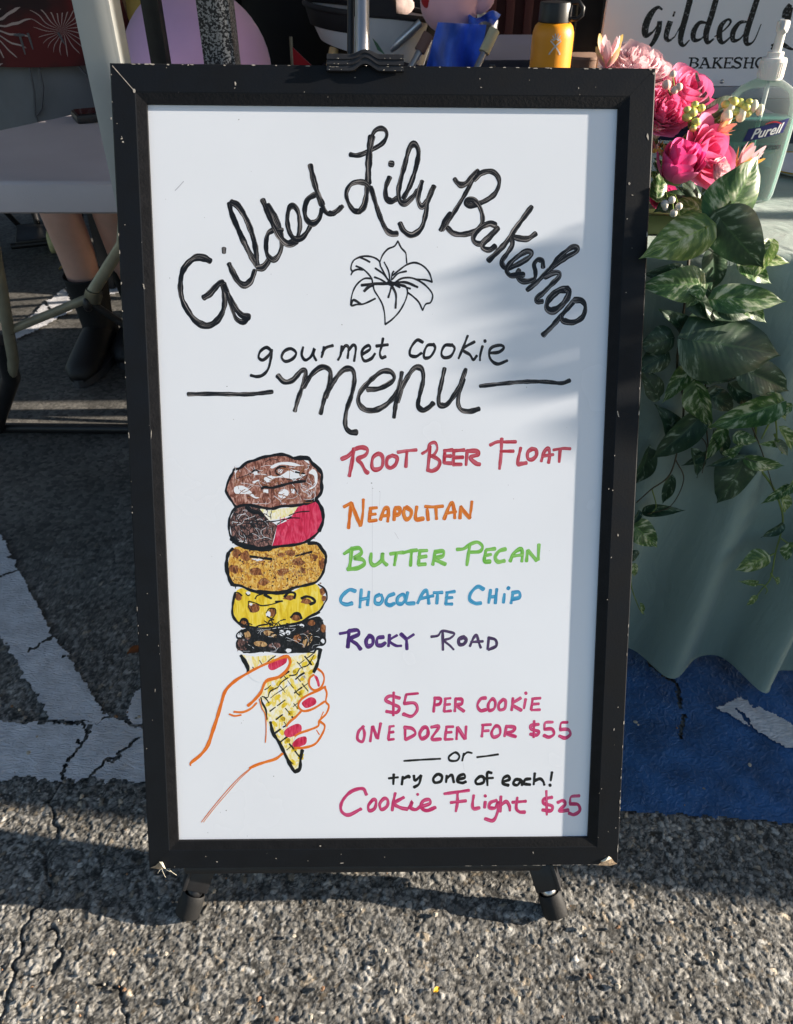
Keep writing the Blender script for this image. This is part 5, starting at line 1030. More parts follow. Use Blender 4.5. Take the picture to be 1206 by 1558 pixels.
# foliage amongst the blooms
def lf(bx, by, yb, tx, ty, yt, kind, mi, roll=0, facing=None, sc=1.0): leaf(fa, at(bx, by, yb), at(tx, ty, yt), kind, mi, roll, facing, sc)
lf(1062, 165, Y0 + .02, 1068, 108, Y0 + .03, 2, 3, .5); lf(1080, 178, Y0 + .02, 1140, 142, Y0 + .03, 2, 3, -.3); lf(1100, 195, Y0 + .02, 1058, 178, Y0, 2, 3)
lf(1022, 235, Y0 - .01, 998, 212, Y0 + .01, 2, 0); lf(1018, 268, Y0 - .02, 1000, 232, Y0, 1, 0); lf(1030, 225, Y0 - .01, 1050, 200, Y0 - .01, 3, 2); lf(1088, 280, Y0 - .02, 1060, 250, Y0 - .01, 2, 1); lf(1000, 300, Y0 - .02, 1012, 255, Y0, 0, 0)
lf(1035, 300, Y0 - .01, 1000, 320, Y0 - .03, 0, 1); lf(1060, 300, Y0 - .0, 1040, 270, Y0, 0, 1); lf(1090, 300, Y0 - .0, 1110, 270, Y0, 1, 1); lf(1045, 330, Y0 - .03, 1045, 300, Y0 - .02, 0, 2); lf(1075, 325, Y0 - .03, 1030, 300, Y0 - .03, 0, 2)
for i in range(14):
    x, y = rnd.uniform(985, 1100), rnd.uniform(215, 320); lf(x, y, Y0 + .03, x + rnd.uniform(-30, 30), y + rnd.uniform(-35, 25), Y0 + .02, rnd.randint(0, 3), rnd.choice([0, 1, 1]))
# the large trailing leaves, top to bottom (base -> tip)
YL = .915
lf(1096, 338, .915, 1172, 230, .935, 0, 0, .0, (.1, -.85, .25), 1.05)
lf(1072, 347, .90, 981, 387, .875, 0, 2, -.15, (.1, -.7, .7), .95)
lf(1098, 335, .905, 1165, 420, .885, 0, 1, .1, (-.45, -.8, .3), 1.0)
lf(1172, 372, .92, 1146, 425, .90, 2, 2, .4)
lf(1062, 432, .90, 984, 434, .88, 1, 0, -.1, None, 1.05); lf(1064, 440, .892, 1045, 470, .885, 1, 0, .2, None, 1.3)
lf(1035, 415, .91, 985, 420, .90, 1, 1, -.3); lf(1085, 385, .92, 1096, 455, .92, 1, 1, .1); lf(1130, 405, .92, 1180, 432, .91, 2, 0, .2); lf(1150, 395, .93, 1210, 396, .92, 3, 2)
lf(1095, 455, .89, 1206, 452, .87, 1, 0, .35, (.0, -.6, .8), .8); lf(1125, 458, .895, 1172, 492, .88, 2, 0, .2)
lf(1055, 455, .90, 1110, 488, .89, 1, 1, .1); lf(1050, 445, .90, 1100, 490, .89, 2, 1, -.5); lf(1100, 470, .90, 1155, 480, .89, 1, 1)
lf(1056, 518, .885, 1206, 537, .865, 0, 1, .05, (.05, -.8, .55), 1.12)
lf(1018, 515, .90, 974, 530, .89, 0, 1, -.2, (-.1, -.9, .4), 1.35); lf(1010, 540, .905, 970, 565, .89, 0, 1, .1, None, 1.2)
lf(1136, 565, .88, 1218, 600, .87, 1, 1, .2); lf(1066, 570, .89, 1130, 580, .88, 3, 1, .3)
lf(1050, 563, .90, 1006, 612, .885, 2, 0, .5); lf(1060, 590, .89, 1078, 662, .88, 2, 0, .9); lf(1080, 600, .895, 1130, 625, .89, 1, 1); lf(1060, 605, .90, 1100, 590, .89, 1, 1, -.4); lf(1115, 588, .895, 1150, 625, .885, 2, 1, .3)
lf(1178, 616, .88, 1078, 652, .865, 2, 0, -.2, (0, -.7, .7), .9)
lf(1060, 640, .90, 990, 705, .885, 2, 1, .2); lf(1100, 655, .895, 1072, 705, .88, 3, 0, .5); lf(1090, 660, .90, 1110, 700, .89, 2, 1); lf(1120, 665, .88, 1155, 672, .87, 0, 0, .1); lf(1075, 690, .90, 1040, 712, .89, 3, 1); lf(1055, 690, .90, 1075, 735, .895, 3, 1)
lf(1130, 705, .885, 1096, 776, .87, 0, 1, .15, None, 1.15); lf(1140, 700, .885, 1202, 716, .875, 3, 0, .3); lf(1120, 695, .89, 1080, 712, .88, 3, 1); lf(1105, 690, .89, 1135, 675, .88, 2, 0)
lf(1198, 620, .885, 1150, 632, .88, 3, 0); lf(1182, 618, .885, 1206, 642, .88, 3, 2); lf(1185, 675, .875, 1158, 676, .87, 3, 2); lf(1182, 672, .875, 1206, 697, .865, 3, 3, .2); lf(1190, 655, .88, 1218, 690, .87, 3, 2)
lf(1195, 742, .88, 1160, 770, .87, 3, 0, .2); lf(1190, 755, .875, 1200, 785, .87, 2, 2); lf(1206, 735, .88, 1190, 760, .87, 2, 0)
lf(1188, 800, .88, 1160, 820, .87, 2, 1); lf(1163, 848, .87, 1122, 872, .86, 0, 2, 0, None, 1.1); lf(1200, 830, .875, 1202, 858, .87, 0, 0); lf(1150, 887, .87, 1128, 886, .865, 3, 2); lf(1182, 880, .87, 1186, 892, .865, 1, 2); lf(1148, 908, .865, 1138, 926, .86, 1, 2)
lf(1020, 730, .90, 1008, 775, .89, 3, 1, .4); lf(985, 778, .90, 1040, 775, .88, 3, 1, -.3); lf(972, 780, .90, 962, 800, .885, 2, 1); lf(966, 800, .895, 1006, 838, .875, 1, 0, .2, None, 1.2); lf(968, 840, .90, 960, 858, .89, 0, 1); lf(964, 860, .90, 968, 880, .89, 1, 2); lf(975, 920, .89, 981, 938, .88, 3, 2); lf(985, 690, .91, 965, 760, .90, 3, 1); lf(1040, 500, .91, 1010, 470, .90, 2, 1); lf(1000, 600, .91, 980, 560, .905, 1, 1); lf(1030, 660, .905, 1010, 620, .90, 1, 1)
# vines
def vn(pts, y0, y1, r=.0014, m=None):
    k = len(pts) - 1; vine(fa, [at(p[0], p[1], y0 + (y1 - y0) * i / k) for i, p in enumerate(pts)], r, m)
vn([(1084, 352), (1096, 338), (1092, 330), (1112, 306)], .92, .91, .0026); vn([(1072, 347), (1098, 336)], .90, .915, .002)
vn([(1050, 360), (1045, 430), (1038, 500), (1045, 560), (1062, 590)], .96, .90, .0020, m_stemd); vn([(1090, 380), (1095, 450), (1085, 520), (1072, 600), (1078, 690)], .96, .90, .0018, m_stemd)
vn([(1036, 500), (1030, 560), (1040, 610), (1035, 660), (1020, 720), (990, 745), (968, 765)], .91, .89, .0018, m_stemd); vn([(1028, 700), (1040, 730), (1020, 770), (985, 782)], .90, .89, .0010, m_stemd); vn([(992, 745), (998, 770), (990, 782)], .90, .89, .0010, m_stem)
vn([(962, 860), (960, 890), (972, 925), (980, 935)], .90, .885, .0012); vn([(1160, 580), (1172, 598), (1180, 640), (1182, 670)], .90, .875, .0018); vn([(1164, 600), (1175, 598), (1185, 612)], .90, .88, .002)
vn([(1172, 640), (1158, 668)], .88, .875, .0016); vn([(1178, 660), (1190, 690)], .88, .87, .0016)
vn([(1150, 640), (1150, 700), (1175, 740), (1190, 780), (1188, 810), (1180, 840), (1172, 880), (1160, 895), (1148, 912)], .91, .865, .0019); vn([(1186, 818), (1206, 832)], .88, .875, .0014); vn([(1178, 842), (1162, 850)], .875, .87, .0014); vn([(1162, 890), (1150, 889), (1140, 888)], .868, .866, .0012); vn([(1172, 872), (1182, 885)], .868, .866, .0012); vn([(1162, 890), (1167, 898), (1164, 904)], .868, .866, .0012)
vn([(1062, 660), (1075, 680), (1068, 720)], .90, .89, .001, m_stemd); vn([(1140, 640), (1160, 690), (1178, 750)], .90, .88, .001, m_stemd)
bx = MB(); c0 = at(1052, 318, Y0 + .03); bx.box((c0.x - .01, 1.06, TZ + .014), (.12, .07, .026), 0, None, .004); bx.build('planter_box', M('olive_planter', (92, 104, 62), rough=.5, var=.1, vscale=10), fa, 40).matrix_parent_inverse = parent_matrix(fa).inverted()
# the same garland goes on along the table edge, past the picture (its leaves shade the board)
fb = empty('flower_arrangement', (1.15, TE(1.15), TZ), 'second artificial garland farther along the front edge of the sage table', 'flowers')
rb = random.Random(77)
def bpoint(px, py): u, v = onb(px, py); return BO + BX * u + BU * v - BN * DEP
spots = []
for poly, n in [([(890, 385), (800, 400), (716, 418), (745, 448), (896, 450)], 7), ([(755, 460), (715, 500), (740, 522), (890, 560), (896, 455)], 9), ([(760, 540), (740, 600), (800, 690), (890, 700), (890, 560)], 7)]:
    lo = (min(p[0] for p in poly), min(p[1] for p in poly)); hi = (max(p[0] for p in poly), max(p[1] for p in poly)); k = 0
    while k < n:
        q = (rb.uniform(lo[0], hi[0]), rb.uniform(lo[1], hi[1]))
        if inside(q, poly): spots.append(q); k += 1
root = []
for q in spots:
    p = bpoint(*q) + SUN * rb.uniform(1.15, 1.65)
    a = rb.uniform(0, 6.28); d = (BX * math.cos(a) + BU * math.sin(a)) * rb.uniform(.022, .04)
    leaf(fb, p - d, p + d, rb.choice([0, 0, 1, 4]), rb.randint(0, 2), 0, BN + Vector((rb.uniform(-.06, .06), 0, rb.uniform(-.06, .06)))); root.append(p)
for x0, y0, x1, y1 in [(896, 338, 806, 392), (896, 366, 830, 386)]:
    p, q = bpoint(x0, y0) + SUN * 1.0, bpoint(x1, y1) + SUN * 1.05; vine(fb, [p, (p + q) / 2, q], .0022)
for p in root[::3]:
    b_ = Vector((p.x + rb.uniform(-.02, .05), TE(p.x) + .03, TZ + .004)); vine(fb, [p, p * .5 + b_ * .5 + Vector((0, .02, .03)), b_], .0016)
for x, z in [(1.02, .80), (1.1, .84), (1.2, .81), (1.28, .86), (1.37, .80)]:
    rose(fb, (x, TE(x) + .07, z), .03, (rb.uniform(-.5, .5), -.5, .7), rb.choice([m_hot, m_lp, m_hot2]), int(x * 1000), layers=4); vine(fb, [(x, TE(x) + .07, z - .01), (x, TE(x) + .07, TZ + .003)], .003)

# ------------------------------------------------------------------ hand sanitizer bottle on the sage table
def glassy(name, col, rough=.02, mixf=.82, tint=None):
    m = bpy.data.materials.new(name); m.use_nodes = True; n = m.node_tree.nodes; L = m.node_tree.links
    t = n.new('ShaderNodeBsdfTransparent'); t.inputs[0].default_value = (*(tint or (1, 1, 1)), 1); b = n['Principled BSDF']
    b.inputs['Base Color'].default_value = (*col, 1); b.inputs['Roughness'].default_value = rough; b.inputs['Specular IOR Level'].default_value = .7
    fr_ = n.new('ShaderNodeFresnel'); fr_.inputs[0].default_value = 1.4; ad = n.new('ShaderNodeMath'); ad.operation = 'ADD'; ad.inputs[1].default_value = 1 - mixf; ad.use_clamp = True; L.new(fr_.outputs[0], ad.inputs[0])
    ms = n.new('ShaderNodeMixShader'); L.new(ad.outputs[0], ms.inputs[0]); L.new(t.outputs[0], ms.inputs[1]); L.new(b.outputs[0], ms.inputs[2]); L.new(ms.outputs[0], n['Material Output'].inputs[0]); return m
m_clear = glassy('clear_bottle_plastic', (.82, .88, .88), .04, .90, (.95, .97, .97)); m_gel = glassy('green_sanitizer_gel', (.12, .42, .34), .25, .70, (.52, .82, .74))
m_pump = M('white_pump_plastic', (236, 234, 228), rough=.35, sss=.2)
pb = onz(1122, 303, TZ)
bt = empty('sanitizer_bottle', pb, 'clear pump bottle of green hand sanitizer with a navy label, right of the pink flowers', 'bottle', rz=R_(4)); bt.scale = (.97, .97, .97)
W2, D2 = .0500, .030
s_ = [(.80, .0), (.93, .003), (.97, .010), (1.0, .05), (1.0, .110), (.98, .128), (.90, .142), (.74, .152), (.50, .159), (.34, .163), (.32, .168)]
mb = MB(); mb.lathe([(r, z) for r, z in s_], 48, sx=W2, sy=D2, pw=.72); mb.build('bottle_body', m_clear, bt, 40)
mb = MB(); mb.lathe([(r * .93, z + .003) for r, z in s_[:5]] + [(.93, .1145)], 48, sx=W2, sy=D2, pw=.72); mb.build('gel', m_gel, bt, 40)
mb = MB(); mb.lathe([(.0165, .163), (.0170, .165), (.0170, .186), (.0160, .189), (.0110, .190), (.0105, .196), (.0062, .1965), (.0058, .218), (.0075, .219), (.0085, .226), (.0082, .231), (.006, .233)], 32)
for i in range(32):
    a = 2 * math.pi * i / 32; mb.box((.0170 * math.cos(a), .0170 * math.sin(a), .1755), (.0012, .0012, .019), 0, Matrix.Rotation(a, 3, 'Z'))
mb.tube([(0, 0, .227), (-.004, -.012, .2275), (-.012, -.027, .2265), (-.016, -.034, .2225)], [.0062, .0060, .0048, .0040], 12)
pu = mb.build('pump', m_pump, bt, 40)
mb = MB(); mb.tube([(0, 0, .165), (.002, 0, .06), (.006, 0, .012)], .0030, 10); mb.build('dip_tube', M('milky_tube', (226, 230, 226), rough=.4), pu, 60)
m_navy = M('navy_label', (24, 32, 104), rough=.4); m_lw = M('white_label_print', (240, 240, 240), rough=.5); m_lr = M('red_label_print', (196, 24, 48), rough=.5); m_ldk = M('dark_label_print', (20, 40, 48), rough=.5)
def textmesh(txt, size, shear=0.0, offs=0.0):
    c = bpy.data.curves.new('t', 'FONT'); c.body = txt; c.size = size; c.shear = shear; c.offset = offs; c.align_x = 'CENTER'; c.align_y = 'CENTER'; c.resolution_u = 3
    o = bpy.data.objects.new('t', c); COL.objects.link(o); dg = bpy.context.evaluated_depsgraph_get(); me = bpy.data.meshes.new_from_object(o.evaluated_get(dg))
    V = [v.co.copy() for v in me.vertices]; Fs = [tuple(p.vertices) for p in me.polygons]
    bpy.data.objects.remove(o); bpy.data.curves.remove(c); bpy.data.meshes.remove(me); return V, Fs
def bsurf(x, z, off):
    """front surface of the bottle (superellipse) at width x"""
    t = min(.98, abs(x) / W2); e_ = 2 / .72
    return Vector((x, -D2 * (1 - t ** e_) ** (1 / e_) - off, z))
mb = MB(); NL = 26
def lab(x):  # waving flag outline
    k = (x + .0005) / .027; return .0060 * (1 + .10 * k) , .0030 * math.sin(k * 1.6) + .0024 * k * k * (1 if k > 0 else -.6)
for dz in (0,):
    rows = [[], []]
    for i in range(NL + 1):
        x = -.0275 + .056 * i / NL; h_, c_ = lab(x); rows[0].append(bsurf(x - .002, .1015 + c_ - h_ * 1.35 * (1.25 - .35 * i / NL), .0007)); rows[1].append(bsurf(x + .002, .1015 + c_ + h_ * 1.35 * (1.0 + .22 * i / NL), .0007))
    mb.grid(rows, 0, uv=False)
V, Fs = textmesh('Purell', .0180, .28, .0004); mb.add([bsurf(v.x + .0005, v.y + .1008 + lab(v.x)[1], .0012) for v in V], Fs, 1)
rows = [[bsurf(-.004 + .024 * i / 10, .1098 + .0022 * math.sin(i / 10 * 3.1) + lab(.01)[1] * .4, .0014) for i in range(11)], [bsurf(-.004 + .024 * i / 10, .1106 + .0034 * math.sin(i / 10 * 3.1) + lab(.01)[1] * .4, .0014) for i in range(11)]]
mb.grid(rows, 2, uv=False)
V, Fs = textmesh('HAND SANITIZER', .0074, 0, .0003); mb.add([bsurf(v.x, v.y + .0800, .0009) for v in V], Fs, 3)
mb.lathe([(.0052, 0), (.0052, .0003)], 20, bsurf(0, .0665, .0012), 3, M=Matrix.Rotation(R_(90), 3, 'X')); mb.box(bsurf(0, .0665, .0018), (.0012, .0004, .0064), 1); mb.box(bsurf(0, .0683, .0018), (.0056, .0004, .0012), 1)
mb.build('label', [m_navy, m_lw, m_lr, m_ldk], bt, None)
tr = empty('plate', onz(1226, 262, TZ), 'white plate with a thin gold rim at the right of the sanitizer bottle', 'plate')
mb = MB(); mb.lathe([(.03, .002), (.055, .003), (.078, .011), (.079, .0125), (.077, .0125), (.055, .0055), (.01, .004)], 40); mb.tube([(.0786 * math.cos(a), .0786 * math.sin(a), .0127) for a in [2 * math.pi * i / 48 for i in range(49)]], .0011, 6, 1, cap=False); mb.build('dish', [M('white_china', (224, 222, 226), rough=.3), M('gold_rim', (200, 160, 60), rough=.35, metal=.6)], tr, 50)

# ------------------------------------------------------------------ shop sign behind, cabinet, navy table and what stands there
SY = 1.95
def atS(px, py): return ony(px, py, SY)
sg = empty('shop_sign', (1.05, SY, .83), 'pale grey shop sign with distressed black brush script standing behind the flowers', 'sign')
m_sign = mat('pale_sign_board', lin((240, 238, 242)), rough=.6, var=.05, vscale=4); m_signtrim = M('grey_sign_trim', (150, 150, 156), rough=.5, var=.1, vscale=20)
b0 = atS(906, 118); zb = atS(1100, 131).z; x0 = b0.x
mb = MB(); lean = .03
def sgp(x, z, n=0.0): return Vector((x, SY + n, z))
mb.prism([(x0 + .0, zb + .0), (2.05, zb), (2.05, 1.36), (x0 + .012, 1.36)], -.001, -.016, 0, Matrix(((1, 0, 0, 0), (0, 0, -1, SY + .001), (0, 1, 0, 0), (0, 0, 0, 1)))); wpart(mb, 'sign_panel', m_sign, sg, 30)
mb = MB(); mb.box((x0 + .5, SY + .006, zb - .012), (1.06, .03, .022), 0, None, .003); tro = wpart(mb, 'bottom_trim', m_signtrim, sg, 30)
mb = MB(); [mb.ball(atS(px, 122) + Vector((0, -.010, -.001)), .0045) for px in (938, 1096)]; wpart(mb, 'trim_bolt', m_steel, tro, 60)
def stroke_sign(mb, cr, pts, dx=0.0, mi=0):
    """brush stroke on the sign; every point (x, y, width) in crop pixels"""
    P = []
    for x, y, w_ in pts:
        q = atS(*cr((x, y))); P.append((q.x + dx, q.z, w_ / cr.k * .00070))
    P = smooth_path(P, 6); V = []; k = len(P)
    for i in range(k):
        a, b = P[max(i - 1, 0)], P[min(i + 1, k - 1)]; d = Vector((b[0] - a[0], b[1] - a[1])); d = d.normalized() if d.length else Vector((1, 0)); LAYER[0] += 1
        for s in (-1, 1): V.append((P[i][0] - d.y * P[i][2] * s, SY + .0018 - (LAYER[0] % 50) * 4e-6, P[i][1] + d.x * P[i][2] * s))
    mb.add(V, [(2 * i, 2 * i + 1, 2 * i + 3, 2 * i + 2) for i in range(k - 1)], mi)
class Cr:
    def __init__(s, x0, y0, k): s.x0, s.y0, s.k = x0, y0, k
    def __call__(s, p): return (s.x0 + p[0] / s.k, s.y0 + p[1] / s.k)
C3 = Cr(860, 0, 3.486)
m_script = mat('distressed_black_print', lin((14, 14, 16)), rough=.6)
def speckle(m, dark, light, scale, thr):
    n = m.node_tree.nodes; L = m.node_tree.links; tc = n.new('ShaderNodeTexCoord'); nz = n.new('ShaderNodeTexNoise'); nz.inputs['Scale'].default_value = scale; nz.inputs['Detail'].default_value = 2; L.new(tc.outputs['Object'], nz.inputs['Vector'])
    cr = n.new('ShaderNodeMapRange'); cr.inputs[1].default_value = thr; cr.inputs[2].default_value = thr + .04; L.new(nz.outputs[0], cr.inputs[0]); mx = n.new('ShaderNodeMix'); mx.data_type = 'RGBA'; mx.inputs[6].default_value = (*lin(dark), 1); mx.inputs[7].default_value = (*lin(light), 1); L.new(cr.outputs[0], mx.inputs[0]); L.new(mx.outputs[2], n['Principled BSDF'].inputs['Base Color'])
speckle(m_script, (14, 14, 16), (120, 120, 124), 240, .62)
mb = MB()
for st in [[(516, 52, 8), (490, 40, 16), (452, 78, 34), (426, 140, 38), (428, 186, 30), (462, 172, 12), (496, 126, 6)], [(502, 112, 26), (492, 170, 30), (462, 232, 22), (416, 272, 6)],
           [(558, 112, 30), (542, 160, 30), (536, 200, 26), (552, 216, 14), (580, 196, 6)], [(572, 74, 24), (582, 76, 24)], [(578, 200, 6), (622, 120, 8), (660, 40, 14), (676, -20, 14)], [(664, -10, 30), (642, 80, 32), (618, 168, 32), (612, 222, 26), (630, 242, 14), (660, 212, 6)],
           [(752, 122, 8), (712, 122, 20), (682, 168, 30), (684, 212, 22), (722, 206, 10), (760, 158, 6)], [(802, -8, 30), (776, 84, 32), (748, 176, 32), (756, 226, 20), (790, 206, 8)],
           [(792, 196, 6), (846, 158, 8), (878, 118, 12), (862, 104, 12), (826, 140, 28), (818, 196, 30), (838, 228, 16), (888, 186, 6)], [(966, 116, 8), (926, 122, 20), (892, 168, 30), (892, 214, 22), (928, 206, 10), (968, 152, 6)], [(1020, -8, 30), (990, 84, 32), (960, 186, 32), (966, 234, 20), (1002, 216, 8), (1040, 128, 5)],
           [(1196, 24, 26), (1172, 60, 34), (1158, 96, 20)], [(1196, 40, 30), (1170, 130, 34), (1130, 210, 26), (1092, 262, 8)], [(1092, 240, 8), (1150, 236, 22), (1206, 262, 10), (1250, 240, 5)],
           [(1290, 112, 28), (1268, 190, 28), (1282, 216, 12), (1310, 190, 6)], [(1306, 72, 22), (1316, 74, 22)], [(1380, 0, 28), (1340, 120, 30), (1326, 210, 26), (1350, 226, 10), (1376, 200, 6)], [(1420, 112, 26), (1404, 180, 26), (1440, 196, 12), (1470, 150, 8)], [(1492, 108, 26), (1462, 210, 26), (1420, 300, 14), (1380, 290, 6)]]: stroke_sign(mb, C3, st)
wpart(mb, 'script_lettering', m_script, sg, 'keep')
mb = MB()
def slab(strokes):
    for pts in strokes: stroke_sign(mb, C3, pts)
w1, w2 = 11, 6
def bar(a, b, w=w1): return [(a[0], a[1], w), ((a[0] + b[0]) / 2, (a[1] + b[1]) / 2, w), (b[0], b[1], w)]
slab([bar((672, 308), (662, 361)), bar((656, 308), (692, 308), w2), bar((651, 361), (688, 361), w2), [(690, 308, w2), (704, 318, w1), (694, 332, w2), (668, 334, w2)], [(690, 334, w2), (704, 346, w1), (688, 361, w2)],
      bar((742, 308), (716, 361), 7), bar((744, 308), (762, 361), w1), bar((728, 308), (752, 308), w2), bar((726, 343), (756, 343), w2), bar((706, 361), (730, 361), w2), bar((750, 361), (774, 361), w2),
      bar((796, 308), (786, 361)), bar((830, 308), (794, 338), 7), bar((804, 332), (826, 361), w1), bar((784, 308), (810, 308), w2), bar((776, 361), (800, 361), w2), bar((816, 308), (838, 308), w2), bar((816, 361), (836, 361), w2),
      bar((856, 308), (846, 361)), bar((846, 308), (890, 308), w2), bar((840, 361), (882, 361), w2), bar((852, 334), (874, 334), w2), bar((890, 306), (887, 320), 7), bar((887, 348), (882, 362), 7), bar((876, 327), (872, 342), 6),
      [(936, 318, 7), (926, 307, 8), (904, 312, 10), (902, 326, w1), (926, 338, w1), (928, 354, 10), (908, 362, 8), (892, 352, 7)], bar((940, 306), (935, 322), 6), bar((894, 348), (889, 364), 6),
      bar((962, 308), (952, 361)), bar((998, 308), (988, 361)), bar((957, 334), (994, 334), w2), bar((950, 308), (974, 308), w2), bar((944, 361), (966, 361), w2), bar((986, 308), (1010, 308), w2), bar((980, 361), (1000, 361), w2),
      [(1040, 307, 8), (1020, 318, w1), (1012, 340, w1), (1026, 360, 9), (1048, 352, w1), (1058, 328, w1), (1040, 307, 8)], bar((1088, 308), (1078, 361)), bar((1076, 308), (1106, 308), w2), bar((1068, 361), (1092, 361), w2), [(1106, 308, w2), (1120, 320, w1), (1108, 336, w2), (1084, 338, w2)]])
wpart(mb, 'capital_lettering', M('black_print', (22, 22, 24), rough=.6), sg, 'keep')
mb = MB(); mb.box((x0 + .55, SY + .17, (zb - .022) / 2), (1.3, .36, zb - .0245), 0, None, .006)
cbn = mb.build('storage_cabinet', mat('slate_cabinet_paint', lin((82, 92, 98)), rough=.6, var=.08, vscale=12), None, 30); tag(cbn, 'slate grey storage cabinet carrying the shop sign', 'cabinet')
m_navyc = mat('navy_table_cover', lin((18, 22, 52)), rough=.7, var=.15, vscale=8, bump=.1, bscale=300)
nv = empty('display_table', (.30, 2.4, 0), 'table under a navy cover carrying the orange water bottle', 'table')
mb = MB(); mb.box((.30, 2.45, .73), (1.02, 1.4, .02), 0, None, .004); mb.box((.30, 1.756, .52), (1.02, .012, .40), 0); wpart(mb, 'table_cover', m_navyc, nv, 30)
for x in (-.12, .72):
    for y in (1.85, 3.05): mb = MB(); mb.tube([(x, y, .72), (x, y, 0)], .013); wpart(mb, 'leg', m_blackmetal, nv)
# orange insulated bottle
bb = ony(836, 101, 1.90); bb = Vector((bb.x, 1.90, .741)); ob = empty('water_bottle', bb, 'orange insulated water bottle with a black loop cap on the navy table', 'bottle', rz=R_(-20))
topz = ony(836, 33, 1.90).z - .741; rb_ = .0435
m_or = mat('orange_powder_coat', lin((236, 152, 30)), rough=.42, var=.04, vscale=30, bump=.12, bscale=1400)
mb = MB(); mb.lathe([(rb_ * .93, 0), (rb_ * .98, .003), (rb_, .010), (rb_, topz - .028), (rb_ * .985, topz - .018), (rb_ * .90, topz - .007), (rb_ * .78, topz - .002), (rb_ * .70, topz)], 40); mb.build('bottle_body', m_or, ob, 40)
mb = MB(); mb.lathe([(.0315, topz - .001), (.0335, topz + .001), (.0335, topz + .032), (.032, topz + .035), (.012, topz + .0365)], 32)
cpo = mb.build('cap', m_black, ob, 40); mb = MB(); mb.tube([(.030, 0, topz + .034), (.046, 0, topz + .036), (.056, 0, topz + .026), (.056, 0, topz + .014), (.046, 0, topz + .006), (.033, 0, topz + .006)], .0045, 8); mb.build('cap_loop', m_black, cpo, 60)
mb = MB(); aL = R_(-70)
def em(x, z): a = aL + x / rb_; return Vector((math.cos(a) * (rb_ + .0005), math.sin(a) * (rb_ + .0005), z))
ez = ony(836, 63, 1.90).z - .741
def ebar(pts, w_):
    V = []
    for i, (x, z) in enumerate(pts):
        a, b = pts[max(i - 1, 0)], pts[min(i + 1, len(pts) - 1)]; d = Vector((b[0] - a[0], b[1] - a[1])).normalized(); V += [em(x - d.y * w_, z + d.x * w_), em(x + d.y * w_, z - d.x * w_)]
    mb.add(V, [(2 * i, 2 * i + 1, 2 * i + 3, 2 * i + 2) for i in range(len(pts) - 1)])
E_ = .00125
ebar([(-.011, ez - .017), (-.004, ez - .008), (.003, ez - .001), (.011, ez + .006)], E_); ebar([(.011, ez - .017), (.004, ez - .0082), (-.003, ez - .0012), (-.011, ez + .006)], E_)
for a, l in [(-58, .011), (-34, .0145), (-11, .016), (11, .016), (34, .0145), (58, .011)]:
    t = R_(90 - a); ebar([(.004 * math.cos(t), ez + .004 + .004 * math.sin(t)), (l * math.cos(t), ez + .003 + l * math.sin(t))], .0010)
ebar([(-.0125, ez - .0185), (-.009, ez - .0172)], .001); ebar([(.0125, ez - .0185), (.009, ez - .0172)], .001)
mb.build('emblem', M('pale_emblem', (206, 208, 206), rough=.5), ob, 'keep')
# clutter at the back of the navy table
for i, (px, py, y, r, h_, rgb, lab_) in enumerate([(660, 62, 3.0, .035, .03, (150, 150, 150), 'low silver tin at the left of the navy table clutter'), (692, 60, 3.0, .045, .022, (90, 92, 96), 'flat dark grey dish among the navy table clutter'), (716, 60, 3.02, .03, .045, (176, 172, 168), 'pale round tub by the white canopy pole'), (744, 58, 3.0, .024, .05, (120, 120, 126), 'small grey jar right of the white canopy pole'), (890, 84, 2.4, .05, .03, (150, 120, 104), 'shallow brown bowl right of the orange bottle')]):
    p = ony(px, py, y); t_ = empty('container', (p.x, y, .741), lab_, 'container', 'small containers on the navy table'); mb = MB(); mb.lathe([(r * .85, 0), (r, h_ * .1), (r, h_ * .9), (r * .9, h_)], 20); mb.build('container_body', M('container_paint', rgb, rough=.45), t_, 40)
    mb = MB(); mb.lathe([(r * 1.05, h_ * .9), (r * 1.06, h_ * 1.12), (r * .8, h_ * 1.18)], 20); mb.build('lid', M('container_lid', tuple(min(255, v + 30) for v in rgb), rough=.4), t_, 40)

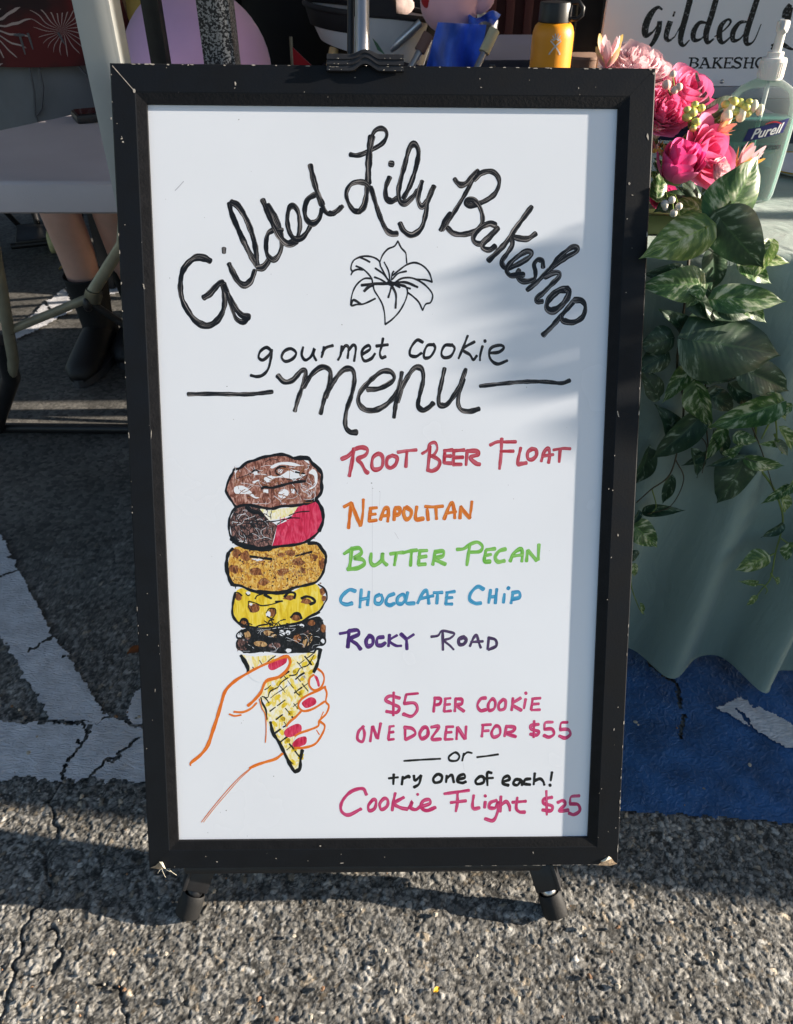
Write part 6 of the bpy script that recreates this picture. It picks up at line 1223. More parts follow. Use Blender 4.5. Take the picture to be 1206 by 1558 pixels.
# ------------------------------------------------------------------ canopy tents and poles
m_wpost = mat('white_post_paint', lin((176, 178, 176)), rough=.45, var=.05, vscale=20); m_roof = mat('dark_canopy_fabric', lin((36, 38, 46)), rough=.9)
m_roofw = petal_mat('pale_canopy_fabric', (206, 206, 206), (214, 214, 214), .9, .35)
m_hammer = mat('hammertone_paint', lin((60, 60, 64)), rough=.45, metal=.2); speckle(m_hammer, (38, 38, 42), (150, 150, 152), 420, .50)
def canopy(name, label, corners, zt, peak, mp, size, group='canopy tents over the booths', valance=.22, sq=True, roofm=None):
    cx = sum(c[0] for c in corners) / 4; cy = sum(c[1] for c in corners) / 4
    t = empty(name, (cx, cy, 0), label, 'canopy', group)
    mb = MB(); P = [Vector((c[0], c[1], zt)) for c in corners]; top = Vector((cx, cy, peak))
    for th in (0, -.012): mb.add([p + Vector((0, 0, th)) for p in P] + [top + Vector((0, 0, th))], [(0, 1, 4), (1, 2, 4), (2, 3, 4), (3, 0, 4)])
    for i in range(4): a, b = P[i], P[(i + 1) % 4]; mb.add([a, b, b - Vector((0, 0, valance)), a - Vector((0, 0, valance))], [(0, 1, 2, 3)])
    wpart(mb, 'canopy_roof', roofm or m_roof, t, 30)
    for c in corners:
        mb = MB(); ins = .03
        x = c[0] + (ins if c[0] < cx else -ins); y = c[1] + (ins if c[1] < cy else -ins)
        if sq: mb.box((x, y, zt / 2), (size, size, zt), 0, None, size * .12)
        else: mb.tube([(x, y, 0), (x, y, zt)], size / 2, 16)
        lg = wpart(mb, 'leg', mp, t, 40); mb = MB(); mb.box((x, y, .004), (size * 2.2, size * 2.2, .008), 0, None, .002); wpart(mb, 'foot_plate', m_blackmetal, lg)
    return t
wp = ony(166, 100, 1.06)
canopy('canopy_tent', 'dark canopy tent on square white legs left of the menu board', [(wp.x - 3.2, 1.03), (wp.x + .03, 1.03), (wp.x + .03, 4.2), (wp.x - 3.2, 4.2)], 2.25, 2.9, m_wpost, .044, roofm=m_roofw)
hp = ony(334, 60, 1.16)
ht = canopy('canopy_tent', 'dark canopy tent on speckled hammertone legs behind the menu board', [(hp.x - .03, 1.13), (hp.x + 3.1, 1.13), (hp.x + 3.1, 4.2), (hp.x - .03, 4.2)], 2.25, 2.9, m_hammer, .042)
# added panels past its right edge, out of view, blocking the low sun except at gaps
def sun_blocker(pts): mb = MB(); [mb.box(((hp.x + 3.085), (a + b) / 2, (c + d) / 2), (.012, b - a, d - c)) for a, b, c, d in [pts]]; wpart(mb, 'sun_block_panel', m_roof, ht, 30)
for q in [(1.105, 1.24, 1.66, 2.06), (1.24, 1.80, 0, 2.0), (1.80, 1.985, 1.70, 2.0), (2.36, 2.38, 1.70, 2.0), (1.985, 2.36, 1.28, 2.0), (2.36, 3.5, 1.70, 2.0), (3.5, 4.1, 0, 2.0)]: sun_blocker(q)
bp_ = ony(244, 90, 1.24); bpo = empty('banner_pole', (bp_.x, 1.24, 0), 'slim square black pole on a round base between the white and speckled legs', 'pole')
mb = MB(); mb.box((0, 0, 1.05), (.024, .024, 2.1), 0, None, .003); mb.build('pole', m_blackmetal, bpo, 40); mb = MB(); mb.lathe([(.12, 0), (.12, .01), (.10, .018), (.02, .022), (.018, .06)], 32); mb.build('pole_base', m_blackmetal, bpo, 40)
m_wp2 = mat('white_tube_paint', lin((206, 204, 202)), rough=.4)
def pole(px, y, r, m, label):
    p = ony(px, 30, y); o = empty('canopy_pole', (p.x, y, 0), label, 'pole', 'poles of the tents at the back'); mb = MB(); mb.tube([(0, 0, 0), (0, 0, 2.3)], r, 14); mb.build('pole', m, o, 40); mb = MB(); mb.box((0, 0, .005), (r * 5, r * 5, .01), 0, None, .002); mb.build('foot_plate', m_blackmetal, o)
pole(732, 3.5, .017, m_wp2, 'thin white pole behind the left of the orange bottle'); pole(606, 3.1, .018, M('grey_tube_paint', (62, 60, 62), rough=.4, metal=.3), 'dark grey pole just right of the easel mast'); pole(542, 3.2, .010, m_blackmetal, 'thinnest black pole just left of the easel mast'); pole(914, 3.4, .022, M('grey_post_paint', (140, 140, 142), rough=.4), 'mid grey pole between the orange bottle and the shop sign'); pole(384, 4.4, .02, m_wp2, 'white pole behind the white handbag')
# dark red container and wall that close the view
mb = MB(); mb.box((3.2, 7.2, 1.4), (5.4, 2.4, 2.8))
for i in range(44): mb.box((.62 + i * .12, 5.97, 1.4), (.055, .05, 2.6), 0, None, .008)
tag(mb.build('shipping_container', mat('dark_red_container_paint', lin((74, 26, 28)), rough=.6, var=.2, vscale=3), None, 30), 'dark red ribbed container behind the booths', 'container')
mb = MB(); mb.box((-3.0, 9.0, 1.6), (9.0, .4, 3.2)); tag(mb.build('wall', mat('dark_wall_render', lin((52, 50, 52)), rough=.9, var=.2, vscale=2), None, 30), 'dark rendered wall behind the left booths', 'wall')

# ------------------------------------------------------------------ left folding table
Lt = [onz(-60, 277, .742), onz(330, 277, .742), onz(330, 126, .742), onz(160, 163, .742), onz(0, 197, .742), onz(-60, 210, .742)]
ft = empty('folding_table', (-.62, 1.42, 0), 'grey plastic folding table on beige tube legs left of the menu board', 'table')
mb = MB()
def plate_top(mb, poly, z0, z1, r=.006):
    n = len(poly); c = sum((p for p in poly), Vector()) / n
    def ins(d): 
        out = []
        for p in poly: v = (c - p); v.z = 0; out.append(p + v.normalized() * d)
        return out
    rings = [[Vector((p.x, p.y, z0)) for p in ins(r)], [Vector((p.x, p.y, z0 + r * .6)) for p in ins(0)], [Vector((p.x, p.y, z1 - r)) for p in ins(0)], [Vector((p.x, p.y, z1 - r * .3)) for p in ins(r * .4)], [Vector((p.x, p.y, z1)) for p in ins(r * 1.4)]]
    mb.grid(rings, 0, closed=True, uv=False); b = len(mb.v); mb.add(rings[-1], [tuple(range(n))]); mb.add(rings[0], [tuple(range(n - 1, -1, -1))])
plate_top(mb, Lt, .692, .742)
wpart(mb, 'table_top', mat('taupe_plastic', lin((190, 182, 186)), rough=.5, var=.05, vscale=6, bump=.2, bscale=500), ft, 50)
yl = 1.60
lgp = [ony(-10, 330, 1.50), ony(2, 440, 1.54), ony(20, 548, 1.60)]; lgf = onz(8, 640, .045)
mb = MB(); mb.tube([Vector((lgp[0].x, lgp[0].y, .70)), lgp[1], lgp[2], lgp[2] * .6 + lgf * .4], .0125, 12); lo_ = wpart(mb, 'leg', m_beige, ft)
a_ = lgp[2] + Vector((-.018, 0, .01)); mb = MB(); mb.tube([a_ + Vector((.006, 0, .04)), a_ * .7 + lgf * .3 + Vector((.016, 0, 0)), lgf + Vector((-.02, 0, .0)), lgf + Vector((-.03, 0, -.03))], [.016, .021, .019, .015], 12, flat=1.1); wpart(mb, 'leg_sleeve', m_black, lo_)
f0, f1_ = onz(-60, 650, .012), onz(430, 655, .012); mb = MB(); mb.tube([f0, f1_], .013, 10); wpart(mb, 'floor_bar', m_black, ft)
rl = onz(420, 640, .03); mb = MB(); mb.tube([Vector((rl.x, 1.50, .70)), rl], .0125, 12); wpart(mb, 'leg', m_beige, ft)
k0, k1, k2_ = ony(14, 503, 1.575), ony(138, 452, 1.60), ony(186, 372, 1.60)
mb = MB(); mb.tube([k0, k1], .0095, 12, flat=.7); mb.tube([k1 + Vector((0, 0, .004)), k2_, Vector((k2_.x + .05, 1.58, .69))], .0125, 12); br_ = wpart(mb, 'brace', m_beige, ft)
mb = MB(); mb.ball(k0, .0125); mb.lathe([(.017, -.012), (.019, 0), (.017, .013)], 14, k1 + Vector((.006, 0, .003)), 0, M=Matrix.Rotation(R_(20), 3, 'Y')); wpart(mb, 'hinge', M('hinge_plate', (120, 116, 100), rough=.4, metal=.6), br_)
mb = MB(); mb.tube([k1 + Vector((-.004, -.01, -.004)), ony(200, 502, 1.62), ony(280, 560, 1.63)], .008, 8); mb.ball(k1 + Vector((-.006, -.014, -.012)), (.010, .01, .016)); wpart(mb, 'locking_strut', m_black, br_)
o_ = onz(150, 176, .745); tb = empty('tablet', (o_.x + .02, o_.y - .01, .742), 'small black tablet lying on the far edge of the grey folding table', 'tablet', rz=R_(28))
mb = MB(); mb.box((0, 0, .008), (.13, .07, .016), 0, None, .005); mb.build('case', m_black, tb, 40); mb = MB(); mb.box((0, 0, .0166), (.118, .060, .0012)); mb.build('screen', M('dark_screen', (10, 10, 14), rough=.1), tb)

# ------------------------------------------------------------------ people
m_skin = mat('skin', lin((214, 168, 150)), rough=.5, var=.06, vscale=20, sss=.15)
def person(name, loc, rz, label, pose, cat='person'):
    """pose: dict of joint positions (local, metres) with radii; one continuous skinned body"""
    t = empty(name, loc, label, cat, rz=rz)
    me = bpy.data.meshes.new('body'); V = [Vector(pose[k][0]) for k in pose['order']]; ix = {k: i for i, k in enumerate(pose['order'])}
    me.from_pydata(V, [(ix[a], ix[b]) for a, b in pose['bones']], []); me.materials.append(m_skin)
    o = bpy.data.objects.new('body', me); COL.objects.link(o); o.parent = t
    sk = o.modifiers.new('skin', 'SKIN'); sk.use_smooth_shade = True
    for i, k in enumerate(pose['order']): r = pose[k][1]; me.skin_vertices[0].data[i].radius = r if isinstance(r, tuple) else (r, r)
    me.skin_vertices[0].data[ix['pelvis']].use_root = True
    ss = o.modifiers.new('sub', 'SUBSURF'); ss.levels = 2; ss.render_levels = 2
    return t
def shell(parent, name, rings, m, n=28, thick=True, smooth=180, wr=0.0, seed=1):
    """cloth shell lofted through elliptical rings (centre, rx, ry)"""
    r = random.Random(seed); mb = MB(); rows = []; ph = [r.uniform(0, 6) for _ in range(4)]
    for k, (c, rx, ry) in enumerate(rings):
        row = []
        for j in range(n):
            a = 2 * math.pi * j / n; q = 1 + wr * (math.sin(a * 5 + ph[0] + k * .5) * .5 + math.sin(a * 9 + ph[1] - k * .8) * .3 + math.sin(a * 3 + ph[2] + k) * .3)
            row.append(Vector((c[0] + rx * q * math.cos(a), c[1] + ry * q * math.sin(a), c[2])))
        rows.append(row)
    inner = [[p * 1.0 + (Vector(rings[i][0]) - p) * .03 for p in row] for i, row in enumerate(rows)]
    mb.grid(rows + inner[::-1], 0, closed=True, uv=False); mb.grid([inner[0], rows[0]], 0, closed=True, uv=False)
    o = mb.build(name, m, parent, smooth); 
    s_ = o.modifiers.new('sub', 'SUBSURF'); s_.levels = 1; s_.render_levels = 1; return o
def head_parts(t, c, hair_m, yaw=0.0):
    """hair and face features on the head at c"""
    c = Vector(c); mb = MB(); mb.ball(c + Vector((0, .012, .022)), (.083, .098, .108), n=24); hb = mb.build('hair', hair_m, t, 180)
    mb = MB()
    for s in (-1, 1): mb.ball(c + Vector((s * .031, -.082, .012)), (.013, .008, .008), n=12)
    mb.build('eyes', M('eye_white', (226, 222, 216), rough=.3), t, 180)
    mb = MB(); mb.tube([c + Vector((0, -.088, .012)), c + Vector((0, -.105, -.022)), c + Vector((0, -.090, -.030))], [.008, .013, .008], 10)
    for s in (-1, 1): mb.ball(c + Vector((s * .078, .008, .0)), (.012, .018, .030), n=10)
    mb.build('nose_and_ears', m_skin, t, 180); mb = MB(); mb.tube([c + Vector((-.024, -.083, -.053)), c + Vector((0, -.090, -.055)), c + Vector((.024, -.083, -.053))], [.003, .006, .003], 8); mb.build('mouth', M('lips', (176, 96, 92), rough=.4), t, 180)
def body_pose(hip=.86, knee_l=None, knee_r=None, ank_l=None, ank_r=None, sh=1.34, head=1.56, elb=((-.25, -.02, 1.08), (.25, -.02, 1.08)), wri=((-.24, -.16, .88), (.24, -.16, .88)), sit=False, lean=0.0):
    kl, kr = knee_l or (-.10, -.01, .46), knee_r or (.10, -.01, .46); al, ar = ank_l or (-.10, .02, .07), ank_r or (.10, .02, .07)
    P = dict(pelvis=((0, 0, hip), (.15, .11)), belly=((0, -.01 + lean * .3, hip + .18), (.145, .11)), chest=((0, lean * .8, sh - .12), (.16, .11)), neck0=((0, lean, sh + .04), .060), neck=((0, lean, sh + .09), .052), jaw=((0, lean - .025, head - .05), (.058, .066)), skull=((0, lean - .01, head + .02), (.074, .086)), crown=((0, lean, head + .085), (.055, .065)),
             hl=((-.095, 0, hip - .05), .095), hr=((.095, 0, hip - .05), .095), kl=(kl, .056), kr=(kr, .056), cl=(tuple((Vector(kl) * .62 + Vector(al) * .38) + Vector((0, .02, 0))), .055), cr=(tuple((Vector(kr) * .62 + Vector(ar) * .38) + Vector((0, .02, 0))), .055), al=(al, .036), ar=(ar, .036), tl=(tuple(Vector(al) + Vector((0, -.14, -.045))), (.038, .024)), tr=(tuple(Vector(ar) + Vector((0, -.14, -.045))), (.038, .024)))
    sl_, sr = (-.17, lean, sh), (.17, lean, sh)
    P.update(sl=(sl_, .058), sr=(sr, .058), el=(elb[0], .040), er=(elb[1], .040), wl=(wri[0], .027), wr=(wri[1], .027))
    bones = [('pelvis', 'belly'), ('belly', 'chest'), ('chest', 'neck0'), ('neck0', 'neck'), ('neck', 'jaw'), ('jaw', 'skull'), ('skull', 'crown'), ('pelvis', 'hl'), ('pelvis', 'hr'), ('hl', 'kl'), ('hr', 'kr'), ('kl', 'cl'), ('kr', 'cr'), ('cl', 'al'), ('cr', 'ar'), ('al', 'tl'), ('ar', 'tr'), ('chest', 'sl'), ('chest', 'sr'), ('sl', 'el'), ('sr', 'er'), ('el', 'wl'), ('er', 'wr')]
    for s, wv in (('l', wri[0]), ('r', wri[1])):
        e_ = Vector(elb[0 if s == 'l' else 1]); w_ = Vector(wv); d = (w_ - e_).normalized(); sg_ = -1 if s == 'l' else 1
        side = d.cross(Vector((sg_, 0, 0)));  side = side.normalized() if side.length > .1 else Vector((0, 1, 0))
        P['palm' + s] = (tuple(w_ + d * .06), (.034, .016)); bones.append(('w' + s, 'palm' + s))
        for f in range(4):
            a = w_ + d * .085 + side * (.027 - .018 * f); ln = (.068, .078, .072, .056)[f]; k1_ = a + d * ln * .5 + Vector((-sg_ * .006, 0, 0)); k2__ = a + d * ln * .92 + Vector((-sg_ * .020, 0, 0))
            P[f'f{s}{f}a'] = (tuple(a), .0090); P[f'f{s}{f}b'] = (tuple(k1_), .0085); P[f'f{s}{f}c'] = (tuple(k2__), .0075); bones += [('palm' + s, f'f{s}{f}a'), (f'f{s}{f}a', f'f{s}{f}b'), (f'f{s}{f}b', f'f{s}{f}c')]
        a = w_ + d * .03 + side * .036; P[f't{s}a'] = (tuple(a), .011); P[f't{s}b'] = (tuple(a + d * .04 + side * .012), .0095); bones += [('w' + s, f't{s}a'), (f't{s}a', f't{s}b')]
    P['order'] = [k for k in P]; P['bones'] = bones
    return P
# the person in the red palm-print shirt
m_shirt = bpy.data.materials.new('red_palm_print_shirt'); m_shirt.use_nodes = True
def palm_print(m):
    n = m.node_tree.nodes; L = m.node_tree.links; b = n['Principled BSDF']; b.inputs['Roughness'].default_value = .8
    tc = n.new('ShaderNodeTexCoord'); vo = n.new('ShaderNodeTexVoronoi'); vo.inputs['Scale'].default_value = 7.0; L.new(tc.outputs['Object'], vo.inputs['Vector'])
    wz = n.new('ShaderNodeTexNoise'); wz.inputs['Scale'].default_value = 9; L.new(tc.outputs['Object'], wz.inputs['Vector']); wm_ = n.new('ShaderNodeVectorMath'); wm_.operation = 'MULTIPLY_ADD'; wm_.inputs[1].default_value = (.05, .05, .05); L.new(wz.outputs['Color'], wm_.inputs[0]); L.new(tc.outputs['Object'], wm_.inputs[2])
    sb = n.new('ShaderNodeVectorMath'); sb.operation = 'SUBTRACT'; L.new(wm_.outputs[0], sb.inputs[0])
    L.new(vo.outputs['Position'], sb.inputs[1]); sx = n.new('ShaderNodeSeparateXYZ'); L.new(sb.outputs[0], sx.inputs[0])
    at_ = n.new('ShaderNodeMath'); at_.operation = 'ARCTAN2'; L.new(sx.outputs[2], at_.inputs[0]); L.new(sx.outputs[0], at_.inputs[1])
    wn = n.new('ShaderNodeMath'); wn.operation = 'MULTIPLY'; wn.inputs[1].default_value = 22; L.new(at_.outputs[0], wn.inputs[0]); si = n.new('ShaderNodeMath'); si.operation = 'SINE'; L.new(wn.outputs[0], si.inputs[0])
    rd = n.new('ShaderNodeMapRange'); rd.inputs[1].default_value = .05; rd.inputs[2].default_value = .66; rd.inputs[3].default_value = .45; rd.inputs[4].default_value = 1.0; L.new(vo.outputs['Distance'], rd.inputs[0])
    gt = n.new('ShaderNodeMath'); gt.operation = 'GREATER_THAN'; L.new(si.outputs[0], gt.inputs[0]); L.new(rd.outputs[0], gt.inputs[1])
    cs = n.new('ShaderNodeSeparateColor'); L.new(vo.outputs['Color'], cs.inputs[0]); pick = n.new('ShaderNodeMath'); pick.operation = 'GREATER_THAN'; pick.inputs[1].default_value = .08; L.new(cs.outputs[0], pick.inputs[0])
    mu = n.new('ShaderNodeMath'); mu.operation = 'MULTIPLY'; hf = n.new('ShaderNodeMath'); hf.operation = 'LESS_THAN'; hf.inputs[1].default_value = .035; L.new(sx.outputs[2], hf.inputs[0]); m7 = n.new('ShaderNodeMath'); m7.operation = 'MULTIPLY'; L.new(gt.outputs[0], m7.inputs[0]); L.new(hf.outputs[0], m7.inputs[1]); L.new(m7.outputs[0], mu.inputs[0]); L.new(pick.outputs[0], mu.inputs[1])
    nz = n.new('ShaderNodeTexNoise'); nz.inputs['Scale'].default_value = 5; L.new(tc.outputs['Object'], nz.inputs['Vector'])
    dk = n.new('ShaderNodeMapRange'); dk.inputs[1].default_value = .46; dk.inputs[2].default_value = .54; L.new(nz.outputs[0], dk.inputs[0])
    m0 = n.new('ShaderNodeMix'); m0.data_type = 'RGBA'; m0.inputs[6].default_value = (*lin((84, 11, 12)), 1); m0.inputs[7].default_value = (*lin((34, 10, 14)), 1); L.new(dk.outputs[0], m0.inputs[0])
    m1 = n.new('ShaderNodeMix'); m1.data_type = 'RGBA'; m1.inputs[7].default_value = (*lin((168, 150, 146)), 1); L.new(mu.outputs[0], m1.inputs[0]); L.new(m0.outputs[2], m1.inputs[6]); L.new(m1.outputs[2], b.inputs['Base Color'])
palm_print(m_shirt)
m_short = mat('grey_shorts_cotton', lin((112, 113, 116)), rough=.85, var=.08, vscale=14, bump=.25, bscale=500); m_sock = mat('black_sock', lin((20, 20, 22)), rough=.9, bump=.3, bscale=600); m_hair = mat('brown_hair', lin((52, 36, 28)), rough=.6, var=.3, vscale=80)
pl = onz(158, 512, 0); PX, PY = -.865, 2.22
bp = body_pose(hip=.80, knee_l=(-.06, -.05, .44), knee_r=(.06, .0, .44), ank_l=(-.045, -.02, .07), ank_r=(.055, .09, .07), sh=1.28, head=1.50, elb=((-.27, -.02, 1.06), (.27, -.02, 1.06)), wri=((-.13, -.25, 1.14), (.13, -.25, 1.14)))
pr = person('person', (PX, PY, 0), R_(0), 'person in a red palm-print shirt, grey shorts and black socks behind the folding table', bp)
head_parts(pr, (0, -.012, 1.52), m_hair)
shell(pr, 'shirt', [((0, 0, .792), .222, .165), ((0, 0, .84), .212, .158), ((0, 0, .95), .195, .145), ((0, 0, 1.10), .195, .140), ((0, 0, 1.22), .205, .132), ((0, .0, 1.29), .185, .110), ((0, 0, 1.335), .105, .082), ((0, 0, 1.36), .075, .070)], m_shirt, wr=.03, seed=4)
for s in (-1, 1): shell(pr, 'sleeve', [((s * .285, -.0, 1.03), .072, .078), ((s * .265, .0, 1.10), .078, .080), ((s * .225, .005, 1.20), .075, .078), ((s * .17, 0, 1.275), .06, .065)], m_shirt, wr=.02, seed=6 + s)
shell(pr, 'shorts', [((-.0, 0, .64), .205, .150), ((0, 0, .70), .200, .146), ((0, 0, .77), .192, .140), ((0, 0, .84), .180, .130), ((0, 0, .88), .175, .125)], m_short, wr=.05, seed=9)
def seam(pts):
    mb = MB(); mb.tube([(x, -.150 * math.sqrt(max(.02, 1 - (x / .21) ** 2)) - .006, z) for x, z in pts], .0028, 6); mb.build('seam', M('shorts_seam', (92, 93, 97), rough=.9), pr, 60)
seam([(0, .86), (.004, .80), (.0, .74), (-.012, .69), (-.004, .65)]); seam([(.020, .86), (.026, .80), (.024, .75), (.008, .705), (-.008, .69)]); seam([(-.085, .86), (-.105, .80), (-.135, .75)]); seam([(.085, .86), (.105, .80), (.135, .75)]); seam([(-.17, .852), (0, .856), (.17, .852)])
for s, kx in ((-1, -.085), (1, .085)): shell(pr, 'shorts_leg', [((kx * 1.0, -.02, .47), .096, .098), ((kx, -.01, .56), .100, .105), ((s * .090, 0, .67), .108, .118), ((s * .085, 0, .74), .100, .112)], m_short, wr=.03, seed=12 + s)
for s, ax, ay in ((-1, -.045, -.02), (1, .055, .09)):
    shell(pr, 'sock', [((ax, ay, .05), .046, .052), ((ax, ay, .10), .046, .050), ((ax, ay, .17), .054, .058), ((ax, ay - .005, .25), .063, .067)], m_sock, seed=3 + s)
    mb = MB(); rows = []
    for k, (y, wd, hz) in enumerate([(.115, .030, .075), (.10, .042, .092), (.05, .046, .10), (-.02, .046, .088), (-.09, .050, .066), (-.15, .046, .052), (-.185, .024, .036)]):
        rows.append([Vector((ax + wd * math.cos(a), y + ay - .05, .012 + max(0, hz * .5 * (1 + math.sin(a))))) for a in [2 * math.pi * j / 20 for j in range(20)]])
    b_ = len(mb.v); mb.grid(rows, 0, closed=True, uv=False); mb.f += [tuple(b_ + j for j in range(20)), tuple(b_ + 6 * 20 + j for j in range(19, -1, -1))]; mb.m += [0, 0]
    sh2 = mb; mb = MB(); mb.prism([(ax + .052 * math.cos(a) * (1 if math.sin(a) > 0 else 1.05), ay - .085 + .155 * math.sin(a)) for a in [2 * math.pi * j / 24 for j in range(24)]], 0, .022)
    sho = sh2.build('shoe', M('black_shoe', (20, 20, 23), rough=.6, bump=.2, bscale=300), pr, 180); mb.build('sole', M('grey_sole', (70, 70, 74), rough=.8), sho, 40)
    mb = MB()
    for q in range(4): yy = ay - .085 - .022 * q; zz = .088 - .012 * q; mb.tube([(ax - .026, yy, zz - .006), (ax, yy - .004, zz + .004), (ax + .026, yy, zz - .006)], .0028, 6)
    mb.build('laces', M('dark_lace', (56, 56, 60), rough=.9), sho, 60)
# the seated person in black, seen from behind
m_blk = mat('black_jersey', lin((14, 13, 15)), rough=.85, var=.2, vscale=10); qp = ony(474, 60, 2.65)
bp2 = body_pose(hip=.52, knee_l=(-.13, .40, .50), knee_r=(.13, .40, .50), ank_l=(-.13, .40, .08), ank_r=(.13, .40, .08), sh=.98, head=1.20, elb=((-.25, .08, .78), (.25, .08, .78)), wri=((-.18, .30, .62), (.18, .30, .62)))
for k in ('tl', 'tr'): v, r = bp2[k]; bp2[k] = ((v[0], v[1] + .28, v[2]), r)
ps = person('person', (qp.x, 2.65, 0), 0, 'seated person in black clothes seen from behind, beside the grey stroller', bp2)
mb = MB(); mb.ball((0, .0, 1.235), (.086, .10, .115), n=24); mb.ball((0, -.06, 1.12), (.07, .05, .13), n=16); mb.build('hair', mat('black_hair', lin((16, 13, 13)), rough=.5), ps, 180)
shell(ps, 'jacket', [((0, .02, .42), .205, .165), ((0, .01, .55), .20, .15), ((0, 0, .72), .185, .135), ((0, 0, .88), .205, .132), ((0, 0, .98), .185, .11), ((0, 0, 1.035), .10, .08), ((0, 0, 1.06), .07, .065)], m_blk, wr=.03, seed=21)
for s in (-1, 1):
    shell(ps, 'sleeve', [((s * .185, .29, .625), .04, .05), ((s * .235, .14, .73), .055, .06), ((s * .25, .06, .82), .06, .065), ((s * .21, .01, .93), .064, .066), ((s * .165, 0, .975), .058, .062)], m_blk, wr=.02, seed=22 + s)
    mb = MB(); mb.tube([(s * .095, .02, .49), (s * .12, .22, .51), (s * .13, .40, .50), (s * .13, .42, .3), (s * .13, .40, .1)], [.105, .09, .072, .062, .050], 18); mb.build('trouser_leg', m_blk, ps, 180)
    mb = MB(); mb.ball((s * .13, .47, .042), (.05, .125, .042), n=16); mb.build('shoe', m_sock, ps, 180)
st_ = empty('folding_stool', (qp.x, 2.66, 0), 'black folding stool under the seated person in black', 'stool'); mb = MB(); mb.box((0, 0, .385), (.36, .32, .03), 0, None, .01); mb.build('seat', m_black, st_, 40)
for sx in (-1, 1):
    for sy in (-1, 1): mb = MB(); mb.tube([(sx * .15, sy * .13, .37), (sx * .17, -sy * .14, .0)], .010, 8); mb.build('leg', m_blackmetal, st_)

# ------------------------------------------------------------------ things behind the board, seen over its top edge
def onyz(px, py, y): return ony(px, py, y)
# round lilac plush cushion on a stool
lc = ony(302, 108, 2.08); lr = .172
pc = empty('plush_cushion', (lc.x, 2.08, lc.z - lr), 'big round lilac plush cushion with red heart patches and red ears', 'cushion')
m_lil = mat('lilac_plush', lin((204, 164, 208)), rough=.9, var=.06, vscale=6, bump=.25, bscale=420, sheen=.5); m_redp = mat('red_plush', lin((176, 26, 36)), rough=.9, bump=.3, bscale=400, sheen=.4)
mb = MB(); mb.ball((0, 0, lr), (lr, lr * .92, lr * 1.0), n=48); mb.build('cushion_body', m_lil, pc, 180)
for s, a in ((-1, .34), (1, -.26)):
    mb = MB(); mb.ball((s * .070, -.02, lr * 1.98), (.030, .022, .042), n=16, M=Matrix.Rotation(a, 3, 'Y')); mb.build('red_ear', m_redp, pc, 180)
def heart(parent, cx, cz, sz):
    mb = MB(); P = []
    for i in range(28):
        t = 2 * math.pi * i / 28; x = 16 * math.sin(t) ** 3; z = 13 * math.cos(t) - 5 * math.cos(2 * t) - 2 * math.cos(3 * t) - math.cos(4 * t); P.append((cx + x * sz / 16, cz + z * sz / 16))
    def sfc(x, z, o): q = max(0.0, 1 - (x / lr) ** 2 - ((z - lr) / lr) ** 2); return Vector((x, -lr * .92 * math.sqrt(q) - o, z))
    mb.add([sfc(x, z, .0025) for x, z in P] + [sfc(cx, cz, .0045)], [(i, (i + 1) % 28, 28) for i in range(28)]); mb.build('heart_patch', m_redp, parent, 180)
hx = ony(377, 92, 1.95); heart(pc, .090, lr * 1.40, .020); heart(pc, -.075, lr * .86, .026); heart(pc, .01, lr * .55, .024)
sh_ = lc.z - lr
so_ = empty('stool', (lc.x, 2.08, 0), 'black stool under the round lilac plush cushion', 'stool'); mb = MB(); mb.lathe([(.14, sh_ - .03), (.15, sh_ - .025), (.15, sh_ - .004), (.14, sh_ + .004)], 32); mb.build('seat', m_black, so_, 40)
for i in range(4): a = math.pi / 4 + i * math.pi / 2; mb = MB(); mb.tube([(.10 * math.cos(a), .10 * math.sin(a), sh_ - .03), (.17 * math.cos(a), .17 * math.sin(a), 0)], .011, 10); mb.build('leg', m_blackmetal, so_)
# yellow bag behind the plush
def bag(name, label, cat, c, d, m, straps=None, flap=None, seed=3):
    t = empty(name, c, label, cat); mb = MB(); r = random.Random(seed); rows = []
    for k in range(9):
        q = k / 8; row = []
        sx = d[0] / 2 * (1 - .12 * q + .05 * math.sin(q * 3)); sy = d[1] / 2 * (1 - .45 * q * q)
        for j in range(28):
            a = 2 * math.pi * j / 28; ca, sa = math.cos(a), math.sin(a); e_ = .5
            row.append(Vector((sx * math.copysign(abs(ca) ** e_, ca) * (1 + .02 * math.sin(3 * a + q * 5 + seed)), sy * math.copysign(abs(sa) ** e_, sa), d[2] * q + .008 * math.sin(a * 4 + seed) * q)))
        rows.append(row)
    mb.grid(rows, 0, closed=True, uv=False); b = len(mb.v); mb.add(rows[-1], [tuple(range(28))]); mb.add(rows[0], [tuple(range(27, -1, -1))])
    mb.build('bag_body', m, t, 50)
    if straps:
        for sy in (-1, 1):
            mb = MB(); w_ = d[0] * .24; mb.tube([(-w_, sy * d[1] * .50, d[2] * .05), (-w_, sy * d[1] * .42, d[2] * .7), (-w_ * .9, sy * d[1] * .3, d[2] * 1.25), (-w_ * .3, sy * d[1] * .2, d[2] * 1.55), (w_ * .3, sy * d[1] * .2, d[2] * 1.55), (w_ * .9, sy * d[1] * .3, d[2] * 1.25), (w_, sy * d[1] * .42, d[2] * .7), (w_, sy * d[1] * .50, d[2] * .05)], .009, 8, flat=.5); mb.build('strap', straps, t, 60)
    return t
yb = ony(252, 60, 2.75); bag('tote_bag', 'pale yellow cloth bag standing behind the lilac cushion', 'bag', (yb.x, 2.75, .50), (.40, .16, .42), mat('yellow_canvas', lin((226, 196, 112)), rough=.85, var=.1, vscale=8, bump=.3, bscale=300), M('tan_strap', (150, 120, 84)))
